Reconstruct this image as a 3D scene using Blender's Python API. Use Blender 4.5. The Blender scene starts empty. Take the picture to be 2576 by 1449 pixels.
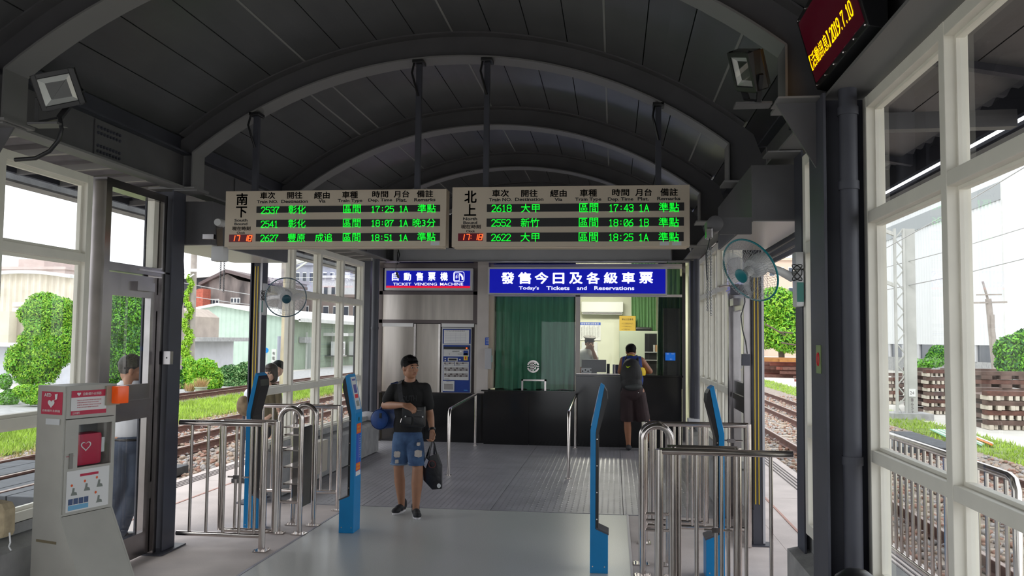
import bpy, bmesh, math, random
import numpy as np
from mathutils import Vector, Matrix
random.seed(7); RNG = np.random.default_rng(7)
C = bpy.context.scene.collection
PI = math.pi
# ------------------------------------------------------------------ camera, world, lights, exposure
IW, IH, FPX = 2576, 1449, 2140.0
YAW, PITCH, ROLL = 0.11965851, 0.06039441, 0.01042835
CAM = Vector((0, 0, 1.75))
_f = Vector((-math.sin(YAW)*math.cos(PITCH), math.cos(YAW)*math.cos(PITCH), math.sin(PITCH)))
_r = Vector((math.cos(YAW), math.sin(YAW), 0)); _u = _r.cross(_f)
CR = math.cos(ROLL)*_r + math.sin(ROLL)*_u; CU = -math.sin(ROLL)*_r + math.cos(ROLL)*_u; CF = _f
cd = bpy.data.cameras.new('camera'); cam = bpy.data.objects.new('camera', cd); C.objects.link(cam)
cd.sensor_width = 36; cd.lens = 36*FPX/IW; cd.clip_end = 600
cam.matrix_world = Matrix(((CR.x, CU.x, -CF.x, CAM.x), (CR.y, CU.y, -CF.y, CAM.y), (CR.z, CU.z, -CF.z, CAM.z), (0, 0, 0, 1)))
bpy.context.scene.camera = cam
sc = bpy.context.scene
sc.view_settings.view_transform = 'Standard'; sc.view_settings.look = 'None'; sc.view_settings.gamma = 1
sc.view_settings.use_curve_mapping = False; sc.view_settings.exposure = 0.55
world = bpy.data.worlds.new('overcast_sky'); sc.world = world; world.use_nodes = True
wn = world.node_tree; bg = wn.nodes['Background']; bg.inputs[1].default_value = 1.55
tc = wn.nodes.new('ShaderNodeTexCoord'); mp = wn.nodes.new('ShaderNodeMapping'); mp.inputs['Scale'].default_value = (1, 1, 3)
nz = wn.nodes.new('ShaderNodeTexNoise'); nz.inputs['Scale'].default_value = 2.2; nz.inputs['Detail'].default_value = 4
rp = wn.nodes.new('ShaderNodeValToRGB'); rp.color_ramp.elements[0].color = (0.80, 0.85, 0.93, 1); rp.color_ramp.elements[1].color = (1, 1, 1, 1)
rp.color_ramp.elements[0].position = .3; rp.color_ramp.elements[1].position = .7
wn.links.new(tc.outputs['Generated'], mp.inputs[0]); wn.links.new(mp.outputs[0], nz.inputs['Vector'])
wn.links.new(nz.outputs[0], rp.inputs[0]); wn.links.new(rp.outputs[0], bg.inputs[0])
sd = bpy.data.lights.new('hazy_sun', 'SUN'); sd.energy = 0.9; sd.angle = math.radians(25); sd.color = (1, .97, .92)
sun = bpy.data.objects.new('hazy_sun', sd); C.objects.link(sun); sun.rotation_euler = (math.radians(38), math.radians(-22), 0)

def W(x, y, X=None, Y=None, Z=None):
    v = (x-IW/2)*CR - (y-IH/2)*CU + FPX*CF
    t = (X-CAM.x)/v.x if X is not None else ((Y-CAM.y)/v.y if Y is not None else (Z-CAM.z)/v.z)
    return CAM + t*v
# ------------------------------------------------------------------ materials
MATS = {}
def mat(name, col, rough=.6, metal=0., var=0., vscale=8., bump=0., bscale=60., emit=None, es=1., spec=.5, stretch=None, coords='Object', col2=None):
    if name in MATS: return MATS[name]
    m = bpy.data.materials.new(name); m.use_nodes = True; nt = m.node_tree; b = nt.nodes['Principled BSDF']
    col = (*col, 1); b.inputs['Base Color'].default_value = col; b.inputs['Roughness'].default_value = rough; b.inputs['Metallic'].default_value = metal
    b.inputs['Specular IOR Level'].default_value = spec
    if emit: b.inputs['Emission Color'].default_value = (*emit, 1); b.inputs['Emission Strength'].default_value = es
    if var or bump:
        t = nt.nodes.new('ShaderNodeNewGeometry'); mpn = nt.nodes.new('ShaderNodeMapping'); nt.links.new(t.outputs['Position'], mpn.inputs[0])
        if stretch: mpn.inputs['Scale'].default_value = stretch
    if var:
        n = nt.nodes.new('ShaderNodeTexNoise'); n.inputs['Scale'].default_value = vscale; n.inputs['Detail'].default_value = 5
        nt.links.new(mpn.outputs[0], n.inputs['Vector'])
        r = nt.nodes.new('ShaderNodeValToRGB'); r.color_ramp.elements[0].position = .3; r.color_ramp.elements[1].position = .7
        lo = col2 if col2 else tuple(c*(1-var) for c in col[:3])
        hi = col[:3] if col2 else tuple(min(1, c*(1+var*.6)) for c in col[:3])
        r.color_ramp.elements[0].color = (*lo, 1); r.color_ramp.elements[1].color = (*hi, 1)
        nt.links.new(n.outputs[0], r.inputs[0]); nt.links.new(r.outputs[0], b.inputs['Base Color'])
    if bump:
        n2 = nt.nodes.new('ShaderNodeTexNoise'); n2.inputs['Scale'].default_value = bscale; n2.inputs['Detail'].default_value = 3
        nt.links.new(mpn.outputs[0], n2.inputs['Vector'])
        bp = nt.nodes.new('ShaderNodeBump'); bp.inputs['Strength'].default_value = bump; bp.inputs['Distance'].default_value = .01
        nt.links.new(n2.outputs[0], bp.inputs['Height']); nt.links.new(bp.outputs[0], b.inputs['Normal'])
    MATS[name] = m; return m
def glass_mat():
    m = bpy.data.materials.new('window_glass'); m.use_nodes = True; nt = m.node_tree; nt.nodes.clear()
    o = nt.nodes.new('ShaderNodeOutputMaterial'); mx = nt.nodes.new('ShaderNodeMixShader'); tr = nt.nodes.new('ShaderNodeBsdfTransparent')
    tr.inputs[0].default_value = (.95, .97, .965, 1); gl = nt.nodes.new('ShaderNodeBsdfGlossy'); gl.inputs['Roughness'].default_value = .01
    fr = nt.nodes.new('ShaderNodeFresnel'); ge = nt.nodes.new('ShaderNodeNewGeometry'); ml = nt.nodes.new('ShaderNodeMath'); ml.operation = 'MULTIPLY_ADD'; ml.inputs[1].default_value = 1/1.45-1.45; ml.inputs[2].default_value = 1.45
    nt.links.new(ge.outputs['Backfacing'], ml.inputs[0]); nt.links.new(ml.outputs[0], fr.inputs[0])
    nt.links.new(fr.outputs[0], mx.inputs[0]); nt.links.new(tr.outputs[0], mx.inputs[1]); nt.links.new(gl.outputs[0], mx.inputs[2]); nt.links.new(mx.outputs[0], o.inputs[0])
    return m
GLASS = glass_mat()
M_steel = mat('dark_grey_painted_steel', (.056, .058, .076), .5, 0, .2, 3)
M_rib = mat('grey_painted_rib', (.115, .112, .118), .5, 0, .12, 4)
M_flange = mat('light_grey_paint', (.21, .205, .205), .5)
M_ceil = mat('grey_ceiling_panel', (.095, .095, .100), .33, 0, .12, 2.5, .02, 20)
M_strip = mat('pale_joint_strip', (.26, .255, .25), .5)
M_white = mat('cream_window_paint', (.84, .81, .72), .5, 0, .05, 6)
M_box = mat('pale_grey_sheet', (.50, .50, .53), .35, 0, .06, 3)
M_ss = mat('brushed_stainless', (.52, .49, .47), .2, 1, .12, 30, .02, 200)
M_ssd = mat('dark_stainless_door', (.33, .31, .31), .25, 1, .15, 5)
M_conc = mat('grey_concrete', (.38, .38, .38), .85, 0, .22, 6, .3, 60)
M_concl = mat('pale_concrete', (.62, .57, .54), .85, 0, .12, 3, .2, 50)
M_black = mat('black_granite', (.010, .010, .011), .12, 0, .5, 180)
M_blk = mat('black_plastic', (.012, .012, .014), .35)
M_blue = mat('bright_blue_sheet', (.0, .255, .62), .4, 0, .08, 5)
M_cream = mat('cream_board', (.62, .53, .42), .5)
M_ledbg = mat('dark_led_panel', (.018, .017, .018), .35)
M_green = mat('green_led', (0, .1, 0), .5, emit=(.0, 1, .03), es=1.0)
M_red = mat('red_led', (.1, 0, 0), .5, emit=(1, .10, .02), es=1.5)
M_yel = mat('amber_led', (.1, .05, 0), .5, emit=(1, .50, .0), es=1.7)
M_ink = mat('black_ink', (.012, .012, .014), .5)
M_lit = mat('lit_white_lettering', (.8, .8, .8), .5, emit=(.86, .88, 1), es=.68)
M_litblue = mat('lit_blue_acrylic', (.0, .0, .3), .4, emit=(.0, .003, .30), es=.62)
M_litred = mat('lit_red_acrylic', (.4, .0, .02), .4, emit=(.75, .0, .03), es=.62)
M_sframe = mat('pale_sign_frame', (.55, .55, .56), .35, .3)
# ------------------------------------------------------------------ helpers
LOC = {}
def link(o, parent):
    C.objects.link(o)
    if parent is not None: o.parent = parent
class MB:
    def __init__(s): s.v = []; s.f = []
    def add(s, v, f):
        n = len(s.v); s.v += [Vector(p) for p in v]; s.f += [tuple(i+n for i in q) for q in f]; return s
    def box(s, x0, x1, y0, y1, z0, z1, M=None):
        v = [Vector((x, y, z)) for x in (x0, x1) for y in (y0, y1) for z in (z0, z1)]
        if M is not None: v = [M @ p for p in v]
        return s.add(v, [(0, 1, 3, 2), (4, 6, 7, 5), (0, 4, 5, 1), (2, 3, 7, 6), (0, 2, 6, 4), (1, 5, 7, 3)])
    def bar(s, a, b, w, h, up=(0, 0, 1)):          # box from a to b, w sideways, h along up
        a = Vector(a); b = Vector(b); d = (b-a).normalized(); u = Vector(up); r = d.cross(u).normalized(); u = r.cross(d)
        v = [p + r*sx*w/2 + u*sy*h/2 for p in (a, b) for sx in (-1, 1) for sy in (-1, 1)]
        return s.add(v, [(0, 1, 3, 2), (4, 6, 7, 5), (0, 4, 5, 1), (2, 3, 7, 6), (0, 2, 6, 4), (1, 5, 7, 3)])
    def tube(s, pts, r, n=10, closed=False, cap=True):
        pts = [Vector(p) for p in pts]; m = len(pts); rs = r if isinstance(r, (list, tuple)) else [r]*m
        rings = []; prev = None
        for i, p in enumerate(pts):
            a = pts[(i-1) % m] if (i > 0 or closed) else p; b = pts[(i+1) % m] if (i < m-1 or closed) else p
            d = (b-a).normalized()
            if prev is None:
                q = Vector((0, 0, 1)) if abs(d.z) < .9 else Vector((1, 0, 0)); x = d.cross(q).normalized()
            else:
                x = (prev - d*prev.dot(d)).normalized()
            prev = x; y = d.cross(x)
            rings.append([p + (x*math.cos(2*PI*k/n) + y*math.sin(2*PI*k/n))*rs[i] for k in range(n)])
        v = [q for g in rings for q in g]; f = []
        for i in range(m if closed else m-1):
            j = (i+1) % m
            for k in range(n): f.append((i*n+k, i*n+(k+1) % n, j*n+(k+1) % n, j*n+k))
        if cap and not closed: f += [tuple(range(n))[::-1], tuple((m-1)*n+k for k in range(n))]
        return s.add(v, f)
    def prism(s, poly, a0, a1, axis='y'):          # polygon (2D) extruded along axis from a0 to a1
        n = len(poly)
        mk = {'y': lambda p, t: (p[0], t, p[1]), 'x': lambda p, t: (t, p[0], p[1]), 'z': lambda p, t: (p[0], p[1], t)}[axis]
        v = [mk(p, a0) for p in poly] + [mk(p, a1) for p in poly]
        f = [tuple(range(n)), tuple(range(n, 2*n))[::-1]] + [(i, (i+1) % n, n+(i+1) % n, n+i) for i in range(n)]
        return s.add(v, f)
    def lathe(s, prof, M=None, n=24):              # profile (r, z) about local z
        v = []; f = []
        for r, z in prof:
            for k in range(n):
                p = Vector((r*math.cos(2*PI*k/n), r*math.sin(2*PI*k/n), z)); v.append(M @ p if M is not None else p)
        for i in range(len(prof)-1):
            for k in range(n): f.append((i*n+k, i*n+(k+1) % n, (i+1)*n+(k+1) % n, (i+1)*n+k))
        return s.add(v, f)
    def ell(s, c, r, M=None, n=16, m=10):
        v = []; f = []; c = Vector(c)
        for i in range(m+1):
            t = PI*i/m
            for k in range(n):
                p = Vector((r[0]*math.sin(t)*math.cos(2*PI*k/n), r[1]*math.sin(t)*math.sin(2*PI*k/n), r[2]*math.cos(t)))
                v.append(c + (M @ p if M is not None else p))
        for i in range(m):
            for k in range(n): f.append((i*n+k, (i+1)*n+k, (i+1)*n+(k+1) % n, i*n+(k+1) % n))
        return s.add(v, f)
    def build(s, name, m, parent=None, smooth=False, bevel=0., **pr):
        base = LOC.get(parent.name, Vector((0, 0, 0))) if parent is not None else Vector((0, 0, 0))
        me = bpy.data.meshes.new(name); me.from_pydata([tuple(p-base) for p in s.v], [], s.f)
        bm = bmesh.new(); bm.from_mesh(me); bmesh.ops.remove_doubles(bm, verts=bm.verts, dist=1e-6)
        bmesh.ops.recalc_face_normals(bm, faces=bm.faces)
        if bevel:
            ed = [e for e in bm.edges if len(e.link_faces) == 2 and e.calc_face_angle(0) > .6]
            bmesh.ops.bevel(bm, geom=ed, offset=bevel, segments=2, affect='EDGES', profile=.6)
        bm.to_mesh(me); bm.free()
        if smooth:
            me.shade_smooth()
            if smooth != 2: me.set_sharp_from_angle(angle=math.radians(40))
        me.materials.append(m); o = bpy.data.objects.new(name, me); link(o, parent); LOC[o.name] = base
        for k, v in pr.items(): o[k] = v
        return o
def B(*a, **k): return MB().box(*a, **k)
def T(pts, r, n=10, **k): return MB().tube(pts, r, n, **k)
def npmesh(name, V, F, m, parent=None, smooth=False, **pr):
    base = LOC.get(parent.name, Vector((0, 0, 0))) if parent is not None else Vector((0, 0, 0))
    V = np.asarray(V, np.float32) - np.array(base, np.float32); F = np.asarray(F, np.int32); k = F.shape[1]
    me = bpy.data.meshes.new(name); me.vertices.add(len(V)); me.vertices.foreach_set('co', V.ravel())
    me.loops.add(F.size); me.loops.foreach_set('vertex_index', F.ravel()); me.polygons.add(len(F))
    me.polygons.foreach_set('loop_start', np.arange(0, F.size, k, dtype=np.int32)); me.update(); me.validate()
    if smooth: me.shade_smooth()
    me.materials.append(m); o = bpy.data.objects.new(name, me); link(o, parent); LOC[o.name] = base
    for a, b in pr.items(): o[a] = b
    return o
def thing(name, label, cat, loc, group=None):
    o = bpy.data.objects.new(name, None); C.objects.link(o); o.location = loc; LOC[o.name] = Vector(loc)
    o['label'] = label; o['category'] = cat; o.empty_display_size = .1
    if group: o['group'] = group
    return o
def tag(o, label, cat, group=None, kind=None):
    o['label'] = label; o['category'] = cat
    if group: o['group'] = group
    if kind: o['kind'] = kind
    return o
def struct(name, loc=(0, 0, 0)):
    o = bpy.data.objects.new(name, None); C.objects.link(o); o.location = loc; LOC[o.name] = Vector(loc); o['kind'] = 'structure'; return o
def copies(o, parent, locs, name=None):
    for l in locs:
        c = o.copy(); c.name = name or o.name.split('.')[0]; C.objects.link(c); c.parent = parent; c.location = l
# text, fitted into a rectangle of a plane
_tc = {}
def tmesh(s, off=0., serif=False):
    k = (s, off)
    if k in _tc: return _tc[k]
    cu = bpy.data.curves.new('t', 'FONT'); cu.body = s; cu.offset = off; cu.resolution_u = 3; cu.size = 1
    o = bpy.data.objects.new('t', cu); C.objects.link(o); bpy.context.view_layer.update()
    dg = bpy.context.evaluated_depsgraph_get(); me = bpy.data.meshes.new_from_object(o.evaluated_get(dg))
    V = np.array([v.co[:2] for v in me.vertices]) if len(me.vertices) else np.zeros((0, 2)); F = [tuple(p.vertices) for p in me.polygons]
    bpy.data.objects.remove(o); bpy.data.curves.remove(cu); bpy.data.meshes.remove(me)
    if len(V): V = (V - V.min(0))/np.maximum(V.max(0)-V.min(0), 1e-6)
    _tc[k] = (V, F); return _tc[k]
class TXT:
    def __init__(s): s.v = []; s.f = []; s.it = []
    def put(s, st, o, ex, ey, off=0.):             # unit square maps to o + u*ex + v*ey
        if off > 0 and ord(st[0]) > 256:           # bold Chinese: stacked, slightly shifted outlines
            V, F = tmesh(st, 0.); V = V*np.array([1-1.4*off/len(st), 1-1.4*off]); m_ = len(V)
            sh = [(0, 0), (1.4, 0), (0, 1.4), (1.4, 1.4), (.7, .7)]; V = np.concatenate([V+np.array([a*off/len(st), b*off]) for a, b in sh]); F = [tuple(i+k*m_ for i in q) for k in range(5) for q in F]
        else: V, F = tmesh(st, off)
        o = Vector(o); ex = Vector(ex); ey = Vector(ey); n = len(s.v)
        s.v += [o + ex*float(a) + ey*float(b) for a, b in V]; s.f += [tuple(i+n for i in q) for q in F]; s.it.append((n, len(s.v)))
    def rect(s, o, ex, ey, a, b, c, d):            # filled rectangle in unit coordinates a..b, c..d
        o = Vector(o); ex = Vector(ex); ey = Vector(ey); n = len(s.v)
        s.v += [o+ex*a+ey*c, o+ex*b+ey*c, o+ex*b+ey*d, o+ex*a+ey*d]; s.f.append((n, n+1, n+2, n+3))
    def px(s, st, Y, x0, y0, x1, y1, off=0.):      # upright plane y = Y, corners given in photograph pixels
        a = W(x0, y1, Y=Y); b = W(x1, y0, Y=Y); s.put(st, a, (b.x-a.x, 0, 0), (0, 0, b.z-a.z), off)
    def split(s, name, m, parent):                 # one object per word
        for a, b in s.it:
            q = TXT(); q.v = s.v[a:b]; q.f = [tuple(i-a for i in f) for f in s.f if a <= f[0] < b]
            if q.v: q.build(name, m, parent)
    def build(s, name, m, parent, **pr):
        base = LOC.get(parent.name, Vector((0, 0, 0))); me = bpy.data.meshes.new(name); me.from_pydata([tuple(p-base) for p in s.v], [], s.f)
        me.materials.append(m); o = bpy.data.objects.new(name, me); link(o, parent); LOC[o.name] = base
        for k, v in pr.items(): o[k] = v
        return o
def pbox(Y0, Y1, x0, y0, x1, y1):                  # a box whose front face covers photograph rectangle at depth Y0
    a = W(x0, y1, Y=Y0); b = W(x1, y0, Y=Y0); return B(a.x, b.x, Y0, Y1, a.z, b.z)
# ------------------------------------------------------------------ the hall: floor, roof, columns, windows
XC = -1.3; HS = 2.17; ZS, ZCR = 3.27, 4.02
RR = (HS*HS + (ZCR-ZS)**2)/(2*(ZCR-ZS)); CZ = ZCR-RR; AMAX = math.asin(HS/RR)
RY = [2.3, 4.5, 6.7, 8.9, 11.1, 13.2]
M_terr = mat('grey_terrazzo_floor', (.54, .55, .53), .3, 0, .14, 150, .02, 90)
M_plate = mat('checker_plate_steel', (.40, .39, .42), .42, .3, .2, 2.2)
M_pla = mat('pinkish_platform_concrete', (.66, .59, .56), .8, 0, .13, 2.5, .15, 60)
fl = struct('floor')
B(-2.72, .13, -2, 8.74, -.12, 0).build('terrazzo_slab', M_terr, fl)
B(-3.95, -2.74, -2, 8.74, -.12, -.002).build('side_slab', M_pla, fl); B(.15, 1.45, -2, 8.74, -.12, -.002).build('side_slab', M_pla, fl)
B(-2.74, -2.72, -2, 8.74, -.12, .003).build('joint_strip', mat('seam_metal', (.32, .31, .36), .4, .4), fl); B(.13, .15, -2, 8.74, -.12, .003).build('joint_strip', MATS['seam_metal'], fl)
for k in range(4):
    for j in range(2):
        y0 = 8.745+j*2.78; x0 = -3.95+k*1.35
        B(x0+.003, x0+1.347, y0+.003, y0+2.777, -.12, .004).build('steel_plate', M_plate, fl)
st = []; fa = []
xs = np.arange(-3.9, 1.4, .062); ys = np.arange(8.79, 14.28, .055); n = 0
for i, y in enumerate(ys):
    for j, x in enumerate(xs):
        a = 1 if (i+j) % 2 else -1; dx, dy = .016, .007*a
        st += [(x-dx, y-dy, .004), (x+dy*.5, y-.006, .004), (x+dx, y+dy, .004), (x-dy*.5, y+.006, .004), (x, y, .0085)]
        fa += [(n, n+1, n+4), (n+1, n+2, n+4), (n+2, n+3, n+4), (n+3, n, n+4)]; n += 5
npmesh('tread_studs', st, fa, mat('worn_stud_steel', (.42, .415, .43), .32, .5), fl, kind='stuff')

cl = struct('ceiling')
def shell(s):                                       # s = arc length from the crown along the roof lining
    R2 = RR+.2; smax = R2*math.asin(2.28/R2)
    sg = 1 if s >= 0 else -1; a = abs(s)
    if a <= smax: t = a/R2; x, z = R2*math.sin(t), CZ+R2*math.cos(t); n = (math.sin(t), math.cos(t))
    else:
        t = smax/R2; d = a-smax; q = .17; x = R2*math.sin(t)+d*math.cos(q); z = CZ+R2*math.cos(t)-d*math.sin(q); n = (math.sin(q), math.cos(q))
    return Vector((XC+sg*x, 0, z)), Vector((sg*n[0], 0, n[1]))
PW = .312
for k in range(-12, 12):
    mb = MB(); a, b = k*PW+.004, (k+1)*PW-.004
    p, n1 = shell(a); q, n2 = shell(b); m_, n3 = shell((a+b)/2)
    pts = [p, m_, q, q+n2*.03, m_+n3*.03, p+n1*.03]
    mb.prism([(v.x, v.z) for v in pts], -2, 14.42, 'y').build('ceiling_panel', M_ceil, cl)
mb = MB()
for k in range(-12, 12):
    p, n1 = shell(k*PW); q, n2 = shell((k+1)*PW); mb.prism([((p+n1*.032).x, (p+n1*.032).z), ((q+n2*.032).x, (q+n2*.032).z), ((q+n2*.09).x, (q+n2*.09).z), ((p+n1*.09).x, (p+n1*.09).z)], -2, 14.42)
mb.build('roof_sheet', M_steel, cl)
for s in (-5*PW+.1, -4*PW, 0, 4*PW, 7*PW):
    for j in range(5):
        p, n = shell(s); y0, y1 = RY[j]+.1, RY[j+1]-.1
        if abs(s+5*PW-.1) < .01 and j % 2: continue
        MB().bar((p.x, y0, p.z), (p.x, y1, p.z), .016, .006, n).build('joint_strip', M_strip, cl)
def arcpts(dr, n=40):
    return [(XC+(RR+dr)*math.sin(t), CZ+(RR+dr)*math.cos(t)) for t in np.linspace(-AMAX, AMAX, n)]
for y in RY:
    inn = arcpts(0); out = arcpts(.195)
    poly = [(XC-HS, 2.98), *inn, (XC+HS, 2.98), (XC+HS+.34, 2.98), (XC+HS+.34, 3.22), *out[::-1], (XC-HS-.34, 3.22), (XC-HS-.34, 2.98)]
    # web as quads between inner and outer curves
    mb = MB(); I_ = [(XC-HS, 2.98)]+inn+[(XC+HS, 2.98)]; O_ = [(XC-HS-.34, 2.98)]+[(XC-HS-.34+.0, 3.25)]*0+out+[(XC+HS+.34, 2.98)]
    O_[1] = (XC-HS-.2, 3.36); O_[-2] = (XC+HS+.2, 3.36)
    for i in range(len(I_)-1):
        q = [I_[i], I_[i+1], O_[i+1], O_[i]]; mb.prism(q, y-.006, y+.006)
    web = mb.build('rib_web', M_rib, cl)
    mb = MB()
    for i in range(len(I_)-1):
        a, b = I_[i], I_[i+1]; mx = ((a[0]+b[0])/2, y, (a[1]+b[1])/2)
        nrm = Vector((-(b[1]-a[1]), 0, b[0]-a[0])).normalized()
        mb.bar((a[0], y, a[1]), (b[0], y, b[1]), .2, .012, nrm)
    mb.build('rib_flange', M_flange, cl)
    mb = MB()
    for i in range(1, len(out)): mb.bar((out[i-1][0], y, out[i-1][1]), (out[i][0], y, out[i][1]), .2, .012, (0, 0, 1))
    mb.build('rib_top_flange', M_rib, cl)
    for sx in (-1, 1):
        B(XC+sx*(HS+.16)-.2, XC+sx*(HS+.16)+.2, y-.13, y+.13, 2.962, 2.978).build('cap_plate', M_flange, cl)
# longitudinal beams over the walls
for sx, nm in ((-1, 'trim_1'), (1, 'trim_2')):
    bm_ = struct(nm); x = XC+sx*(HS+.12) if sx < 0 else XC+HS+.3
    for j in range(5):
        y0, y1 = RY[j]+.02, RY[j+1]-.02
        B(min(x, x+sx*.012), max(x, x+sx*.012), y0, y1, 2.985, 3.26).build('beam_web', M_rib, bm_)
        B(x-(.07 if sx < 0 else .13), x+.07, y0, y1, 2.968, 2.984).build('beam_flange', M_flange, bm_); B(x-.07, x+.07, y0, y1, 3.26, 3.275).build('beam_flange', M_steel, bm_)
        B(x-.02+sx*.05, x+.02+sx*.05, y0, y1, 3.275, 3.42).build('purlin', M_steel, bm_)
        for yc in ((y0+y1)/2,):
            B(x-sx*.008-.004, x-sx*.008+.004, yc-.16, yc+.18, 3.0, 3.25).build('splice_plate', M_rib, bm_)
            bb = None; locs = []
            for zr in (3.03, 3.07, 3.16, 3.20):
                for c in range(8): locs.append(Vector((x-sx*.018, yc-.13+c*.037, zr)))
            if nm == 'trim_1' and j == 1 or nm == 'trim_2' and j == 1:
                b0 = MB().lathe([(0, .008), (.009, .008), (.011, 0), (.011, -.008)], Matrix.Rotation(-sx*PI/2, 4, 'Y'), 6).build('bolt', M_steel, bm_)
                b0.location = locs[0]; copies(b0, bm_, locs[1:])
# columns
def column(sx, Y, xin, label, ztop=2.96, hw=.1, dep=.25):
    t = thing('steel_column', label, 'column', (xin+sx*.12, Y, 0), None); s = sx
    x0 = xin; x1 = xin+s*dep
    B(min(x0, x0+s*.014), max(x0, x0+s*.014), Y-hw, Y+hw, .012, ztop).build('inner_flange', M_steel, t, bevel=.002)
    B(min(x1, x1-s*.014), max(x1, x1-s*.014), Y-hw, Y+hw, .012, ztop).build('outer_flange', M_steel, t)
    B(min(x0, x1)+.014, max(x0, x1)-.014, Y-.006, Y+.006, .012, ztop).build('web', M_steel, t)
    B(min(x0, x1)-.05, max(x0, x1)+.05, Y-.2, Y+.2, 0, .012).build('base_plate', M_steel, t)
    if hw > .12 or Y < 5 and sx < 0: MB().prism([(x0, ztop-.34), (x0, ztop), (x0-s*.2, ztop)], Y-.007, Y+.007).build('gusset', M_rib, t)
    B(min(x0-s*.2, x0), max(x0-s*.2, x0), Y-.1, Y+.1, ztop-.01, ztop).build('gusset_plate', M_flange, t)
    return t
column(-1, 4.5, -3.66, 'dark steel column at left edge beneath the floodlight')
cL = column(-1, 6.7, -3.62, 'dark steel column between glass door and left platform opening')
column(-1, 8.84, -3.78, 'dark steel column carrying the left wall fan', dep=.11)
column(-1, 13.0, -3.78, 'dark steel column at far left beside the ticket machine wall')
column(1, 4.355, 1.0, 'broad dark steel column beside the large right windows', hw=.15)
column(1, 5.58, 1.165, 'dark steel column carrying the right wall fan')
column(1, 13.0, 1.13, 'dark steel column right of the ticket counter')
def pipe(x, y, r, z0, z1, label, clampz):
    t = thing('drain_pipe', label, 'pipe', (x, y, z0)); T([(x, y, z0), (x, y, z1)], r, 20).build('pipe', M_steel, t, 1)
    for z in clampz: MB().lathe([(r+.002, z-.02), (r+.006, z-.02), (r+.006, z+.02), (r+.002, z+.02)], Matrix.Translation((x, y, 0)), 20).build('pipe_collar', M_steel, t, 1)
    return t
pipe(1.112, 4.19, .042, 0, 3.1, 'dark round drain pipe on the near right column', (2.86, 2.5, 1.2))
pipe(-3.66, 12.78, .055, .62, 2.98, 'dark round drain pipe at the far left column', (1.9,))
pipe(1.22, 12.8, .05, .62, 2.98, 'dark round drain pipe at the far right column', (1.9,))
for x, y, l in ((-3.7, 12.7, 'pale bracket box under the far left drain pipe'), (1.2, 12.72, 'pale bracket box under the far right drain pipe')):
    t = thing('pipe_bracket', l, 'bracket', (x, y, .58)); B(x-.12, x+.12, y-.04, y+.2, .5, .62).build('plate', M_box, t, bevel=.004)
    MB().lathe([(0, 0), (.012, 0), (.014, -.008)], Matrix.Translation((x+.05, y-.048, .55)) @ Matrix.Rotation(PI/2, 4, 'X'), 12).build('bolt', M_blk, t)
def window(name, X, ys, zs, sx, m=M_white, mw=.06, dep=.1, bead=.022, skip=False):
    t = struct(name, (X, (ys[0]+ys[-1])/2, zs[0])); xi, xo = sorted((X, X+sx*dep)); xb, xc = sorted((X+sx*dep*.45, X+sx*dep*.8))
    for y in ys[1 if skip else 0:]: B(xi, xo, y-mw/2, y+mw/2, zs[0]-mw/2, zs[-1]+mw/2).build('mullion', m, t, bevel=.003)
    for i in range(len(ys)-1):
        a, b = ys[i]+mw/2, ys[i+1]-mw/2
        for z in zs: B(xi+.002, xo-.002, a, b, z-mw/2, z+mw/2).build('rail', m, t, bevel=.003)
        for j in range(len(zs)-1):
            c, d = zs[j]+mw/2, zs[j+1]-mw/2; mb = MB()
            mb.box(xb, xc, a, a+bead, c, d); mb.box(xb, xc, b-bead, b, c, d); mb.box(xb, xc, a+bead, b-bead, c, c+bead); mb.box(xb, xc, a+bead, b-bead, d-bead, d)
            mb.build('glazing_bead', m, t)
            gx = X+sx*dep*.62
            MB().add([(gx, a+.01, c+.01), (gx, b-.01, c+.01), (gx, b-.01, d-.01), (gx, a+.01, d-.01)], [(0, 1, 2, 3)]).build('pane', GLASS, t)
    return t
window('window_1', -3.72, [-1.9, -.9, .1, 1.1, 2.1], [.6, 1.195, 2.295, 2.86], -1)
window('window_2', -3.72, [2.5, 3.4, 4.28], [.6, 1.195, 2.295, 2.86], -1)
window('window_3', -3.72, [4.75, 5.63], [.6, 1.195, 2.295, 2.86], -1, mw=.06, dep=.08)
window('window_4', -3.75, [8.93, 9.66, 10.58, 11.5, 12.45], [.56, 1.155, 2.275, 2.86], -1, mw=.07, bead=.014, skip=True)
window('window_5', 1.19, [-1.9, -.9, .1, 1.1, 2.1], [.65, 1.225, 2.345, 2.90], 1)
window('window_6', 1.19, [2.3, 3.235, 4.2], [.65, 1.225, 2.345, 2.90], 1, mw=.055, dep=.085, bead=.014)
window('window_7', 1.17, [4.62, 5.43], [.62, 1.21, 2.33, 2.88], 1, mw=.07)
window('window_8', 1.21, [8.93, 9.62, 10.3, 10.98, 11.66, 12.34], [.58, 1.22, 2.36, 2.88], 1, mw=.07, dep=.12)
# screws on the near right frame
sc_ = MB().lathe([(0, -.004), (.007, -.004), (.009, 0)], Matrix.Rotation(PI/2, 4, 'Y'), 10)
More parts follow.
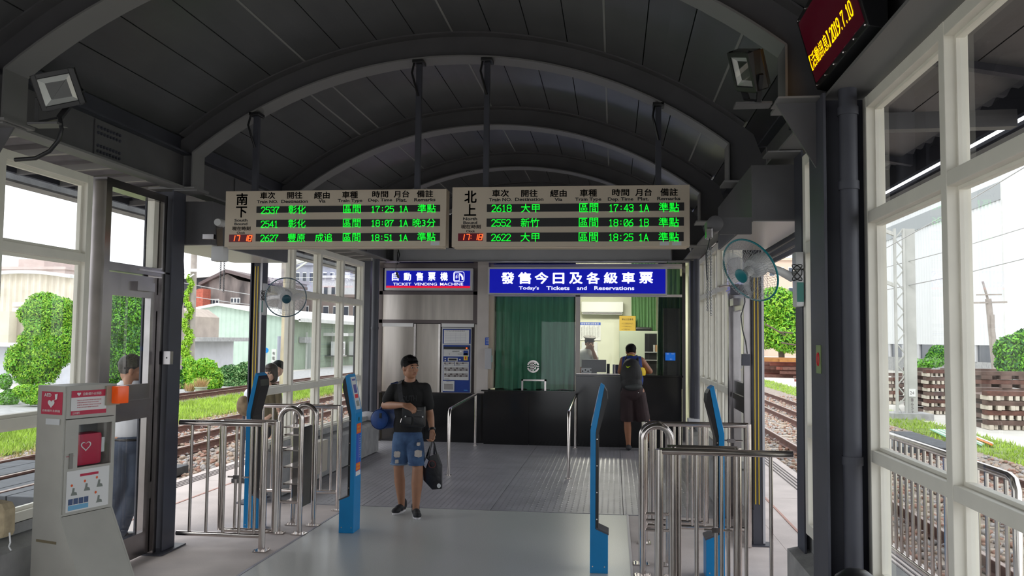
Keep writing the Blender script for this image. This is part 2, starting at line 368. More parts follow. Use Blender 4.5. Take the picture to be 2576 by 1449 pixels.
# low walls
wl = struct('wall_left', (-3.8, 6, 0)); wr = struct('wall_right', (1.3, 6, 0))
for y0, y1 in ((-2, 5.72), (9.06, 12.9)):
    MB().prism([(-4.0, 0), (-3.66, 0), (-3.60, .02), (-3.60, .44), (-3.66, .47), (-4.0, .55)], y0, y1).build('low_wall', M_conc, wl)
    B(-3.97, -3.72, y0, y1, .5, .565).build('sill_block', M_conc, wl)
for y0, y1, x in ((-2, 5.68, 1.10), (8.85, 12.95, 1.08)):
    MB().prism([(x, 0), (1.5, 0), (1.5, .5), (x+.13, .47), (x, .44)], y0, y1).build('low_wall', M_conc, wr)
    B(x+.11, 1.42, y0, y1, .46, .63 if y0 < 0 else .545).build('sill_block', M_conc, wr)
# unseen wall behind the camera, added to keep the hall dark; dark gable ends
wb = struct('wall_unseen_end', (-1.3, -2, 0)); B(-3.95, -2.6, -2.12, -2, 0, 3.0).build('wall_panel', M_box, wb); B(0, 1.4, -2.12, -2, 0, 3.0).build('wall_panel', M_box, wb); B(-3.95, 1.4, -2.12, -2, 2.4, 3.3).build('lintel', M_box, wb)
for y in (-2.05, 14.36):
    mb = MB(); o_ = arcpts(.19); mb.prism([(XC-HS-.3, 3.0)]+[p for p in o_]+[(XC+HS+.3, 3.0)], y-.03, y+.03); mb.build('gable_panel', M_steel, wb if y < 0 else cl)
# eaves outside
def corr(x0, x1, y0, y1, z, pitch=.2, amp=.03):
    mb = MB(); ys_ = np.arange(y0, y1, pitch/4); v = []; f = []
    for i, y in enumerate(ys_):
        dz = amp if (i % 4) in (1, 2) else 0; v += [(x0, y, z(x0)+dz), (x1, y, z(x1)+dz)]
        if i: f.append((2*i-2, 2*i, 2*i+1, 2*i-1))
    return mb.add(v, f)
for sx, nm, xe, lab in ((-1, 'eave_left', -4.93, 'left'), (1, 'eave_right', 2.36, 'right')):
    e = thing('roof_eave', 'dark %s roof eave with purlins outside the %s windows' % ('corrugated', lab), 'eave', (xe, 6, 3.2))
    xi = XC+sx*2.55; zz = (lambda x: 3.46-abs(x-xi)*.2) if sx > 0 else (lambda x: 3.20-abs(x-xi)*.06)
    corr(min(xi, xe), max(xi, xe), -2, 17.5, zz).build('roof_sheet', mat('weathered_roof_sheet', (.10, .10, .115), .55, 0, .3, 5), e)
    pur = None
    for y in np.arange(-1.8, 17.4, .55 if sx < 0 else 1.1):
        MB().bar((xi, y, zz(xi)-.05), (xe, y, zz(xe)-.04), .04 if sx < 0 else .06, .05 if sx < 0 else .09).build('purlin', M_flange if sx < 0 else M_steel, e)
    MB().prism([(xe-sx*.02, 3.0), (xe+sx*.14, 3.0), (xe+sx*.14, 3.12), (xe+sx*.12, 3.12), (xe+sx*.12, 3.02), (xe-sx*.02, 3.02)], 6.1 if sx < 0 else -2, 17.5).build('gutter', M_conc if sx < 0 else M_steel, e)
    MB().bar((xe, -2, 3.19 if sx > 0 else 3.13), (xe, 17.5, 3.19 if sx > 0 else 3.13), .04, .2 if sx > 0 else .1).build('edge_beam', M_steel, e)
    for y in (2.6, 5.2, 7.8, 10.4) if sx > 0 else (): MB().bar((XC+sx*2.5, y, 3.05), (xe-sx*.05, y, 3.06), .09, .10).build('outrigger', M_rib, e)
# shutter boxes
def shutter(xa, xb, z0, z1, y0, y1, lab):
    t = thing('shutter_box', lab, 'shutter box', ((xa+xb)/2, y0, z0)); B(xa, xb, y0, y1, z0, z1).build('housing', M_rib, t, bevel=.004)
    B(xa+.01, xb-.01, y0+.02, y1-.02, z0-.006, z0-.001).build('bottom_plate', mat('pale_steel_sheet', (.58, .57, .57), .35, .3), t)
    return t
sL = shutter(-3.98, -3.4, 2.53, 2.9, 6.84, 8.55, 'grey roller shutter box above left platform opening')
sR = shutter(.9, 1.3, 2.55, 2.92, 5.72, 7.55, 'grey roller shutter box above right platform opening')
def guide(x, y, lab):
    t = thing('shutter_guide', lab, 'shutter guide', (x, y, 0)); B(x-.045, x+.045, y-.03, y+.03, .3, 2.6).build('channel', M_steel, t)
    for dx in (-.03, .0): B(x+dx-.005, x+dx+.005, y-.036, y-.03, .35, 2.5).build('yellow_stripe', mat('yellow_tape', (.55, .38, .03), .5), t)
    B(x+.03, x+.05, y-.04, y-.03, .02, 2.6).build('edge_strip', M_box, t); B(x-.05, x+.05, y-.03, y+.03, .01, .3).build('foot', M_steel, t); B(x-.1, x+.1, y-.08, y+.08, 0, .01).build('base_plate', M_steel, t)
guide(1.25, 7.68, 'shutter guide post with yellow stripes at right opening'); guide(-3.76, 8.67, 'shutter guide post with yellow stripes at left opening')
# slatted shutter rolled up at the right opening
t = thing('roller_shutter', 'rolled-up open slat shutter under the right shutter box', 'shutter', (1.34, 6.7, 2.4))
for k in range(3): B(1.33, 1.35, 5.75, 7.6, 2.42+k*.055, 2.455+k*.055).build('slat', M_steel, t)
# fascia and soffit over the counter
ft = struct('trim_3'); B(-3.95, 1.3, 13.5, 13.56, 3.005, 3.215).build('fascia', M_box, ft)
B(-3.95, 1.3, 13.5, 14.3, 3.0, 3.012).build('soffit', mat('mirror_steel', (.6, .57, .55), .06, 1), ft)
B(-3.95, 1.3, 13.45, 13.5, 2.995, 3.01).build('edge_angle', M_flange, ft)
# glass doors
def gdoor(name, X, y0, y1, closer=True, swing=0, sx=-1):
    t = struct(name, (X, y0, 0)); R_ = Matrix.Translation((X, y1, 0)) @ Matrix.Rotation(swing, 4, 'Z') @ Matrix.Translation((-X, -y1, 0))
    def b(n, m, *a): return B(*a, M=R_).build(n, m, t)
    b('stile', M_ssd, X-.025, X+.025, y0, y0+.085, .02, 2.22); b('stile', M_ssd, X-.025, X+.025, y1-.085, y1, .02, 2.22)
    for z0, z1, n in ((.02, .2, 'bottom_rail'), (1.1, 1.37, 'push_panel'), (2.05, 2.22, 'top_rail')): b(n, M_ssd, X-.025, X+.025, y0+.085, y1-.085, z0, z1)
    b('push_bar', M_ssd, X+sx*-.03-.01, X+sx*-.03+.01, y0+.06, y1-.06, 1.2, 1.25)
    for z0, z1 in ((.2, 1.1), (1.37, 2.05)): MB().add([R_ @ Vector(p) for p in ((X, y0+.085, z0), (X, y1-.085, z0), (X, y1-.085, z1), (X, y0+.085, z1))], [(0, 1, 2, 3)]).build('pane', GLASS, t)
    for z in (.45, 1.95): b('hinge', M_ssd, X-.035, X+.035, y1-.012, y1+.012, z, z+.13)
    if closer: b('door_closer', M_ssd, X-sx*.03-.03, X-sx*.03+.03, y1-.34, y1-.09, 2.1, 2.17); b('closer_arm', M_ss, X-sx*.06-.01, X-sx*.06+.01, y1-.34, y1+.12, 2.255, 2.27)
    return t
gdoor('door_1', -3.72, 5.82, 6.52)
f = struct('trim_4', (-3.7, 6.2, 0)); B(-3.78, -3.66, 5.73, 5.8, 0, 2.9).build('door_jamb', M_ssd, f); B(-3.78, -3.66, 6.53, 6.58, 0, 2.9).build('door_jamb', M_ssd, f)
B(-3.78, -3.66, 5.8, 6.53, 2.23, 2.29).build('door_head', M_ssd, f); B(-3.78, -3.66, 5.8, 6.53, 2.84, 2.9).build('transom_head', M_ssd, f)
B(-3.76, -3.7, 6.45, 6.52, 2.3, 2.84).build('transom_bead', M_white, f)
MB().add([(-3.72, 5.8, 2.29), (-3.72, 6.53, 2.29), (-3.72, 6.53, 2.84), (-3.72, 5.8, 2.84)], [(0, 1, 2, 3)]).build('pane', GLASS, f)
gdoor('door_2', 1.2, 7.78, 8.72, True, 0, 1)
f = struct('trim_5', (1.2, 8.2, 0)); B(1.14, 1.26, 7.72, 7.77, 0, 2.6).build('door_jamb', M_ssd, f); B(1.14, 1.26, 8.73, 8.8, 0, 2.6).build('door_jamb', M_ssd, f); B(1.14, 1.26, 7.77, 8.73, 2.23, 2.3).build('door_head', M_ssd, f)
# ------------------------------------------------------------------ stainless railings, gates, arches, handrails
M_rail = mat('stainless_tube', (.66, .61, .58), .18, 1, .1, 12)
def rail_panel(label, Y, xa, xb, zt, zb, bx, posts, cat='railing', name='railing', r=.023, group=None, latch=None):
    t = thing(name, label, cat, ((xa+xb)/2, Y, 0), group)
    T([(xa, Y, zt), (xb, Y, zt)], r, 14).build('top_rail', M_rail, t, 1); T([(xa, Y, zb), (xb, Y, zb)], r*.85, 14).build('bottom_rail', M_rail, t, 1)
    for x in bx: T([(x, Y, zb), (x, Y, zt)], .0125, 10).build('baluster', M_rail, t, 1)
    for x, z0 in posts:
        p = T([(x, Y, z0), (x, Y, zt+.012)], .028, 16).build('post', M_rail, t, 1)
        if z0 == 0: B(x-.055, x+.055, Y-.055, Y+.055, 0, .008).build('foot_plate', M_rail, t); [T([(x+a, Y+b, .008), (x+a, Y+b, .02)], .007, 6).build('bolt', M_rail, t) for a, b in ((-.042, -.042), (.042, .042))]
    if latch:
        lx, lz = latch; T([(lx-.08, Y-.02, lz), (lx+.1, Y-.02, lz)], .007, 8).build('latch_bolt', M_rail, t, 1); B(lx-.03, lx+.04, Y-.03, Y-.008, lz-.016, lz+.016).build('latch_plate', M_ssd, t)
    return t
def span(a, b, st): return [a+st*i for i in range(int(abs((b-a)/st))+1)]
rail_panel('stainless railing from left column to post, in front of gate', 6.79, -3.6, -2.86, 1.03, .12, [-3.49, -3.345, -3.2, -3.06, -2.93], [(-2.86, 0)])
rail_panel('stainless gate folded behind the front left railing', 6.88, -3.25, -2.79, 1.035, .14, [-3.14, -3.01, -2.9], [(-3.26, .14), (-2.79, .14)], 'gate', 'gate', latch=(-3.12, .58))
rail_panel('stainless railing behind arches, reaching front left blue post', 8.5, -3.66, -2.78, 1.04, .18, span(-3.6, -2.86, .105), [(-2.78, 0), (-3.66, .1)], latch=(-3.3, .62))
rail_panel('front right stainless railing running to the column', 5.78, .3, 1.16, 1.02, .1, span(1.02, .42, -.158), [(.3, 0)])
rail_panel('stainless gate folded behind the front right railing', 5.88, .36, .82, 1.03, .12, [.44, .55, .68, .76], [(.4, .12), (.82, .12)], 'gate', 'gate', latch=(.68, .5))
rail_panel('rear right stainless railing in front of the tiled windows' if 0 else 'rear right stainless railing near the shutter guide', 7.58, .27, 1.15, 1.03, .15, span(.36, 1.08, .105), [(1.15, .002), (.27, 0)], latch=(1.0, .9))
rail_panel('stainless gate folded behind the rear right railing', 7.68, .34, .8, 1.02, .17, span(.42, .76, .11), [(.34, .17), (.8, .17)], 'gate', 'gate')
def arch(label, x0, x1, Y, h, group=None, rungs=()):
    t = thing('guard_arch', label, 'barrier arch', ((x0+x1)/2, Y, 0), group); r = (x1-x0)/2; xc = (x0+x1)/2
    pts = [(x0, Y, .006)]+[(xc-r*math.cos(a), Y, h-r-.024+r*math.sin(a)) for a in np.linspace(0, PI, 17)]+[(x1, Y, .006)]
    T(pts, .024, 16).build('arch_tube', M_rail, t, 1)
    for z in rungs: T([(x0, Y, z), (x1, Y, z)], .011, 8).build('rung', M_rail, t, 1)
    for x in (x0, x1):
        B(x-.06, x+.06, Y-.05, Y+.05, 0, .007).build('foot_plate', M_rail, t)
        for a in (-.045, .045): T([(x+a, Y, .007), (x+a, Y, .022)], .007, 6).build('bolt', M_rail, t)
    return t
arch('left stainless arch of the pair, nearer one', -2.98, -2.78, 7.42, 1.135, rungs=(.28,)); arch('left stainless arch of the pair, farther one', -2.98, -2.78, 7.78, 1.135)
arch('right stainless arch of the pair, nearer one', .22, .43, 6.53, 1.135, rungs=(.34, .46)); arch('right stainless arch of the pair, farther one', .22, .43, 6.88, 1.12, rungs=(.34,))
t = thing('leaflet_rack', 'stainless rack with five shelves between the left arches', 'rack', (-2.88, 7.6, .25))
M_sheet = mat('grey_steel_sheet', (.16, .155, .15), .3, .9, .1, 10)
B(-2.80, -2.79, 7.475, 7.725, .22, .93).build('side_plate', M_sheet, t); B(-2.965, -2.79, 7.71, 7.72, .22, .93).build('back_plate', M_sheet, t); B(-2.97, -2.785, 7.475, 7.725, .93, .94).build('top_plate', M_rail, t)
for z in (.25, .42, .57, .72, .86): B(-2.965, -2.80, 7.48, 7.71, z, z+.012).build('shelf', M_rail, t)
for lab, xa, xb, ya, yb in (('left freestanding stainless handrail in front of the counter', -2.1, -2.265, 10.85, 14.0), ('right freestanding stainless handrail in front of the counter', -.565, -.62, 10.87, 13.98)):
    t = thing('handrail', lab, 'handrail', (xa, (ya+yb)/2, 0)); h = .84; p = Vector((xa, ya, 0)); q = Vector((xb, yb, 0)); d = (q-p).normalized()
    pts = [p, p+Vector((0, 0, h-.09)), p+d*.02+Vector((0, 0, h-.03)), p+d*.09+Vector((0, 0, h)), q-d*.02+Vector((0, 0, h))]
    T(pts, .022, 14).build('rail_tube', M_rail, t, 1); T([q-d*.04, q-d*.04+Vector((0, 0, h))], .02, 14).build('rear_post', M_rail, t, 1)
    for c in (p, q-d*.04): MB().lathe([(.02, .012), (.045, .01), (.045, 0)], Matrix.Translation(c), 16).build('floor_flange', M_rail, t, 1)
# ------------------------------------------------------------------ blue card reader posts
M_bsh = mat('reader_grey', (.7, .72, .74), .4); M_purple = mat('reader_screen', (.12, .12, .45), .2); M_rd = mat('red_print', (.75, .03, .05), .5)
M_org = mat('orange_print', (.85, .13, .03), .5); M_dbl = mat('blue_print', (.02, .10, .55), .5); M_paper = mat('white_paper', (.80, .80, .80), .6); M_yelp = mat('yellow_print', (.85, .65, .05), .5)
def validator(label, xf, Y, s, posters=True):
    t = thing('card_reader_post', label, 'card reader', (xf, Y, 0)); X = lambda d: xf-s*d; w = .10; kz = 1.05
    P_ = lambda pts: [(X(d), z) for d, z in pts]
    MB().prism(P_([(0, 0), (.135, 0), (.135, .29), (.04, .33), (.04, kz), (.105, 1.40), (.075, 1.42), (0, kz+.02)]), Y-w, Y+w).build('post_body', M_blue, t, bevel=.003)
    MB().prism(P_([(.04, .335), (.062, .33), (.062, kz-.02), (.13, 1.30), (.125, 1.36), (.105, 1.395), (.04, kz)]), Y-w+.004, Y+w-.004).build('back_cover', M_blk, t, bevel=.002)
    MB().prism(P_([(.045, .325), (.14, .285), (.14, .298), (.045, .34)]), Y-w-.001, Y+w+.001).build('base_cap', mat('dark_grey_cap', (.08, .08, .1), .5), t)
    # sloping reader head
    h0, h1 = Vector((X(.0), 0, kz+.02)), Vector((X(.075), 0, 1.42)); up = (h1-h0); n = Vector((s*up.z, 0, -s*up.x)).normalized() if s > 0 else Vector((-up.z, 0, up.x)).normalized()
    def head(u0, u1, v0, v1, off=.004): return [h0+up*v0+n*off+Vector((0, Y-w+2*w*u0, 0)), h0+up*v0+n*off+Vector((0, Y-w+2*w*u1, 0)), h0+up*v1+n*off+Vector((0, Y-w+2*w*u1, 0)), h0+up*v1+n*off+Vector((0, Y-w+2*w*u0, 0))]
    def slab(q, nn, m, name, par, th=.004):
        v = q+[p-nn*th for p in q]; return MB().add(v, [(0, 1, 2, 3), (7, 6, 5, 4), (0, 4, 5, 1), (1, 5, 6, 2), (2, 6, 7, 3), (3, 7, 4, 0)]).build(name, m, par)
    pn = slab(head(.16, .84, .08, .92), n, M_bsh, 'reader_panel', t)
    slab(head(.3, .72, .50, .72, .0055), n, M_purple, 'screen', pn, .002); slab(head(.28, .74, .37, .47, .0055), n, M_rd, 'red_label', pn, .002); slab(head(.3, .7, .16, .3, .0055), n, mat('grey_print', (.3, .32, .3), .5), 'card_symbol', pn, .002); slab(head(.3, .75, .82, .87, .0055), n, M_purple, 'print_line', pn, .002)
    if posters:
        sx = Vector((s, 0, 0)); F = lambda u0, u1, z0, z1, o=.001: [Vector((xf+s*o, Y-w+2*w*u, z)) for u, z in ((u0, z0), (u1, z0), (u1, z1), (u0, z1))]
        pb = slab(F(.18, .86, .5, .97), sx, M_dbl, 'route_sticker', t, .002)
        slab(F(.18, .86, .88, .97, .0018), sx, M_org, 'orange_header', pb, .001); slab(F(.18, .86, .545, .615, .0018), sx, M_org, 'orange_footer', pb, .001); slab(F(.18, .86, .5, .54, .0018), sx, M_paper, 'white_footer', pb, .001)
        tx = TXT(); o = Vector((xf+s*.0026, Y-w, 0))
        for k in range(10): tx.put(['大甲', '日南', '苑裡', '通霄', '白沙屯', '龍港', '後龍', '大山', '談文', '竹南'][k], o+Vector((0, .125, .845-k*.021)), (0, .04, 0), (0, 0, .013))
        tx.rect(o, (0, .2, 0), (0, 0, 1), .5, .515, .63, .875)
        tx.build('route_lettering', M_paper, pb)
        tx = TXT(); tx.put('請刷卡', o+Vector((0, .06, .93)), (0, .09, 0), (0, 0, .02)); tx.put('進站出站', o+Vector((0, .05, .895)), (0, .11, 0), (0, 0, .022)); tx.put('請勿跨區', o+Vector((0, .05, .585)), (0, .11, 0), (0, 0, .022)); tx.put('感應票卡', o+Vector((0, .05, .555)), (0, .11, 0), (0, 0, .018)); tx.build('yellow_lettering', M_yelp, pb)
        MB().lathe([(0, .002), (.02, .002), (.02, 0)], Matrix.Translation((xf, Y, 1.01)) @ Matrix.Rotation(s*PI/2, 4, 'Y'), 12).build('speaker_grille', mat('dark_teal', (0, .08, .12), .5), t)
    for z in (.4, .6, .8, 1.0): MB().lathe([(0, .002), (.005, .002), (.005, 0)], Matrix.Translation((X(.051), Y-w+.003, z)) @ Matrix.Rotation(PI/2, 4, 'X'), 8).build('screw', M_rail, t)
    for d in (.02, .11): MB().lathe([(0, .002), (.005, .002), (.005, 0)], Matrix.Translation((X(d), Y-w-.0005, .05)) @ Matrix.Rotation(PI/2, 4, 'X'), 8).build('screw', M_rail, t)
    return t
validator('blue card reader post with route sticker facing the aisle, left', -2.315, 7.62, 1)
validator('blue card reader post seen from its black back, left', -3.33, 7.58, -1)
validator('blue card reader post right of the walkway, standing free', -.175, 6.65, -1)
validator('blue card reader post behind the front right railing', .815, 6.6, 1)
# ------------------------------------------------------------------ departure boards
GLY = {'0': [[(0, 1.5), (1, 0), (3, 0), (4, 1.5), (4, 6.5), (3, 8), (1, 8), (0, 6.5), (0, 1.5)], [(.6, 1.6), (3.4, 6.4)]], '1': [[(.8, 6.5), (2, 8), (2, 0)], [(.8, 0), (3.2, 0)]], '2': [[(0, 6.5), (1, 8), (3, 8), (4, 6.5), (4, 5.2), (0, 0), (4, 0)]], '3': [[(0, 6.8), (1, 8), (3, 8), (4, 6.8), (4, 5.2), (3, 4.2), (1.5, 4.2)], [(3, 4.2), (4, 3), (4, 1.2), (3, 0), (1, 0), (0, 1.2)]], '4': [[(3, 0), (3, 8), (0, 2.5), (4.2, 2.5)]], '5': [[(4, 8), (.3, 8), (.3, 4.6), (3, 4.8), (4, 3.6), (4, 1.3), (3, 0), (1, 0), (0, 1)]], '6': [[(3.6, 8), (1.5, 6.5), (0, 3.5), (0, 1.2), (1, 0), (3, 0), (4, 1.2), (4, 3.2), (3, 4.4), (1, 4.4), (0, 3.2)]], '7': [[(0, 7), (0, 8), (4, 8), (1.5, 3.5), (1.3, 0)]], '8': [[(1, 4.2), (0, 5.4), (0, 6.8), (1, 8), (3, 8), (4, 6.8), (4, 5.4), (3, 4.2), (1, 4.2), (0, 3), (0, 1.2), (1, 0), (3, 0), (4, 1.2), (4, 3), (3, 4.2)]], 'A': [[(0, 0), (2, 8), (4, 0)], [(.8, 2.8), (3.2, 2.8)]], 'B': [[(.3, 0), (.3, 8), (3, 8), (4, 7), (4, 5.3), (3, 4.2), (.3, 4.2)], [(3, 4.2), (4, 3), (4, 1.2), (3, 0), (.3, 0)]], ':': [[(2, 2), (2, 2.8)], [(2, 5.6), (2, 6.4)]], '9': [[(.4, 0), (2.5, 1.5), (4, 4.5), (4, 6.8), (3, 8), (1, 8), (0, 6.8), (0, 4.8), (1, 3.6), (3, 3.6), (4, 4.8)]], '.': [[(1.6, 0), (1.6, .8)]]}
GLY['o'] = GLY['0'][:1]
def led(st, p, q, w=.0052):                        # thin stroke characters between corners p and q of an upright plane
    mb = MB(); n = len(st); cw = (q.x-p.x)/(n-.22); h = q.z-p.z
    for i, ch in enumerate(st):
        for ln in GLY[ch]:
            pts = [Vector((p.x+cw*(i+.78*x/4), p.y, p.z+w/2+(h-w)*z/8)) for x, z in ln]
            for a, b in zip(pts, pts[1:]): d = (b-a).normalized()*w*.4; mb.bar(a-d, b+d, w, .002, (0, -1, 0))
    return mb
def board(label, x0, y0, x1, y1, dirn, rows, L, S, Ox, Oy, clock, strips, stickers):
    Yf = 6.6; a = W(x0, y1, Y=Yf); b = W(x1, y0, Y=Yf); b.z = W(x0, y0, Y=Yf).z+.003
    t = thing('departure_board', label, 'departure board', ((a.x+b.x)/2, Yf+.06, a.z))
    B(a.x, b.x, Yf, Yf+.13, a.z, b.z).build('case', M_cream, t, bevel=.003)
    P_ = lambda q: (Ox+q[0]*S, Oy+q[1]*S)
    hd = TXT()
    for s_, q0, q1, off in L:
        u = P_(q0); v = P_(q1); hd.px(s_, Yf-.0015, u[0], u[1], v[0], v[1], off)
    hd.split('header_word', M_ink, t)
    for k, (q0, q1, txts) in enumerate(strips):
        u = P_(q0); v = P_(q1); p = W(u[0], v[1], Y=Yf); q = W(v[0], u[1], Y=Yf)
        sp = B(p.x, q.x, Yf-.003, Yf, p.z, q.z).build('led_row', M_ledbg, t); g = TXT()
        for s_, c0, c1 in txts:
            c = P_(c0); d = P_(c1)
            if ord(s_[0]) < 256: led(s_, W(c[0], d[1], Y=Yf-.005), W(d[0], c[1], Y=Yf-.005)).build('led_word', M_green, sp)
            else: g.px(s_, Yf-.005, c[0], c[1], d[0], d[1], 0)
        g.split('led_word', M_green, sp)
    u = P_(clock[0]); v = P_(clock[1]); p = W(u[0], v[1], Y=Yf); q = W(v[0], u[1], Y=Yf)
    ck = B(p.x, q.x, Yf-.003, Yf, p.z, q.z).build('clock_display', mat('dark_red_display', (.05, 0, .005), .3, emit=(.25, 0, .02), es=.1), t)
    # seven segment digits, slanted
    mb = MB(); w = q.x-p.x; h = q.z-p.z; SEG = {'1': 'bc', '7': 'abc', '8': 'abcdefg'}
    for i, (ch, fx) in enumerate(zip('1718', (.1, .31, .64, .83))):
        cx = p.x+w*fx; dw = w*.13; z0 = p.z+h*.13; dh = h*.37; sk = .18
        pt = lambda u_, v_: (cx+u_*dw+(v_*dh)*sk, Yf-.006, z0+v_*dh)
        SG = {'a': ((0, 2), (1, 2)), 'b': ((1, 1), (1, 2)), 'c': ((1, 0), (1, 1)), 'd': ((0, 0), (1, 0)), 'e': ((0, 0), (0, 1)), 'f': ((0, 1), (0, 2)), 'g': ((0, 1), (1, 1))}
        for g_ in SEG[ch]: mb.bar(pt(*SG[g_][0]), pt(*SG[g_][1]), .0035, h*.09 if 0 else .006, (0, 0, 1) if g_ in 'adg' else (1, 0, 0))
    if dirn == 'n':
        for zz in (.3, .62): mb.box(p.x+w*.52, p.x+w*.545, Yf-.006, Yf-.004, p.z+h*zz, p.z+h*(zz+.1))
    mb.build('red_digits', M_red, ck)
    for sx0, sy0 in stickers:
        u = P_((sx0, sy0)); p = W(u[0], u[1]+8, Y=Yf); B(p.x, p.x+.07, Yf-.001, Yf, p.z, p.z+.03).build('sticker', M_bsh, t)
    B(a.x+.02, b.x-.02, Yf+.02, Yf+.11, a.z-.012, a.z).build('bottom_lip', M_cream, t)
    return t
H0 = [('車次', 448, 98, 612, 175), ('Train NO.', 412, 185, 642, 222), ('開往', 738, 95, 905, 172), ('Destination', 676, 180, 965, 220), ('經由', 1030, 95, 1200, 172), ('Via', 1078, 178, 1155, 215), ('車種', 1332, 90, 1505, 168), ('Train Type', 1285, 172, 1552, 218), ('時間', 1658, 85, 1832, 160), ('Dep. Time', 1615, 168, 1875, 212), ('月台', 1890, 82, 2060, 160), ('Plat.', 1918, 165, 2032, 205), ('備註', 2140, 78, 2318, 158), ('Remarks', 2112, 162, 2342, 202), ('南', 190, 112, 315, 242), ('下', 185, 255, 308, 375), ('South', 170, 388, 312, 420), ('Bound', 170, 428, 310, 458), ('現在時刻', 145, 470, 345, 515), ('Clock', 195, 525, 288, 550)]
H1 = [('車次', 448, 70, 625, 148), ('Train NO.', 415, 155, 655, 195), ('開往', 752, 70, 925, 148), ('Destination', 688, 152, 985, 192), ('經由', 1055, 70, 1228, 148), ('Via', 1100, 155, 1182, 192), ('車種', 1365, 65, 1545, 145), ('Train Type', 1315, 152, 1590, 200), ('時間', 1702, 62, 1882, 138), ('Dep. Time', 1658, 150, 1925, 198), ('月台', 1945, 60, 2118, 138), ('Plat.', 1970, 148, 2088, 185), ('備註', 2208, 55, 2390, 138), ('Remarks', 2175, 145, 2415, 182), ('北', 158, 80, 288, 212), ('上', 155, 222, 283, 345), ('North', 145, 360, 292, 392), ('Bound', 147, 400, 292, 432), ('現在時刻', 122, 437, 330, 480), ('Clock', 177, 492, 272, 518)]
cv = lambda H: [(s, (a, b), (c, d), .03 if ord(s[0]) > 256 else .026) for s, a, b, c, d in H]
rw = lambda L: [(s, (a, b), (c, d)) for s, a, b, c, d in L]
board('cream southbound departure board, left one, with red clock', 564, 482, 1123, 621, 's', 3, cv(H0), 600/2576, 550, 460, ((113, 558), (362, 640)), [
 ((409, 238), (2393, 325), rw([('2537', 460, 258, 652, 333), ('彰化', 752, 240, 942, 335), ('區間', 1345, 235, 1535, 328), ('17:25', 1648, 248, 1890, 320), ('1A', 1950, 245, 2042, 318), ('準點', 2148, 230, 2345, 322)])),
 ((406, 388), (2391, 478), rw([('2541', 458, 408, 640, 483), ('彰化', 750, 392, 940, 486), ('區間', 1342, 388, 1533, 482), ('18:07', 1648, 400, 1888, 472), ('1A', 1950, 398, 2040, 472), ('晚3分', 2095, 385, 2342, 476)])),
 ((400, 540), (2391, 632), rw([('2627', 453, 560, 642, 634), ('豐原', 745, 545, 935, 637), ('成追', 1040, 545, 1230, 635), ('區間', 1340, 542, 1532, 635), ('18:51', 1645, 556, 1880, 628), ('1A', 1948, 556, 2038, 628), ('準點', 2145, 535, 2342, 630)]))], [(2290, 640)])
board('cream northbound departure board, right one, with red clock', 1136, 472, 1735, 621, 'n', 3, cv(H1), 620/2576, 1130, 460, ((92, 527), (350, 608)), [
 ((394, 206), (2455, 306), rw([('2618', 445, 228, 648, 305), ('大甲', 750, 218, 945, 310), ('區間', 1360, 212, 1558, 310), ('17:43', 1672, 222, 1922, 302), ('1A', 1985, 222, 2085, 302), ('準點', 2192, 205, 2402, 305)])),
 ((391, 359), (2452, 460), rw([('2552', 443, 380, 640, 456), ('新竹', 748, 368, 942, 462), ('區間', 1355, 365, 1557, 462), ('18:06', 1670, 378, 1920, 455), ('1B', 1985, 375, 2082, 455), ('準點', 2190, 362, 2400, 460)])),
 ((390, 513), (2450, 616), rw([('2622', 442, 532, 640, 608), ('大甲', 745, 520, 942, 614), ('區間', 1353, 517, 1555, 614), ('18:25', 1668, 530, 1920, 608), ('1A', 1982, 530, 2080, 610), ('準點', 2188, 516, 2400, 614)]))], [(2200, 620), (2330, 620)])
for x, l in ((-2.95, 'far left hanger rod of the southbound board'), (-1.58, 'hanger rod nearer the middle of the southbound board'), (-1.02, 'hanger rod nearer the middle of the northbound board'), (.34, 'far right hanger rod of the northbound board')):
    zt = CZ+math.sqrt(RR*RR-(x-XC)**2); t = thing('hanger_rod', l, 'hanger', (x, 6.68, 2.95)); B(x-.022, x+.022, 6.65, 6.69, 2.94, zt+.02).build('rod', M_steel, t)
    B(x-.045, x+.045, 6.6, 6.72, zt-.035, zt-.008).build('clamp', M_blk, t, bevel=.004); T([(x-.03, 6.62, zt-.02), (x-.045, 6.6, zt-.12), (x-.02, 6.62, zt-.22), (x, 6.64, zt-.3)], .009, 8).build('cable', M_blk, t, 1)
# ------------------------------------------------------------------ red scrolling sign under the roof at the right
t = thing('scrolling_sign', 'dark red scrolling sign with amber lettering, upper right', 'display', (1.0, 4.0, 3.1))
yA, yB = 3.50, 4.385; sgX = lambda z, o=0.: .992-(z-3.111)*.27-o
tp_ = lambda y, z, o: Vector((sgX(z, o), y, z+o*.27))
MB().prism([(sgX(3.02), 3.02), (1.12, 3.02), (1.12, 3.5), (sgX(3.46), 3.46)], yA, yB).build('case', M_blk, t, bevel=.006) if 0 else None
v = [Vector((x, y, z)) for y in (yA, yB) for x, z in ((sgX(3.026), 3.026), (1.09, 3.01), (1.09, 3.385), (sgX(3.385), 3.385))]; MB().add(v, [(0, 1, 2, 3), (7, 6, 5, 4), (0, 4, 5, 1), (1, 5, 6, 2), (2, 6, 7, 3), (3, 7, 4, 0)]).build('case', M_blk, t, bevel=.004)
def tslab(y0, y1, z0, z1, o0, o1, n, m): v = [tp_(y, z, o) for o in (o0, o1) for y, z in ((y0, z0), (y1, z0), (y1, z1), (y0, z1))]; return MB().add(v, [(0, 1, 2, 3), (7, 6, 5, 4), (0, 4, 5, 1), (1, 5, 6, 2), (2, 6, 7, 3), (3, 7, 4, 0)]).build(n, m, t)
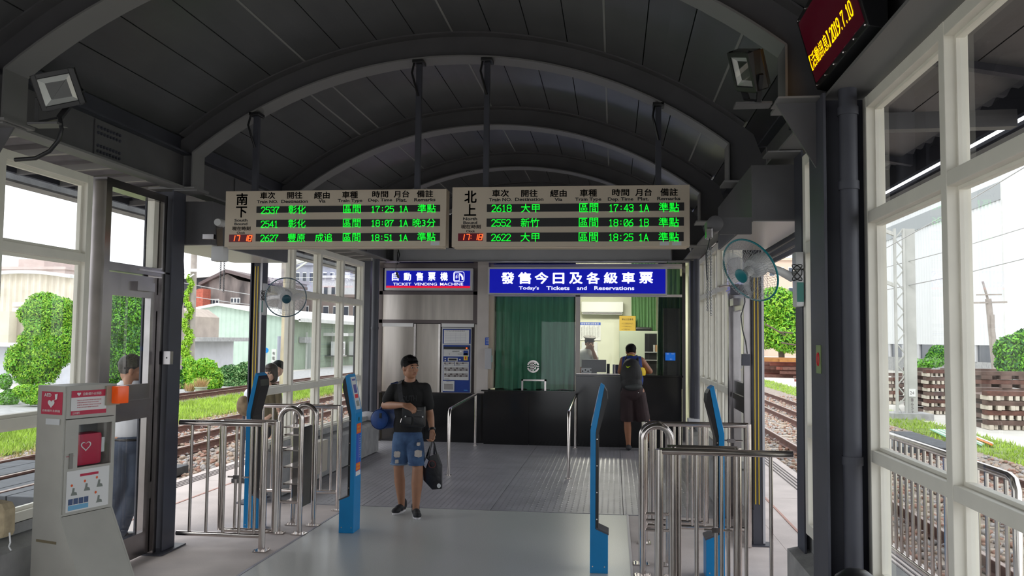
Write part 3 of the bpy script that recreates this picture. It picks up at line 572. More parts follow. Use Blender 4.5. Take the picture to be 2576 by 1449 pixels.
tslab(yA+.03, yB-.03, 3.054, 3.357, 0, .004, 'display_window', mat('dark_red_acrylic', (.05, .004, .010), .25, emit=(.14, 0, .015), es=.10))
tx = TXT(); up_ = tp_(0, 1, 0)-tp_(0, 0, 0)
tx.put('【活動訊息】', tp_(4.35, 3.111, .0052), (0, -.37, 0), up_*.074, .0); tx.split('amber_word', M_yel, t)
lm = led('2o19.7.1o', Vector((0, 0, 0)), Vector((.34, 0, .066)), .007); lm.v = [tp_(3.95-p.x, 3.113+p.z, .0052-p.y*.2) for p in lm.v]; lm.build('amber_word', M_yel, t)
for k in range(6):
    for z in (3.04, 3.372): c = tp_(yA+.03+k*.165, z, .002); MB().ell(c, (.006, .006, .006), None, 8, 6).build('screw', M_rail, t)
for y in (3.7, 4.2): B(1.02, 1.06, y-.02, y+.02, 3.38, 3.58).build('hanger', M_blk, t)
# ------------------------------------------------------------------ floodlights
def frame(n, roll=0.):
    n = Vector(n).normalized(); x = Vector((0, 0, 1)).cross(n).normalized(); y = n.cross(x); M = Matrix((x, y, n)).transposed().to_4x4()
    return M @ Matrix.Rotation(roll, 4, 'Z')
def flood(label, c, n, roll, foot):
    t = thing('floodlight', label, 'floodlight', c); M = Matrix.Translation(c) @ frame(n, roll)
    mb = MB(); mb.box(-.115, .115, -.1, .1, -.06, -.01, M); mb.box(-.115, -.088, -.1, .1, -.01, .012, M); mb.box(.088, .115, -.1, .1, -.01, .012, M); mb.box(-.088, .088, -.1, -.074, -.01, .012, M); mb.box(-.088, .088, .074, .1, -.01, .012, M)
    mb.build('housing', M_blk, t, bevel=.005)
    mb = MB()
    for k in range(7): mb.box(-.1+k*.03, -.092+k*.03, -.09, .09, -.085, -.06, M)
    mb.build('cooling_fin', M_blk, t)
    q = [M @ Vector(p) for p in ((-.088, -.074, .006), (.088, -.074, .006), (.088, .074, .006), (-.088, .074, .006), (0, 0, -.045))]
    MB().add(q, [(0, 1, 4), (1, 2, 4), (2, 3, 4), (3, 0, 4)]).build('reflector', mat('floodlight_reflector', (.75, .75, .73), .3, .6), t)
    MB().box(-.012, .012, -.012, .012, -.044, -.035, M).build('led_chip', mat('yellow_led_chip', (.7, .6, .05), .4), t)
    MB().add([M @ Vector(p) for p in ((-.088, -.074, .009), (.088, -.074, .009), (.088, .074, .009), (-.088, .074, .009))], [(0, 1, 2, 3)]).build('pane', GLASS, t)
    a = M @ Vector((-.12, -.02, -.03)); b = M @ Vector((.12, -.02, -.03)); f_ = Vector(foot); r = (b-a).normalized()
    MB().bar(a, f_-r*.06+Vector((0, 0, .02)), .02, .03).bar(b, f_+r*.06+Vector((0, 0, .02)), .02, .03).bar(f_-r*.07+Vector((0, 0, .02)), f_+r*.07+Vector((0, 0, .02)), .03, .012).build('bracket', M_blk, t)
    B(f_.x-.09, f_.x+.09, f_.y-.05, f_.y+.05, f_.z-.012, f_.z).build('mounting_plate', M_rib, t)
    MB().box(-.03, .03, -.1005, -.1, -.05, -.03, M).build('sticker', M_paper, t)
    return t
fl_left = flood('black floodlight on the left column facing the camera', W(146, 226, Y=4.35), (.45, -.85, -.30), .32, W(120, 312, Y=4.4))
flood('black floodlight under the roof at upper right, side on', W(1870, 180, Y=4.35), (-.90, -.20, -.38), -.35, W(1893, 262, Y=4.4))
T([W(*p, Y=4.4) for p in ((150, 295), (155, 325), (148, 352), (125, 380), (90, 398), (38, 402))], .012, 10).build('conduit', M_blk, fl_left, 1)
# ------------------------------------------------------------------ wall fans
M_fanw = mat('fan_white_plastic', (.66, .66, .67), .35); M_teal = mat('fan_teal_plastic', (.0, .20, .24), .35); M_wire = mat('fan_wire', (.55, .56, .58), .35, .4)
M_blade = bpy.data.materials.new('clear_blade'); M_blade.use_nodes = True; _b = M_blade.node_tree.nodes['Principled BSDF']; _b.inputs['Base Color'].default_value = (.75, .76, .8, 1); _b.inputs['Alpha'].default_value = .45; _b.inputs['Roughness'].default_value = .25
def fan(label, c, n, base, rimm, basesz=(.05, .06, .17)):
    t = thing('wall_fan', label, 'fan', c); M = Matrix.Translation(c) @ frame(n); R_ = .205
    T([M @ Vector((R_*math.cos(a), R_*math.sin(a), 0)) for a in np.linspace(0, 2*PI, 49)[:-1]], .006, 8, closed=True).build('guard_rim', rimm, t, 1)
    v = []; f = []; k = 0
    def wire(pts, r=.0011):
        nonlocal k
        for i in range(len(pts)-1):
            a, b = pts[i], pts[i+1]; d = (b-a).normalized(); x = d.orthogonal().normalized(); y = d.cross(x)
            for q in (a, b):
                for j in range(3): v.append(tuple(q+(x*math.cos(2.094*j)+y*math.sin(2.094*j))*r))
            for j in range(3): f.append((k+j, k+(j+1) % 3, k+3+(j+1) % 3, k+3+j))
            k += 6
    for i in range(72):
        a = 2*PI*i/72
        wire([M @ Vector((r*math.cos(a), r*math.sin(a), z)) for r, z in ((.045, .088), (.12, .078), (.175, .05), (R_, .0))])
        if i % 2: wire([M @ Vector((r*math.cos(a), r*math.sin(a), z)) for r, z in ((.06, -.06), (.15, -.05), (R_, 0))])
    for r, z in ((.12, .079), (.17, .052)): wire([M @ Vector((r*math.cos(a), r*math.sin(a), z)) for a in np.linspace(0, 2*PI, 37)], .0012)
    npmesh('guard_wires', v, f, M_wire, t, kind='stuff')
    MB().lathe([(0, .096), (.035, .094), (.046, .086), (.046, .08), (0, .08)], M, 24).build('badge', M_teal if c[0] > 0 else mat('dark_teal_badge', (.012, .07, .10), .35), t, 1)
    for j in range(3):
        mb = MB(); vv = []; N = 9
        for i in range(N):
            u = i/(N-1); r = .03+u*.145; a0 = j*2.094+.25*u; w_ = .25+.75*math.sin(PI*min(1, u*.8+.12)); da = .42*w_/(.5+u)
            for q, z in ((-1, -.012), (-.3, .0), (.4, .008), (1, .02)): vv.append(M @ Vector((r*math.cos(a0+q*da), r*math.sin(a0+q*da), .03+z)))
        mb.add(vv, [(4*i+c, 4*i+c+1, 4*i+5+c, 4*i+4+c) for i in range(N-1) for c in range(3)]); mb.build('blade', M_blade, t, 2)
    MB().lathe([(0, .055), (.028, .052), (.032, .01), (.03, 0), (0, 0)], M, 20).build('hub', M_fanw, t, 1)
    MB().lathe([(0, -.17), (.045, -.165), (.065, -.13), (.072, -.07), (.06, -.02), (0, -.02)], M, 24).build('motor_housing', M_fanw, t, 1)
    b = Vector(base); m_ = M @ Vector((0, -.02, -.11)); sx, sy, sz = basesz
    a1 = b+(m_-b)*.15; T([a1, b+(m_-b)*.5+Vector((0, 0, .01)), m_], [.03, .026, .03], 12).build('arm', M_fanw, t, 1)
    MB().box(b.x-sx/2, b.x+sx/2, b.y-sy, b.y+sy, b.z-sz, b.z+.06).build('control_base', M_fanw, t, 1, .015); MB().box(b.x-sx/2, b.x+sx/2, b.y-sy*.9, b.y+sy*.9, b.z+.065, b.z+.17).build('wall_bracket', M_fanw, t, 1, .008)
    MB().box(b.x-sx*.4, b.x+sx*.4, b.y-sy-.004, b.y-sy, b.z-sz+.03, b.z-.02).build('control_panel', mat('fan_green_panel', (.03, .18, .15), .4), t)
    ps = [b+Vector((-.02 if b.x > 0 else .03, -sy-.01, .1))+Vector((.03*math.sin(3*q), 0, -.06+.05*math.cos(2*q+.5))) for q in np.linspace(0, 2*PI, 30)]
    T(ps, .0035, 6).build('cable_coil', M_blk, t, 1)
    return t
fan('white wall fan with grey rim on the left column', (-3.37, 8.45, 2.16), (.42, -.87, -.26), (-3.72, 8.70, 2.15), mat('fan_grey_rim', (.10, .16, .2), .35))
fan('white wall fan with teal rim on the right column', W(1887, 680, Y=5.35), (-.72, -.54, -.46), (1.14, 5.47, 2.14), M_teal)
# ------------------------------------------------------------------ shutter motors and chains
def chain(p0, p1, name, par, nl=26):
    p0 = Vector(p0); p1 = Vector(p1); mb = MB(); d = (p1-p0)/nl
    for i in range(nl):
        c = p0+d*(i+.5); L = d.length*.75; ax = Vector((1, 0, 0)) if i % 2 else Vector((0, 1, 0))
        mb.tube([c+ax*(.007*math.cos(a))+Vector((0, 0, L*math.sin(a))) for a in np.linspace(0, 2*PI, 9)[:-1]], .0022, 4, closed=True)
    mb.build(name, mat('chain_steel', (.45, .45, .47), .35, .9), par, kind='stuff')
t = thing('shutter_motor', 'white shutter motor box with hanging chain, left', 'motor', (-3.32, 6.75, 2.42)); c = W(553, 640, Y=6.72)
MB().box(c.x-.055, c.x+.055, c.y-.05, c.y+.05, c.z-.06, c.z+.065).build('motor_box', M_fanw, t, 1, .012); MB().lathe([(0, .03), (.03, .03), (.034, 0), (.034, -.06), (0, -.06)], Matrix.Translation(W(551, 560, Y=6.74)) @ Matrix.Rotation(PI/2, 4, 'X'), 20).build('drive_wheel', M_fanw, t, 1)
MB().bar(W(551, 560, Y=6.78), c, .05, .03).build('drive_arm', M_ssd, t); B(-3.41, c.x-.05, c.y-.02, c.y+.02, 2.56, 2.6).build('motor_bracket', M_ssd, t); q = W(556, 655, Y=6.7); chain(q, q-Vector((0, 0, .24)), 'chain', t); chain(q+Vector((.025, .01, 0)), q+Vector((.025, .01, -.26)), 'chain', t)
t = thing('shutter_motor', 'dark cylindrical shutter motor with hanging chain, right', 'motor', (.75, 5.6, 2.5)); c = W(1797, 565, Y=5.7)
MB().lathe([(0, -.13), (.05, -.13), (.053, -.12), (.053, .05), (.04, .06), (0, .06)], Matrix.Translation(c) @ Matrix.Rotation(PI/2, 4, 'X'), 24).build('motor_drum', M_rib, t, 1)
B(c.x+.04, .9, 5.72, 5.76, c.z-.06, c.z+.05).build('mounting_arm', M_rib, t); B(c.x-.06, c.x-.02, 5.62, 5.7, c.z-.1, c.z-.03).build('gearbox', M_ssd, t, bevel=.006)
q = W(1780, 620, Y=5.66); chain(q, q-Vector((0, 0, .42)), 'chain', t, 40); chain(q+Vector((.022, .01, 0)), q+Vector((.022, .01, -.45)), 'chain', t, 42)
T([W(*p, Y=5.62) for p in ((1786, 600), (1776, 640), (1777, 680), (1779, 705))], .004, 6).build('control_cable', M_blk, t, 1)
# small electrical bundle over the ticket machine sign
t = thing('junction_box', 'pale junction box with loose cables under the fascia', 'junction box', W(985, 640, Y=13.42)); c = W(985, 650, Y=13.42)
MB().box(c.x-.1, c.x+.1, 13.34, 13.44, c.z-.06, c.z+.08, ).build('box', M_fanw, t, bevel=.01)
for k in range(4): T([c+Vector((-.15+k*.09, -.09, .17)), c+Vector((-.2+k*.12, -.11, .05)), c+Vector((-.05+k*.06, -.12, -.02-.03*k)), c+Vector((k*.04, -.1, .1))], .009, 6).build('cable', M_blk, t, 1)
T([c+Vector((.1, -.1, 0)), W(996, 700, Y=13.34)], .005, 6).build('pull_cord', M_blk, t); a = W(998, 685, Y=13.33); MB().bar(a, W(1003, 700, Y=13.33), .05, .03).build('cord_handle', mat('grey_handle', (.12, .12, .13), .4), t)
# hanging cables, switches
t = thing('hanging_cable', 'thin black cable dangling beside the left opening', 'cable', W(440, 900, Y=6.85)); T([W(*p, Y=6.86) for p in ((460, 640), (462, 690), (461, 740), (455, 790), (452, 840), (447, 862), (438, 880))], .006, 6).build('cable', M_blk, t, 1)
t = thing('hanging_cable', 'thin black cable dangling beside the right glass door', 'cable', (1.15, 8.5, 2)); T([W(*p, Y=7.62) for p in ((1872, 730), (1874, 760), (1864, 795), (1868, 830), (1876, 860), (1880, 890))], .006, 6).build('cable', M_blk, t, 1)
t = thing('switch_box', 'grey lock box on the column by the left opening', 'switch box', (-3.58, 6.6, 1.6)); q = W(424, 900, Y=6.58); MB().box(q.x-.03, q.x+.03, 6.55, 6.6, q.z-.055, q.z+.055).build('box', M_ssd, t, bevel=.003); MB().lathe([(0, .002), (.006, .002), (.006, 0)], Matrix.Translation((q.x, 6.55, q.z)) @ Matrix.Rotation(PI/2, 4, 'X'), 8).build('keyhole', M_ink, t)
t = thing('switch_box', 'dark lock box on the post beside right glass door', 'switch box', (1.17, 7.6, 1.6)); q = W(1875, 905, Y=7.66); MB().box(q.x-.035, q.x+.035, 7.62, 7.66, q.z-.05, q.z+.05).build('box', M_steel, t, bevel=.003)
t = thing('door_stay', 'thin steel stay rod with clamp above the right glass door', 'rod', (1.15, 8.0, 2.3)); T([W(1808, 722, Y=7.72), W(1858, 716, Y=7.72)], .008, 8).build('rod', M_rail, t, 1); q = W(1858, 722, Y=7.7); MB().box(q.x-.07, q.x+.09, 7.66, 7.74, q.z-.07, q.z+.02).build('clamp', M_steel, t, 1, .01)
t = thing('pull_cord', 'white pull cord with small cube hanging at upper right', 'cord', W(2337, 100, Y=4.0)); T([W(2332, -60, Y=4.0), W(2337, 95, Y=4.0)], .004, 6).build('cord', M_fanw, t); q = W(2337, 103, Y=4.0); MB().box(q.x-.013, q.x+.013, 3.987, 4.013, q.z-.013, q.z+.013).build('cord_weight', M_fanw, t, 1, .003)
t = thing('no_smoking_sticker', 'small green sticker with red ring on right column', 'sticker', (.999, 4.4, 1.6)); a = W(2053, 868, X=.997); b = W(2064, 940, X=.997)
yy0, yy1 = sorted((a.y, b.y)); B(.9955, .9995, 4.29, 4.38, b.z, a.z).build('backing', mat('pale_green_sticker', (.22, .30, .12), .5), t)
T([(.994, 4.335+.02*math.cos(k), (a.z+b.z)/2+.03*math.sin(k)) for k in np.linspace(0, 2*PI, 17)[:-1]], .004, 6, closed=True).build('red_ring', M_rd, t)
t = thing('utility_box', 'small cream metal box with lock on left low wall', 'box', (-3.56, 10.1, .3)); a = W(793, 1120, X=-3.52); MB().box(-3.6, -3.5, 9.85, 10.25, .12, .5).build('box', M_cream if 0 else mat('cream_metal_box', (.55, .5, .42), .5), t, 1, .006); MB().lathe([(0, .006), (.018, .006), (.018, 0)], Matrix.Translation((-3.5, 10.0, .33)) @ Matrix.Rotation(PI/2, 4, 'Y'), 12).build('lock', M_rail, t)
t = thing('litter_bin', 'black round-topped bin at the bottom right edge', 'bin', (1.0, 3.9, 0)); MB().lathe([(0, .82), (.045, .812), (.082, .785), (.1, .74), (.1, .02), (.09, 0), (0, 0)], Matrix.Translation((.995, 3.72, 0)), 32).build('bin_body', M_blk, t, 1); MB().lathe([(.101, .70), (.104, .70), (.104, .72), (.101, .72)], Matrix.Translation((.995, 3.72, 0)), 32).build('rim_band', M_steel, t)
t = thing('folded_trolley', 'beige padded trolley back with string at bottom left edge', 'trolley', W(5, 1400, Y=4.0)); a = W(-60, 1400, Y=4.02); b = W(28, 1265, Y=4.02)
MB().prism([(a.x, W(0, 1352, Y=4).z), (b.x-.01, W(0, 1352, Y=4).z), (b.x, W(0, 1340, Y=4).z), (b.x-.003, b.z-.03), (b.x-.02, b.z), (a.x, b.z+.02)], 3.98, 4.06).build('padded_back', mat('beige_padding', (.42, .34, .22), .8, 0, .25, 20, .3, 60), t, bevel=.008)
B(a.x+.02, a.x+.05, 4.0, 4.03, 0, 1.0).build('frame_leg', M_steel, t); B(W(4, 0, Y=4).x-.012, W(4, 0, Y=4).x+.012, 4.0, 4.03, 0, .9).build('frame_leg', mat('beige_tube', (.35, .3, .22), .5), t)
T([W(24, 1340, Y=3.97), W(26, 1365, Y=3.97), W(22, 1375, Y=3.96), W(28, 1385, Y=3.96)], .004, 6).build('string', M_fanw, t)
# ------------------------------------------------------------------ defibrillator cabinet
M_aed = mat('off_white_cabinet', (.47, .46, .42), .5, 0, .05, 8, .05, 90); M_aedr = mat('crimson_print', (.55, .02, .07), .5)
K = W(164, 972, Y=4.72); th = math.radians(73); nx, ny = math.sin(th), -math.cos(th); tx_, ty_ = math.cos(th), math.sin(th)
AM = Matrix(((tx_, -nx, 0, K.x), (ty_, -ny, 0, K.y), (0, 0, 1, 0), (0, 0, 0, 1))); AW, AD, AH = .37, .23, K.z
t = thing('defibrillator_cabinet', 'off-white defibrillator cabinet with orange beacon, left foreground', 'cabinet', (K.x, K.y, 0))
kz = K.z-.765
def AP(x, y, z): return AM @ Vector((x, y, z))
side = [(0, AH), (0, kz), (-.36, .0), (AD, 0), (AD, AH)]
mb = MB()
for x0, x1 in ((0, .012), (AW-.012, AW)):
    v = [AP(x, y, z) for x in (x0, x1) for y, z in side]; n = len(side); mb.add(v, [tuple(range(n)), tuple(range(n, 2*n))[::-1]]+[(i, (i+1) % n, n+(i+1) % n, n+i) for i in range(n)])
mb.box(.012, AW-.012, AD-.012, AD, 0, AH, AM); mb.box(.012, AW-.012, 0, AD-.012, AH-.012, AH, AM); mb.box(.012, AW-.012, 0, AD-.012, kz, kz+.012, AM)
mb.build('cabinet_shell', M_aed, t)
v = [AP(x, y, z) for x in (.012, AW-.012) for y, z in ((0.0, kz-.004), (-.36, 0), (-.345, 0), (.012, kz-.004))]; MB().add(v, [(0, 1, 2, 3), (7, 6, 5, 4), (0, 4, 5, 1), (1, 5, 6, 2), (2, 6, 7, 3), (3, 7, 4, 0)]).build('sloping_front_panel', M_aed, t)
B(.012, AW-.012, -.004, .008, AH-.195, AH-.002, M=AM).build('header_panel', M_aed, t)
wz0, wz1, wx0, wx1 = AH-.49, AH-.235, .10, .34
mb = MB(); mb.box(.012, wx0, -.006, .008, kz+.012, AH-.2, AM); mb.box(wx1, AW-.012, -.006, .008, kz+.012, AH-.2, AM); mb.box(wx0, wx1, -.006, .008, wz1, AH-.2, AM); mb.box(wx0, wx1, -.006, .008, kz+.012, wz0, AM)
dr = mb.build('door', M_aed, t)
MB().add([AP(*p) for p in ((wx0, 0, wz0), (wx1, 0, wz0), (wx1, 0, wz1), (wx0, 0, wz1))], [(0, 1, 2, 3)]).build('pane', GLASS, dr)
B(.04, .065, -.012, -.006, wz0-.0, wz0+.09, M=AM).build('handle', mat('recess_grey', (.25, .24, .22), .5), dr)
MB().box(.10, .30, .025, .13, wz0-.0, wz0+.195, AM).build('defibrillator_case', M_aedr, t, 1, .02)
B(.298, .32, .03, .1, wz0+.07, wz0+.16, M=AM).build('grey_tag', M_bsh, t); B(.012, AW-.012, .14, .15, kz, AH-.2, M=AM).build('inner_back', mat('inner_grey', (.2, .2, .2), .7), t)
def heart(cx, cy, s_, fn, seg=24, cut=False):
    pts = []
    for k in range(seg):
        a = 2*PI*k/seg; x = .5*math.sin(a)**3; y = (13*math.cos(a)-5*math.cos(2*a)-2*math.cos(3*a)-math.cos(4*a))/34
        pts.append(fn(cx+x*s_*1.06, cy+y*s_))
    return pts
def poly(fn_pts, m, name, par): return MB().add(fn_pts, [tuple(range(len(fn_pts)))]).build(name, m, par)
sf = lambda u, z: AP(-.0015, AD-u, z)                # left side face, u from the back edge
MB().add([sf(.035, AH-.17), sf(.215, AH-.17), sf(.215, AH-.035), sf(.035, AH-.035)], [(0, 1, 2, 3)]).build('side_sticker', M_aedr, t)
sf2 = lambda u, z: AP(-.003, AD-u, z); poly(heart(.12, AH-.105, .055, sf2), M_paper, 'heart_symbol', t)
sf3 = lambda u, z: AP(-.004, AD-u, z); tx = TXT(); tx.put('AED', sf3(.06, AH-.065), sf3(.12, 0)-sf3(.06, 0), (0, 0, .02), .02); tx.put('自動體外去顫器', sf3(.05, AH-.155), sf3(.2, 0)-sf3(.05, 0), (0, 0, .014)); tx.build('side_lettering', M_paper, t)
MB().add([sf3(*p) for p in ((.15, AH-.05), (.175, AH-.045), (.155, AH-.08), (.17, AH-.078), (.12, AH-.125), (.14, AH-.088), (.128, AH-.088))], [(0, 1, 3, 2), (2, 3, 5, 6), (6, 5, 4)]).build('lightning_symbol', M_paper, t)
MB().add([sf2(.08, AH-.23), sf2(.2, AH-.23), sf2(.2, AH-.195), sf2(.08, AH-.195)], [(0, 1, 2, 3)]).build('paper_tag', M_bsh, t)
B(.04, .29, -.0065, -.0055, AH-.175, AH-.03, M=AM).build('header_paper', M_paper, t); B(.04, .29, -.008, -.007, AH-.07, AH-.03, M=AM).build('header_red_band', M_aedr, t); B(.04, .29, -.008, -.007, AH-.175, AH-.15, M=AM).build('header_red_band', M_aedr, t)
tx = TXT(); e = AP(1, 0, 0)-AP(0, 0, 0); tx.put('自動體外去顫器', AP(.12, -.009, AH-.06), e*.13, (0, 0, .018)); tx.put('公共場所', AP(.05, -.009, AH-.17), e*.05, (0, 0, .014)); tx.build('header_lettering', M_paper, t); poly(heart(.09, AH-.05, .026, lambda x, z: AP(x, -.009, z)), M_paper, 'heart_symbol', t)
tx = TXT(); [tx.put('需要急救時請打開機門取用設備', AP(.08, -.0095, AH-.092-k*.014), e*(.17-.02*(k % 2)), (0, 0, .007)) for k in range(4)]; tx.put('請撥打一一九', AP(.02, -.0095, AH-.42), e*.055, (0, 0, .008)); tx.build('red_lettering', M_aedr, t)
poly(heart(.18, wz0+.12, .07, lambda x, z: AP(x, .023, z)), M_paper, 'heart_symbol', t); poly(heart(.18, wz0+.121, .054, lambda x, z: AP(x, .0225, z)), M_aedr, 'heart_centre', t)
B(.03, .33, -.0085, -.0065, kz+.02, wz0-.015, M=AM).build('instruction_poster', M_paper, t)
tx = TXT(); pz = kz+.02; tx.rect(AP(0, -.0095, 0), e, (0, 0, 1), .12, .25, pz+.2, pz+.215); tx.build('poster_red_title', M_aedr, t)
mb = MB()
for i, (px_, pz_) in enumerate(((.08, .115), (.17, .13), (.26, .14), (.26, .045))):
    c = AP(px_, -.0095, pz+pz_)
    mb.add([AP(px_-.02, -.0095, pz+pz_-.02), AP(px_+.025, -.0095, pz+pz_-.022), AP(px_+.02, -.0095, pz+pz_-.005), AP(px_+.004, -.0095, pz+pz_+.0), AP(px_+.006, -.0095, pz+pz_+.022), AP(px_-.008, -.0095, pz+pz_+.024), AP(px_-.012, -.0095, pz+pz_)], [tuple(range(7))])
mb.build('poster_figures', mat('grey_figure_print', (.22, .24, .22), .6), t)
mb = MB(); [mb.box(.045+k*.036, .076+k*.036, -.0098, -.0092, pz+.04, pz+.075, AM) for k in range(4)]; mb.build('poster_photos', mat('photo_blue_print', (.06, .10, .22), .5), t); B(.045, .185, -.0098, -.0092, pz+.008, pz+.036, M=AM).build('poster_blue_band', mat('light_blue_print', (.18, .45, .7), .5), t)
[MB().add([AP(px_+.008*math.cos(a), -.0098, pz+pz_+.034+.008*math.sin(a)) for a in np.linspace(0, 2*PI, 13)[:-1]], [tuple(range(12))]).build('poster_step_mark', M_org, t) for px_, pz_ in ((.065, .12), (.155, .135), (.24, .145), (.235, .055))]
# ghost and teal hearts on the sloping panel
sl = lambda x, s_: AP(x, -.36*s_/.868-.002, kz-.79*s_/.868+.002)
poly(heart(.115, 0, .11, lambda x, z: sl(x, .2-z)), mat('faded_blue_print', (.38, .45, .58), .6), 'faded_heart', t); poly(heart(.24, 0, .115, lambda x, z: sl(x, .185-z)), mat('teal_print', (.0, .22, .38), .5), 'teal_heart', t)
MB().add([sl(.205, .21), sl(.225, .21), sl(.218, .285), sl(.235, .30), sl(.225, .325), sl(.195, .325), sl(.186, .30), sl(.2, .285)], [tuple(range(8))]).build('teal_figure', MATS['teal_print'], t)
MB().add([sl(.243, .165), sl(.258, .15), sl(.258, .2), sl(.272, .23), sl(.258, .26), sl(.25, .235)], [tuple(range(6))]).build('white_figure', M_aed, t)
bc = MB().box(.315, .40, -.075, -.02, AH-.12, AH-.012, AM).build('orange_beacon', mat('orange_lens', (.85, .10, .01), .25, emit=(.9, .1, 0), es=.12), t, 1, .006); B(.28, .38, -.02, -.004, AH-.13, AH-.01, M=AM).build('beacon_base', mat('beacon_base', (.4, .36, .28), .5), t)
B(-.002, 0, .02, .19, kz-.16, kz-.145, M=AM).build('tape_mark', mat('old_tape', (.22, .18, .11), .7), t)
# ------------------------------------------------------------------ end wall: ticket machine bay, counters, ticket office
YB = 14.3
M_panel = mat('brushed_panel', (.46, .42, .38), .3, 1, .25, 1.2, .02, 150, stretch=(6, 1, .5)); M_dk = mat('dark_trim_metal', (.13, .11, .11), .35, .7)
M_wallw = mat('pale_pillar_paint', (.60, .55, .52), .6, 0, .05, 5); M_office = mat('cream_office_wall', (.72, .73, .60), .7, 0, .06, 3)
M_curt = mat('green_curtain', (.085, .29, .18), .75, 0, .2, 3, .1, 200, stretch=(8, 8, .5))
wa = struct('wall_back', (-1.4, YB, 0))
P = lambda x, y: W(x, y, Y=YB)
def bb(n, m, x0, x1, z0, z1, y0=YB, y1=YB+.08, par=None, **k): return B(x0, x1, y0, y1, z0, z1).build(n, m, par or wa, **k)
bb('granite_slab', M_black, -4.0, -3.2, 0, .82, YB, YB+.1); bb('granite_slab', M_black, -3.195, -2.16, 0, .82, YB, YB+.1)
bb('granite_slab', M_black, -2.155, -1.4, 0, .875, YB-.14, YB+.3); bb('granite_slab', M_black, -1.395, -.625, 0, .875, YB-.14, YB+.3); bb('counter_slab', M_black, -2.2, -.62, .88, .905, YB-.18, YB+.42)
bb('granite_slab', M_black, -.62, .22, 0, 1.155, YB-.14, YB+.3); bb('granite_slab', M_black, .225, 1.1, 0, 1.155, YB-.14, YB+.3); bb('counter_slab', M_black, -.63, 1.12, 1.16, 1.19, YB-.18, YB+.45); bb('counter_edge', M_rail, -.62, .32, 1.192, 1.2, YB-.05, YB-.03)
bb('bay_backing', M_dk, -4.1, -2.11, 0, 3.1, YB+.1, YB+.14); bb('bay_backing', M_dk, -4.1, 1.5, 3.02, 3.4, YB+.02, YB+.06); bb('dark_trim', M_dk, -4.04, -2.3, 2.96, 3.02, YB-.03); bb('dark_trim', M_dk, -4.02, -2.3, 2.5, 2.56, YB-.02); bb('dark_trim', M_dk, -4.02, -2.3, 2.01, 2.07, YB-.02); bb('dark_trim', M_dk, -4.04, -3.96, .84, 2.96, YB-.02); bb('dark_trim', M_dk, -2.38, -2.3, 2.07, 2.96, YB-.02)
bb('upper_panel', M_panel, -3.96, -2.38, 2.07, 2.5, YB-.005); bb('lower_panel', M_panel, -3.96, -3.4, .84, 1.95); bb('lower_panel', M_panel, -3.36, -2.97, .84, 2.0); bb('lower_panel', M_panel, -2.35, -2.3, .84, 2.0)
for x in (-3.38, -2.955): bb('vertical_trim', M_rail, x-.02, x+.015, .84, 2.0, YB-.02)
bb('white_header', M_paper, -3.96, -3.42, 1.95, 2.01, YB-.015); bb('white_header', M_paper, -2.92, -2.36, 1.95, 2.01, YB-.03)
bb('pillar', M_wallw, -2.3, -2.11, .84, 3.0, YB-.06, YB+.3); bb('pillar_return', mat('warm_reveal', (.62, .53, .42), .6), -2.11, -2.03, .92, 3.0, YB-.0, YB+.3)
bb('window_head', M_wallw, -2.03, 1.14, 2.98, 3.02, YB, YB+.1); bb('window_mullion', M_wallw, -.64, -.565, .905, 2.5, YB+.0, YB+.08); bb('window_transom', M_wallw, -2.03, 1.14, 2.48, 2.52, YB, YB+.08)
bb('end_strip', mat('mirror_strip', (.7, .66, .6), .08, 1), 1.105, 1.16, 0, 3.0, YB-.16, YB-.12); bb('end_strip', MATS['mirror_strip'], -4.08, -4.03, .5, 3.0, YB-.3, YB-.26); bb('yellow_edge', mat('brass_edge', (.45, .33, .08), .35, .5), -4.035, -4.02, 0, 3.0, YB-.3, YB-.26)
bb('black_side', M_blk, -4.12, -4.08, 0, .95, YB-.3, YB-.2)
for x0, x1, z0, z1 in ((-2.03, -.64, .91, 2.48), (-.565, 1.1, 1.19, 2.48), (.9, 1.1, 2.52, 2.98)): MB().add([(x0, YB+.04, z0), (x1, YB+.04, z0), (x1, YB+.04, z1), (x0, YB+.04, z1)], [(0, 1, 2, 3)]).build('pane', GLASS, wa)
# counter ring, brackets
em = thing('window_emblem', 'round brushed metal emblem on the curtained ticket window', 'emblem', P(1341, 922)); c = P(1341, 922); c.y = YB+.02
mb = MB(); R0 = .105
for k in range(24):
    a, b = 2*PI*k/24, 2*PI*(k+1)/24
    if k in (0, 11, 12, 23): continue
    mb.add([c+Vector((r*math.cos(q), dy, r*math.sin(q))) for dy in (-.006, 0) for q in (a, b) for r in (R0*.74, R0)], [(0, 1, 3, 2), (4, 6, 7, 5), (0, 4, 5, 1), (2, 3, 7, 6), (1, 5, 7, 3), (0, 2, 6, 4)])
mb.build('emblem_ring', M_rail, em)
mb = MB()
for x0, x1, z0, z1 in ((-.012, .012, -.075, .08), (-.05, .05, .045, .065), (-.06, .06, .0, .02), (-.05, .05, -.045, -.025), (-.045, -.025, -.06, .06), (.028, .048, -.03, .03), (-.1, -.055, -.008, .008), (.055, .1, -.008, .008)): mb.box(c.x+x0, c.x+x1, YB+.014, YB+.02, c.z+z0, c.z+z1)
mb.build('emblem_bars', M_rail, em)
pb = thing('pass_through_frame', 'square metal tube frame around the ticket tray slot', 'frame', (-1.3, YB, .905)); a = P(1312, 954); b = P(1374, 980)
mb = MB(); mb.box(a.x, a.x+.03, YB-.02, YB+.03, .906, a.z); mb.box(b.x-.03, b.x, YB-.02, YB+.03, .906, a.z); mb.box(a.x, b.x, YB-.02, YB+.03, a.z-.025, a.z); mb.build('tube_frame', M_rail, pb)
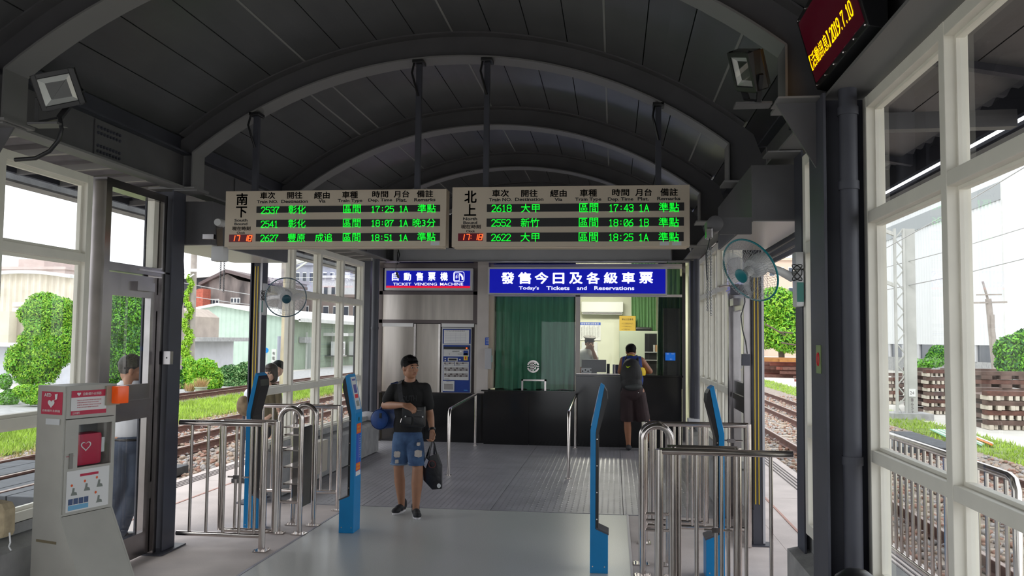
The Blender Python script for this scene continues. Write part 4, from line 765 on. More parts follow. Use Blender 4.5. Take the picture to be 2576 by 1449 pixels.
t = thing('leaflet_holder', 'grey wall box holding a leaflet on the pale pillar', 'holder', P(1232, 905)); a = P(1223, 876); b = P(1238, 928); B(a.x, b.x, YB-.14, YB-.061, b.z, a.z).build('holder_box', M_box, t, bevel=.004); B(b.x-.005, b.x+.02, YB-.12, YB-.1, b.z+.12, a.z-.12).build('leaflet', mat('pale_green_leaflet', (.5, .7, .66), .5), t)
t = thing('pillar_notice', 'small blue notice on the pale pillar above the holder', 'sign', P(1226, 860)); a = P(1222, 849); b = P(1231, 868); B(a.x, b.x, YB-.066, YB-.061, b.z, a.z).build('notice_plate', M_dbl, t); tx = TXT(); [tx.px(s_, YB-.067, 1223.3, 851+k*4, 1229.6, 854+k*4) for k, s_ in enumerate(('售票', '時間', '公告', '說明'))]; tx.build('lettering', M_paper, t)
# lit signs
def sign(label, fx, bx, Y):
    a = W(fx[0], fx[3], Y=Y); b = W(fx[2], fx[1], Y=Y); t = thing('lit_sign', label, 'sign', ((a.x+b.x)/2, Y, a.z))
    p = W(bx[0], bx[3], Y=Y); q = W(bx[2], bx[1], Y=Y); mb = MB()
    mb.box(a.x, b.x, Y, Y+.12, q.z, b.z); mb.box(a.x, b.x, Y, Y+.12, a.z, p.z); mb.box(a.x, p.x, Y, Y+.12, p.z, q.z); mb.box(q.x, b.x, Y, Y+.12, p.z, q.z); mb.build('frame', M_sframe, t, bevel=.003)
    B(p.x, q.x, Y+.01, Y+.11, p.z, q.z).build('lit_face', M_litblue, t); return t, p, q
YS = 14.12
t, p, q = sign('lit blue ticket vending machine sign with red stripe', (967, 675, 1189, 730), (971, 681, 1183, 724), YS)
B(p.x, q.x, YS+.006, YS+.01, p.z, p.z+.035).build('red_stripe', M_litred, t)
S_ = lambda x, y: (880+x*.163, 600+y*.163); tx = TXT()
for ch, x0, y0, x1, y1 in (('自', 650, 522, 755, 650), ('動', 832, 528, 945, 650), ('售', 1020, 522, 1132, 650), ('票', 1208, 522, 1322, 650), ('機', 1397, 522, 1512, 650), ('TICKET', 668, 682, 948, 726), ('VENDING', 992, 682, 1345, 726), ('MACHINE', 1392, 682, 1750, 726)): tx.px(ch, YS+.004, *S_(x0, y0), *S_(x1, y1), .03 if len(ch) == 1 else .012)
tx.split('letter', M_lit, t)
mb = MB(); a = W(*S_(1600, 668), Y=YS); b = W(*S_(1765, 512), Y=YS); w_, h_ = b.x-a.x, b.z-a.z; Q = lambda u, v: (a.x+u*w_, YS+.005, a.z+v*h_)
rr_ = [Q(.5+.5*math.copysign(abs(math.cos(k))**.35, math.cos(k)), .5+.5*math.copysign(abs(math.sin(k))**.35, math.sin(k))) for k in np.linspace(0, 2*PI, 33)[:-1]]
mb.tube(rr_, .005, 4, closed=True); mb.tube([Q(.1, .12), Q(.54, .12), Q(.54, .88), Q(.1, .88)], .006, 4, closed=True); mb.tube([Q(.22, .35), Q(.32, .35), Q(.32, .6), Q(.22, .6)], .003, 4, closed=True); mb.tube([Q(.30, .42), Q(.42, .42), Q(.42, .7), Q(.30, .7)], .003, 4, closed=True)
mb.add([Q(*z) for z in ((.62, .72), (.68, .82), (.82, .7), (.92, .45), (.92, .18), (.76, .18), (.76, .42), (.7, .55))], [tuple(range(8))]); mb.tube([Q(.6, .72), Q(.66, .86), Q(.74, .72), Q(.68, .6)], .004, 4, closed=True); mb.build('ticket_hand_symbol', M_lit, t)
t, p, q = sign("wide lit blue ticket counter sign above the curtained window", (1227, 672, 1678, 741), (1231, 677, 1674, 737), YS)
S_ = lambda x, y: (1200+x*.345, 640+y*.345); tx = TXT()
for ch, x0, y0, x1, y1 in (('發', 175, 130, 272, 215), ('售', 298, 130, 395, 215), ('今', 420, 130, 520, 215), ('日', 553, 135, 636, 215), ('及', 672, 132, 770, 215), ('各', 798, 130, 895, 215), ('級', 925, 130, 1025, 212), ('車', 1055, 130, 1152, 212), ('票', 1183, 128, 1283, 212), ("Today's", 305, 232, 452, 264), ('Tickets', 505, 232, 675, 259), ('and', 728, 232, 800, 259), ('Reservations', 855, 232, 1147, 259)): tx.px(ch, YS+.004, *S_(x0, y0), *S_(x1, y1), .032 if ord(ch[0]) > 256 else .02)
tx.split('letter', M_lit, t)
for dx in (-1.2, .0): pass
# ticket machine
a = P(1113, 990); b = P(1184, 827); t = thing('ticket_machine', 'blue ticket vending machine set in the steel wall', 'ticket machine', ((a.x+b.x)/2, YB, .84)); x0, x1, z0, z1 = a.x, b.x, .85, b.z
S_ = lambda x, y: (1080+x*.138, 800+y*.138)
def tp(n, m, u0, v0, u1, v1, d=.012, par=None, y=YB-.03): c = W(*S_(u0, v1), Y=YB-.03); e_ = W(*S_(u1, v0), Y=YB-.03); return B(c.x, e_.x, y-d, y, c.z, e_.z).build(n, m, par or t)
M_mblue = mat('machine_blue', (.0, .035, .25), .4); M_mwhite = mat('machine_white', (.62, .62, .62), .5)
B(x0-.02, x1+.02, YB-.03, YB+.35, z0-.01, z1+.02).build('cabinet', M_sframe, t, bevel=.004)
tp('map_frame', M_mblue, 246, 205, 757, 468); tp('route_map', M_paper, 268, 220, 728, 462, .016)
tp('front_panel', M_mblue, 246, 495, 750, 1350); tp('display_strip', M_blk, 268, 525, 730, 570, .016); tp('upper_plate', M_mwhite, 262, 575, 725, 697, .016)
for nm, m, *q in (('red_indicator', M_red, 672, 540, 695, 560), ('ticket_slot', M_mblue, 625, 592, 710, 680), ('yellow_slot_label', M_yelp, 632, 645, 704, 668), ('yellow_hand_label', M_yelp, 630, 690, 702, 770), ('red_hand', M_red if 0 else M_rd, 655, 705, 678, 755), ('white_label', M_mwhite, 340, 725, 520, 788), ('button_strip', M_ink, 358, 740, 502, 772), ('button', M_mwhite, 282, 728, 308, 748), ('button', M_mwhite, 282, 765, 308, 785), ('button', M_mwhite, 548, 748, 574, 768), ('white_label', M_mwhite, 260, 798, 462, 866), ('white_label', M_mwhite, 472, 798, 724, 866), ('white_plate', M_mwhite, 258, 875, 722, 1126), ('coin_tray_plate', M_mwhite, 250, 1146, 460, 1332), ('coin_tray', M_ssd, 272, 1200, 436, 1300), ('blue_text_line', mat('sky_print', (.05, .3, .7), .5), 632, 1308, 700, 1322)): tp(nm, m, *q, .020 if 'plate' in nm or 'label' in nm and 'slot' not in nm else .024)
MB().lathe([(0, .008), (.014, .008), (.016, 0)], Matrix.Translation(W(*S_(577, 605), Y=YB-.045)) @ Matrix.Rotation(PI/2, 4, 'X'), 16).build('coin_knob', M_rail, t, 1)
for (u0, v0, u1, v1, nx_, nz_) in ((275, 808, 455, 838, 6, 1), (490, 808, 706, 838, 6, 1), (276, 898, 704, 964, 12, 2), (276, 1006, 704, 1072, 12, 2)):
    for i in range(nx_):
        for j in range(nz_): w_ = (u1-u0)/nx_; h_ = (v1-v0)/nz_; tp('fare_button', M_ssd if (i+j) % 3 else M_dk, u0+i*w_+1.5, v0+j*h_+1.5, u0+(i+1)*w_-1.5, v0+(j+1)*h_-1.5, .024)
tx = TXT(); tx.px('2', YB-.052, *S_(358, 645), *S_(372, 668), .03); [tx.px(s_, YB-.052, *S_(*q0), *S_(*q1)) for s_, q0, q1 in (('購票請投幣', (420, 600), (540, 618)), ('請取車票', (515, 652), (600, 664)), ('自動售票機', (275, 1104), (365, 1116)), ('請選擇張數', (275, 846), (345, 858)), ('選擇車種', (490, 846), (555, 858)), ('退幣口', (310, 1152), (400, 1166)), ('大甲站火車時刻及票價表', (290, 232), (650, 243)))]; tx.build('lettering', M_ink, t)
tx = TXT()
for k in range(6): tx.rect(W(*S_(290, 440-k*30), Y=YB-.0475), (1, 0, 0), (0, 0, 1), 0, .36, 0, .0025)
for k in range(5): tx.rect(W(*S_(300+k*90, 440), Y=YB-.0476), (1, 0, 0), (0, 0, 1), 0, .002, 0, .16)
tx.build('map_lines', mat('pale_map_line', (.4, .4, .5), .6), t)
# curtains
def curtain(label, x0, x1, Y, z0, z1, nf, amp=.045, m=M_curt, flare=0., panels=None):
    v = []; f = []; nz_, nx_ = 14, nf*14
    for j in range(nz_+1):
        z = z1+(z0-z1)*j/nz_; fl_ = j/nz_
        for i in range(nx_+1):
            u = i/nx_; ph = u*nf*2*PI; fold = (.5+.5*math.sin(ph))**(2.2-1.2*fl_); dx = .012*math.sin(ph*1.7+3*fl_)*fl_
            v.append((x0+(x1-x0)*u+dx+flare*fl_*(u-.5), Y-amp*(.55+.45*fl_)*fold-.01*math.sin(ph*.5+1)*fl_, z+.01*math.sin(ph*.37)*fl_))
    for j in range(nz_):
        for i in range(nx_): a = j*(nx_+1)+i; f.append((a, a+1, a+nx_+2, a+nx_+1))
    t = thing('curtain', label, 'curtain', ((x0+x1)/2, Y, z0)); npmesh('cloth', v, f, m, t, True); T([(x0, Y+.02, z1+.01), (x1, Y+.02, z1+.01)], .012, 8).build('curtain_rail', M_rail, t)
curtain('green pleated curtain drawn across the left ticket window', -2.02, -.68, YB+.2, .912, 2.5, 10, .06)
curtain('light green pleated curtain on the office rear wall', .35, .86, 17.7, 1.7, 3.0, 8, .05, mat('pale_green_curtain', (.10, .22, .09), .75))
curtain('dark green curtain at right end of ticket office', .78, 1.2, YB+1.1, .9, 2.9, 6, .06, mat('deep_green_curtain', (.02, .06, .035), .8), .05)
curtain('small green curtain piece above the counter sign end', .88, 1.1, YB+.25, 2.53, 2.96, 3, .03, MATS['pale_green_curtain'])
B(-2.03, -.655, YB+.28, YB+.3, .9, 2.98).build('curtain_light_block', mat('dark_light_block', (.02, .06, .04), .9), wa)  # unseen sheet added behind the curtain to stop office light leaking through
B(-2.03, 1.14, YB+.1, YB+.16, 2.96, 3.12).build('head_light_block', M_wallw, wa)  # opaque strip added behind the sign to stop office light bleeding over it
# office room
ow = struct('wall_office', (-1, 17, 0)); YO = 17.95
B(-4.2, 1.4, YO, YO+.1, 0, 3.2).build('rear_wall', M_office, ow); B(-2.35, -2.25, YB+.3, YO, 0, 3.2).build('side_wall', M_office, ow); B(1.3, 1.4, YB+.1, YO, 0, 3.2).build('side_wall', M_office, ow); B(-2.3, 1.35, YB, YO, 3.1, 3.2).build('office_ceiling', M_office, ow); B(-2.3, 1.35, YB+.3, YO, -.02, .0).build('office_floor', M_conc, ow)
t = thing('ceiling_lamp', 'white tube lamp on the ticket office ceiling', 'lamp', (-.4, 16.4, 3.0)); B(-1.0, .4, 16.3, 16.5, 3.06, 3.1).build('lamp_base', M_paper, t); B(-.98, .38, 16.34, 16.46, 3.03, 3.06).build('lamp_tube', mat('tube_glow', (.9, .9, .8), .5, emit=(1, .98, .86), es=14), t)
al = bpy.data.lights.new('office_light', 'AREA'); al.shape = 'RECTANGLE'; al.size = 1.4; al.size_y = .5; al.energy = 48; al.color = (1, .97, .82); ao = bpy.data.objects.new('office_light', al); C.objects.link(ao); ao.location = (-.3, 16.2, 3.0)
O = lambda x, y: W(x, y, Y=YO-.02)
def obox(x0, y0, x1, y1, d, Y=YO): a = W(x0, y1, Y=Y-d); b = W(x1, y0, Y=Y-d); return a, b
t = thing('air_conditioner', 'white wall air conditioner above the cashier', 'air conditioner', O(1516, 775)); a, b = obox(1462, 759, 1568, 790, .22); B(a.x, b.x, YO-.22, YO, a.z+.04, b.z).build('body', M_paper, t, 1, .02); B(a.x+.02, b.x-.02, YO-.2, YO-.02, a.z, a.z+.035).build('louvre', M_bsh, t); B(a.x+.03, b.x-.03, YO-.205, YO-.2, a.z+.012, a.z+.03).build('air_slot', M_dk, t)
t = thing('wall_poster', 'white notice poster with blue heading behind the cashier', 'poster', O(1484, 835)); a, b = obox(1457, 811, 1511, 856, .02); B(a.x, b.x, YO-.02, YO-.005, a.z, b.z).build('poster_sheet', M_paper, t); B(a.x, b.x, YO-.024, YO-.02, b.z-.06, b.z).build('blue_heading', M_dbl, t)
tx = TXT(); o = Vector((a.x+.04, YO-.026, b.z-.05)); tx.put('旅客乘車注意事項', o, (b.x-a.x-.08, 0, 0), (0, 0, .038), 0); tx.build('heading_lettering', M_paper, t); tx = TXT(); [tx.put('請\n旅\n客\n注\n意\n乘\n車\n安\n全', (a.x+.04+k*.033, YO-.0215, a.z+.03+.02*(k % 3)), (.014, 0, 0), (0, 0, .24)) for k in range(12)]; tx.build('body_lettering', M_ink, t)
t = thing('wall_phone_board', 'pale board below the notice poster', 'board', O(1490, 880)); a, b = obox(1463, 861, 1503, 890, .02); B(a.x, b.x, YO-.02, YO, a.z, b.z).build('board', M_bsh, t)
t = thing('filing_cabinet', 'grey-green office cabinet with open dark shelves', 'cabinet', O(1605, 900)); a, b = obox(1558, 833, 1655, 960, .6); Yc = YO-.6; c1 = W(1622, 833, Y=Yc).x
B(a.x, b.x, Yc, YO-.02, 0, b.z).build('carcass', mat('cabinet_grey_green', (.38, .42, .34), .5), t, bevel=.004); B(a.x+.03, c1, Yc-.015, Yc, .1, b.z-.05).build('sliding_door', MATS['cabinet_grey_green'], t); B(c1, b.x-.02, Yc-.004, Yc, .1, b.z-.05).build('opening_shade', M_blk, t)  # black plate stands for the shade inside the open shelves
for z_ in (885, 905): zz_ = W(1630, z_, Y=Yc).z; B(c1, b.x-.02, Yc-.05, Yc-.004, zz_-.012, zz_).build('shelf', M_box, t)
for k in range(3): zz_ = W(1640, 885, Y=Yc).z; tag(B(c1+.12+k*.045, c1+.155+k*.045, Yc-.2+.152, Yc-.006, zz_+.001, zz_+.14).build('binder', [M_blk, M_conc, mat('brown_binder', (.35, .2, .1), .6)][k], None), ['black binder left on the cabinet shelf', 'grey binder in the middle of the cabinet shelf', 'brown binder right on the cabinet shelf'][k], 'binder')
t = thing('wall_certificate', 'gold framed board standing above the cabinet', 'board', O(1580, 815)); a, b = obox(1558, 795, 1599, 833, .4, YO); B(a.x, b.x, YO-.42, YO-.4, a.z+.005, b.z).build('gold_board', mat('gold_board', (.45, .30, .04), .5), t); tx = TXT(); tx.put('車站公告事項', (a.x+.05, YO-.422, b.z-.09), (b.x-a.x-.1, 0, 0), (0, 0, .04)); [tx.put('一二三四五六七八', (a.x+.05, YO-.422, b.z-.17-k*.06), (b.x-a.x-.1-.03*k, 0, 0), (0, 0, .03)) for k in range(3)]; tx.build('lettering', M_ink, t)
t = tag(B(*[v for v in (W(1600, 0, Y=17.6).x, W(1640, 0, Y=17.6).x)], 17.5, 17.8, 0, .08).build('cable_pile', M_blk, None, bevel=.03), 'black bag lying on top of the office cabinet', 'bag'); t.location = (0, 0, W(1600, 833, Y=Yc).z+.002)
t = thing('monitor', 'black computer monitor on the ticket counter', 'monitor', (-.4, 14.7, 1.19)); a = W(1463, 936, Y=14.6); b = W(1525, 905, Y=14.6); B(a.x, b.x, 14.6, 14.63, a.z, b.z).build('screen', M_blk, t, 1, .004); B((a.x+b.x)/2-.05, (a.x+b.x)/2+.05, 14.6, 14.72, 1.191, a.z+.01).build('stand', M_blk, t)
t = thing('cash_terminal', 'small black terminal beside the counter monitor', 'terminal', (-.1, 14.65, 1.19)); a = W(1526, 938, Y=14.64); b = W(1534, 915, Y=14.64); B(a.x, b.x, 14.62, 14.72, 1.191, b.z).build('body', M_blk, t, bevel=.004)
t = thing('card_terminal', 'dark blue terminal left of the leaning customer', 'terminal', (.05, 14.6, 1.19)); a = W(1541, 938, Y=14.6); b = W(1556, 917, Y=14.6); B(a.x, b.x, 14.58, 14.66, 1.191, b.z).build('body', mat('navy_plastic', (.01, .015, .06), .4), t, bevel=.004); T([(b.x-.06, 14.34, 1.2), (b.x-.06, 14.34, b.z), (b.x+.05, 14.34, b.z), (b.x+.05, 14.34, 1.2)], .008, 8).build('guard_hoop', M_rail, t, 1)
t = thing('counter_sign', 'small white sticker card with icons on the counter', 'sign', (-.5, 14.3, 1.2)); a = W(1462, 938, Y=14.33); b = W(1488, 926, Y=14.33); B(a.x, b.x, 14.325, 14.33, a.z, b.z).build('card', M_bsh, t); mb = MB(); [mb.ell((a.x+.025+k*.045, 14.324, a.z+.03+.02*(k % 2)), (.012, .001, .012), None, 8, 6) for k in range(4)]; mb.build('icons', M_ink, t)
t = thing('intercom_panel', 'bright blue panel on the dark glass at right', 'panel', P(1686, 897)); a = P(1674, 887); b = P(1699, 907); B(a.x, b.x, YB-.0, YB+.012, a.z, b.z).build('panel', mat('panel_blue', (.01, .12, .5), .3, emit=(0, .12, .55), es=.35), t); tx = TXT(); tx.px('服務', YB-.002, 1677, 888.5, 1683, 891.5); tx.px('時間', YB-.002, 1689, 888.5, 1696, 891.5); tx.px('售票口', YB-.002, 1685, 902, 1691, 905); tx.build('lettering', M_paper, t)
B(.82, 1.1, YB+.2, YB+.24, 1.19, 2.3).build('dark_partition', mat('dark_film', (.012, .014, .014), .2), ow)
# ------------------------------------------------------------------ people
M_skin = mat('warm_skin', (.40, .20, .12), .5, 0, .08, 14); M_skin2 = mat('tanned_skin', (.34, .15, .08), .5, 0, .08, 14); M_skin3 = mat('pale_skin', (.52, .32, .24), .55)
M_hair = mat('black_hair', (.006, .005, .005), .6, 0, .4, 90, .4, 120, spec=.15); M_lip = mat('lip_skin', (.30, .11, .09), .45); M_eyew = mat('eye_white', (.6, .58, .55), .3)
def cap(a, b, ra, rb): return ('c', Vector(a), Vector(b), ra, rb)
def el(c, r, M=None): return ('e', Vector(c), r, M)
def figure(name, prims, m, par, vox=.009, it=6, cuts=(), **pr):
    mb = MB()
    for p in prims:
        if p[0] == 'c':
            a, b, ra, rb = p[1:]; ax = (b-a); L = max(ax.length, 1e-4); z = ax/L; x = z.orthogonal().normalized(); y = z.cross(x)
            M = Matrix((x, y, z)).transposed().to_4x4(); M.translation = a
            prof = [(ra*math.sin(t), -ra*math.cos(t)) for t in np.linspace(0, PI/2, 6)]+[(rb*math.cos(t), L+rb*math.sin(t)) for t in np.linspace(0, PI/2, 6)]
            mb.lathe(prof, M, 16)
        elif p[0] == 'e': mb.ell(p[1], p[2], p[3], 20, 14)
        else: mb.add(*p[1:])
    me = bpy.data.meshes.new('tmp'); me.from_pydata([tuple(v) for v in mb.v], [], mb.f)
    bm = bmesh.new(); bm.from_mesh(me); bmesh.ops.remove_doubles(bm, verts=bm.verts, dist=1e-6); bmesh.ops.recalc_face_normals(bm, faces=bm.faces); bm.to_mesh(me); bm.free()
    o = bpy.data.objects.new('tmp', me); C.objects.link(o); r = o.modifiers.new('r', 'REMESH'); r.mode = 'VOXEL'; r.voxel_size = vox
    if it: sm = o.modifiers.new('s', 'SMOOTH'); sm.factor = .5; sm.iterations = it
    bpy.context.view_layer.update(); dg = bpy.context.evaluated_depsgraph_get(); m2 = bpy.data.meshes.new_from_object(o.evaluated_get(dg)); bpy.data.objects.remove(o); bpy.data.meshes.remove(me)
    bm = bmesh.new(); bm.from_mesh(m2)
    for co, no in cuts:                              # keep the side the normal points away from
        bmesh.ops.bisect_plane(bm, geom=bm.verts[:]+bm.edges[:]+bm.faces[:], plane_co=co, plane_no=no, clear_outer=True)
    base = LOC[par.name]; bmesh.ops.translate(bm, verts=bm.verts, vec=-base); bm.to_mesh(m2); bm.free()
    m2.shade_smooth(); m2.materials.clear(); m2.materials.append(m); m2.name = name
    q = bpy.data.objects.new(name, m2); link(q, par); LOC[q.name] = base
    for k, v in pr.items(): q[k] = v
    return q
def hframe(f, up=(0, 0, 1)):
    f = Vector(f).normalized(); u = Vector(up); r = f.cross(u).normalized(); u = r.cross(f)      # local x = right, y = forward, z = up
    return Matrix((r, f, u)).transposed()
def head(c, f, s=1., up=(0, 0, 1)):
    R = hframe(f, up); c = Vector(c); g = lambda x, y, z: c+R @ Vector((x*s, y*s, z*s)); Rt = R.to_4x4(); e = lambda p, r, M=Rt: el(g(*p), tuple(q*s for q in r), M)
    return [e((0, -.012, .022), (.076, .094, .088)), e((0, .02, -.035), (.062, .066, .075)), e((0, .05, -.078), (.032, .028, .026)), cap(g(0, .082, .01), g(0, .104, -.026), .010*s, .014*s), e((-.013, .09, -.03), (.01, .01, .008)), e((.013, .09, -.03), (.01, .01, .008)),
            cap(g(-.045, .068, .026), g(-.012, .083, .022), .010*s, .010*s), cap(g(.045, .068, .026), g(.012, .083, .022), .010*s, .010*s), e((0, .082, -.054), (.024, .012, .010)), e((-.04, .05, -.02), (.024, .024, .022)), e((.04, .05, -.02), (.024, .024, .022)),
            e((-.074, -.008, -.008), (.010, .020, .031)), e((.074, -.008, -.008), (.010, .020, .031)), e((.0, -.04, -.04), (.05, .05, .06))], g, R
def face_bits(par, g, R, s=1., m=M_skin, glasses=False):
    Rt = R.to_4x4()
    for x, n in ((-.031, 'eye'), (.031, 'eye')):
        e = MB().ell(g(x, .078, .008), (.0125*s, .006*s, .0065*s), Rt, 12, 8).build(n, M_eyew, par, 1); MB().ell(g(x, .083, .008), (.006*s, .003*s, .006*s), Rt, 10, 6).build('iris', M_hair, e, 1)
        MB().tube([g(x-.018, .078, .028), g(x, .086, .033), g(x+.018, .080, .028)], [.002*s, .004*s, .002*s], 6).build('eyebrow', M_hair, par, 1)
    MB().tube([g(-.021, .083, -.054), g(-.007, .093, -.051), g(.007, .093, -.051), g(.021, .083, -.054)], [.002*s, .0048*s, .0048*s, .002*s], 8).build('lips', M_lip, par, 1)
def hair(par, g, R, s=1., m=M_hair, long=0., bald=False, vox=.007):
    Rt = R.to_4x4(); e = lambda p, r: el(g(*p), tuple(q*s for q in r), Rt)
    pr = [e((0, -.014, .026), (.0815, .1, .094)), e((0, -.03, .045), (.084, .085, .082)), e((0, .012, .088), (.058, .062, .034)), e((-.07, -.004, .028), (.013, .016, .034)), e((.07, -.004, .028), (.013, .016, .034))]
    if long: pr += [e((-.076, -.014, -.02), (.017, .05, .055+long)), e((.076, -.014, -.02), (.017, .05, .055+long)), e((0, -.06, -.04), (.075, .045, .06+long)), e((0, .062, .078), (.055, .022, .022))]
    o = figure('hair', pr, m, par, vox, 2, cuts=[] if long else [(g(0, .078, .048), R @ Vector((0, .125, -.19)))])
    n = 420; th_ = RNG.uniform(0, 2*PI, n); ph = np.arccos(RNG.uniform(-.05, 1, n)); mb = MB()
    for a, b in zip(th_, ph):
        d = Vector((math.sin(b)*math.cos(a), math.sin(b)*math.sin(a), math.cos(b)))
        if d.y > .35 and d.z < .36 or d.z < .10: continue
        p = Vector((.081*d.x, -.016+.098*d.y, .034+.09*d.z)); tp = p+Vector((d.x*.008+random.uniform(-.006, .006), d.y*.006+.012, d.z*.014-.004*(1-d.z)-(.02 if d.y > .5 and d.z < .75 else 0)))
        q = g(*p); w = g(*tp); sd = R @ Vector((-d.y, d.x, 0)); sd = sd.normalized()*.007*s if sd.length > 1e-4 else R @ Vector((.007, 0, 0))
        mb.add([q-sd, q+sd, w, q+(w-q)*.3-R @ Vector((0, .008, 0))], [(0, 1, 2), (0, 2, 3), (1, 3, 2)])
    mb.build('hair_tufts', m, o, kind='stuff'); return o
def hand(w, d, pn, th, s=1., curl=.5, spread=1.):
    w = Vector(w); d = Vector(d).normalized(); pn = Vector(pn); pn = (pn-d*pn.dot(d)).normalized(); sd = d.cross(pn).normalized(); sd = sd if sd.dot(Vector(th)) > 0 else -sd
    o = []; 
    for k in (-.027, -.009, .009, .027): o.append(cap(w+sd*k*s*.7+d*.008*s, w+d*.075*s+sd*k*s, .0135*s, .0115*s))
    for k, L in ((.03, .066), (.010, .074), (-.010, .07), (-.029, .056)):
        b = w+d*.08*s+sd*k*s*spread; c1 = b+(d*math.cos(curl*.7)+pn*math.sin(curl*.7)).normalized()*L*.5*s; c2 = c1+(d*math.cos(curl*1.8)+pn*math.sin(curl*1.8)).normalized()*L*.5*s
        o += [cap(b, c1, .0092*s, .0085*s), cap(c1, c2, .0085*s, .007*s)]
    t0 = w+sd*.022*s+d*.02*s; t1 = t0+(sd*.7+d*.6+pn*.25).normalized()*.036*s; t2 = t1+(sd*.15+d*.8+pn*.55).normalized()*.032*s
    return o+[cap(t0, t1, .0125*s, .0105*s), cap(t1, t2, .010*s, .0078*s)]
def person(label, loc): return thing('person', label, 'person', loc)
def shoe(par, a, toe, m_up, m_sole, s=1., h=.06):
    a = Vector(a); toe = Vector(toe); d = (toe-a); d.z = 0; d.normalize(); R = hframe(d).to_4x4(); c = Vector((a.x, a.y, 0))
    L = .26*s; g = lambda x, y, z: c+(R @ Vector((x, y, z)))
    figure('shoe', [el(g(0, -.03, .05), (.036, .05, .05), R), el(g(0, .05, .045), (.04, .08, .04), R), el(g(0, .12, .035), (.042, .065, .032), R), cap(g(0, -.035, .06), g(0, -.03, .06+h*.6), .042, .042)], m_up, par, .007, 3, cuts=[(Vector((0, 0, .018)), Vector((0, 0, -1)))])
    pts = [(.036*math.copysign(abs(math.cos(t))**.8, math.cos(t))*(1.1 if math.sin(t) > 0 else .95), .05+.135*math.sin(t)) for t in np.linspace(0, 2*PI, 25)[:-1]]
    v = [g(x, y, z) for z in (.001, .022) for x, y in pts]; n = len(pts); MB().add(v, [tuple(range(n)), tuple(range(n, 2*n))[::-1]]+[(i, (i+1) % n, n+(i+1) % n, n+i) for i in range(n)]).build('shoe_sole', m_sole, par, 1, .004)
    return g
# --- the man walking towards the camera
Y0 = 8.42; J = lambda x, y, dy=0.: W(x, y, Y=Y0+dy)
pm = person('young man in black tee and ripped denim shorts walking to camera', (-2.03, Y0, 0))
hp, g, R = head(J(1032, 925, -.02), (.74, -.66, -.06), .98)
shL, shR = J(990, 981), J(1069, 978); elL, elR = J(968, 1020, .0), J(1081, 1036, .02); wrL, wrR = J(1016, 1019, -.26), J(1087, 1083, -.05)
hpL, hpR = J(1006, 1108), J(1046, 1108); knL, knR = J(1003, 1177, -.02), J(1051, 1180, -.12); anL = Vector((W(1009, 1262, Y=8.5).x, 8.52, .085)); anR = Vector((W(1044, 1262, Y=8.3).x, 8.34, .09))
mid = lambda a, b, t=.5: a+(b-a)*t
neckb = J(1031, 966, .01); chest = J(1029, 1000, .0); belly = J(1027, 1050, 0); pel = J(1026, 1098, 0)
skin = hp+[cap(J(1032, 948, .01), neckb, .054, .06), cap(shL, elL, .046, .038), cap(elL, mid(elL, wrL, .35), .038, .040), cap(mid(elL, wrL, .35), wrL, .040, .025), cap(shR, elR, .046, .037), cap(elR, mid(elR, wrR, .3), .037, .039), cap(mid(elR, wrR, .3), wrR, .039, .025),
    el(chest, (.14, .09, .16)), el(belly, (.13, .085, .17)), el(pel, (.14, .09, .1)), cap(hpL, knL, .066, .052), cap(knL, mid(knL, anL, .35), .050, .054), cap(mid(knL, anL, .35), anL, .055, .034), cap(hpR, knR, .066, .053), cap(knR, mid(knR, anR, .35), .054, .057), cap(mid(knR, anR, .35), anR, .057, .034), cap(anL, anL-Vector((0, 0, .05)), .034, .03), cap(anR, anR-Vector((0, 0, .05)), .034, .03)]
skin += hand(wrL, (1, -.25, -.28), (-.2, .7, -.7), (.2, -.6, .7), 1., .7); skin += hand(wrR, (.05, -.1, -1), (-.4, -.6, 0), (-.5, -.8, 0), 1., 1.15)
body = figure('body', skin, M_skin, pm, .0055, 3); face_bits(pm, g, R, .98); hair(pm, g, R, .98, vox=.006)
M_tee = mat('black_tee', (.010, .010, .011), .85, 0, .3, 6, .35, 14)
figure('t_shirt', [el(J(1030, 994, 0), (.165, .105, .15)), el(J(1028, 1030, 0), (.15, .10, .18)), el(J(1026, 1070, 0), (.148, .105, .18)), cap(J(1001, 979), J(1060, 977), .060, .060), cap(shL, mid(shL, elL, .62), .064, .062), cap(shR, mid(shR, elR, .72), .064, .060), cap(J(1024, 966, .02), J(1039, 966, .02), .058, .058)], M_tee, pm, .008, 4, cuts=[(J(1027, 1096), Vector((.03, 0, -1))), (J(1033, 957), Vector((0.03, -.35, 1)))])
M_den = mat('blue_denim', (.09, .17, .32), .85, 0, .45, 7, .5, 90, col2=(.025, .06, .15)); M_patch = mat('frayed_patch', (.55, .5, .46), .8, 0, .1, 40)
figure('denim_shorts', [el(J(1026, 1097), (.152, .112, .10)), cap(J(1009, 1110), J(1005, 1168, -.01), .090, .084), cap(J(1043, 1110), J(1049, 1168, -.09), .090, .086)], M_den, pm, .008, 3, cuts=[(J(1026, 1166), Vector((.02, 0, -1))), (J(1026, 1080), Vector((0, 0, 1)))])
for x0, y0, x1, y1, dy in ((990, 1135, 1008, 1151, -.078), (1042, 1132, 1061, 1151, -.125), (993, 1156, 1003, 1166, -.08), (1048, 1113, 1056, 1122, -.10)):
    c = J((x0+x1)/2, (y0+y1)/2, dy-.02); w_, h_ = (x1-x0)/510, (y1-y0)/510; MB().prism([(c.x+w_*math.copysign(abs(math.cos(q))**.5, math.cos(q))*random.uniform(.82, 1.05), c.z+h_*math.copysign(abs(math.sin(q))**.5, math.sin(q))*random.uniform(.82, 1.05)) for q in np.linspace(0, 2*PI, 23)[:-1]], c.y-.003, c.y+.03).build('ripped_patch', M_patch, pm)
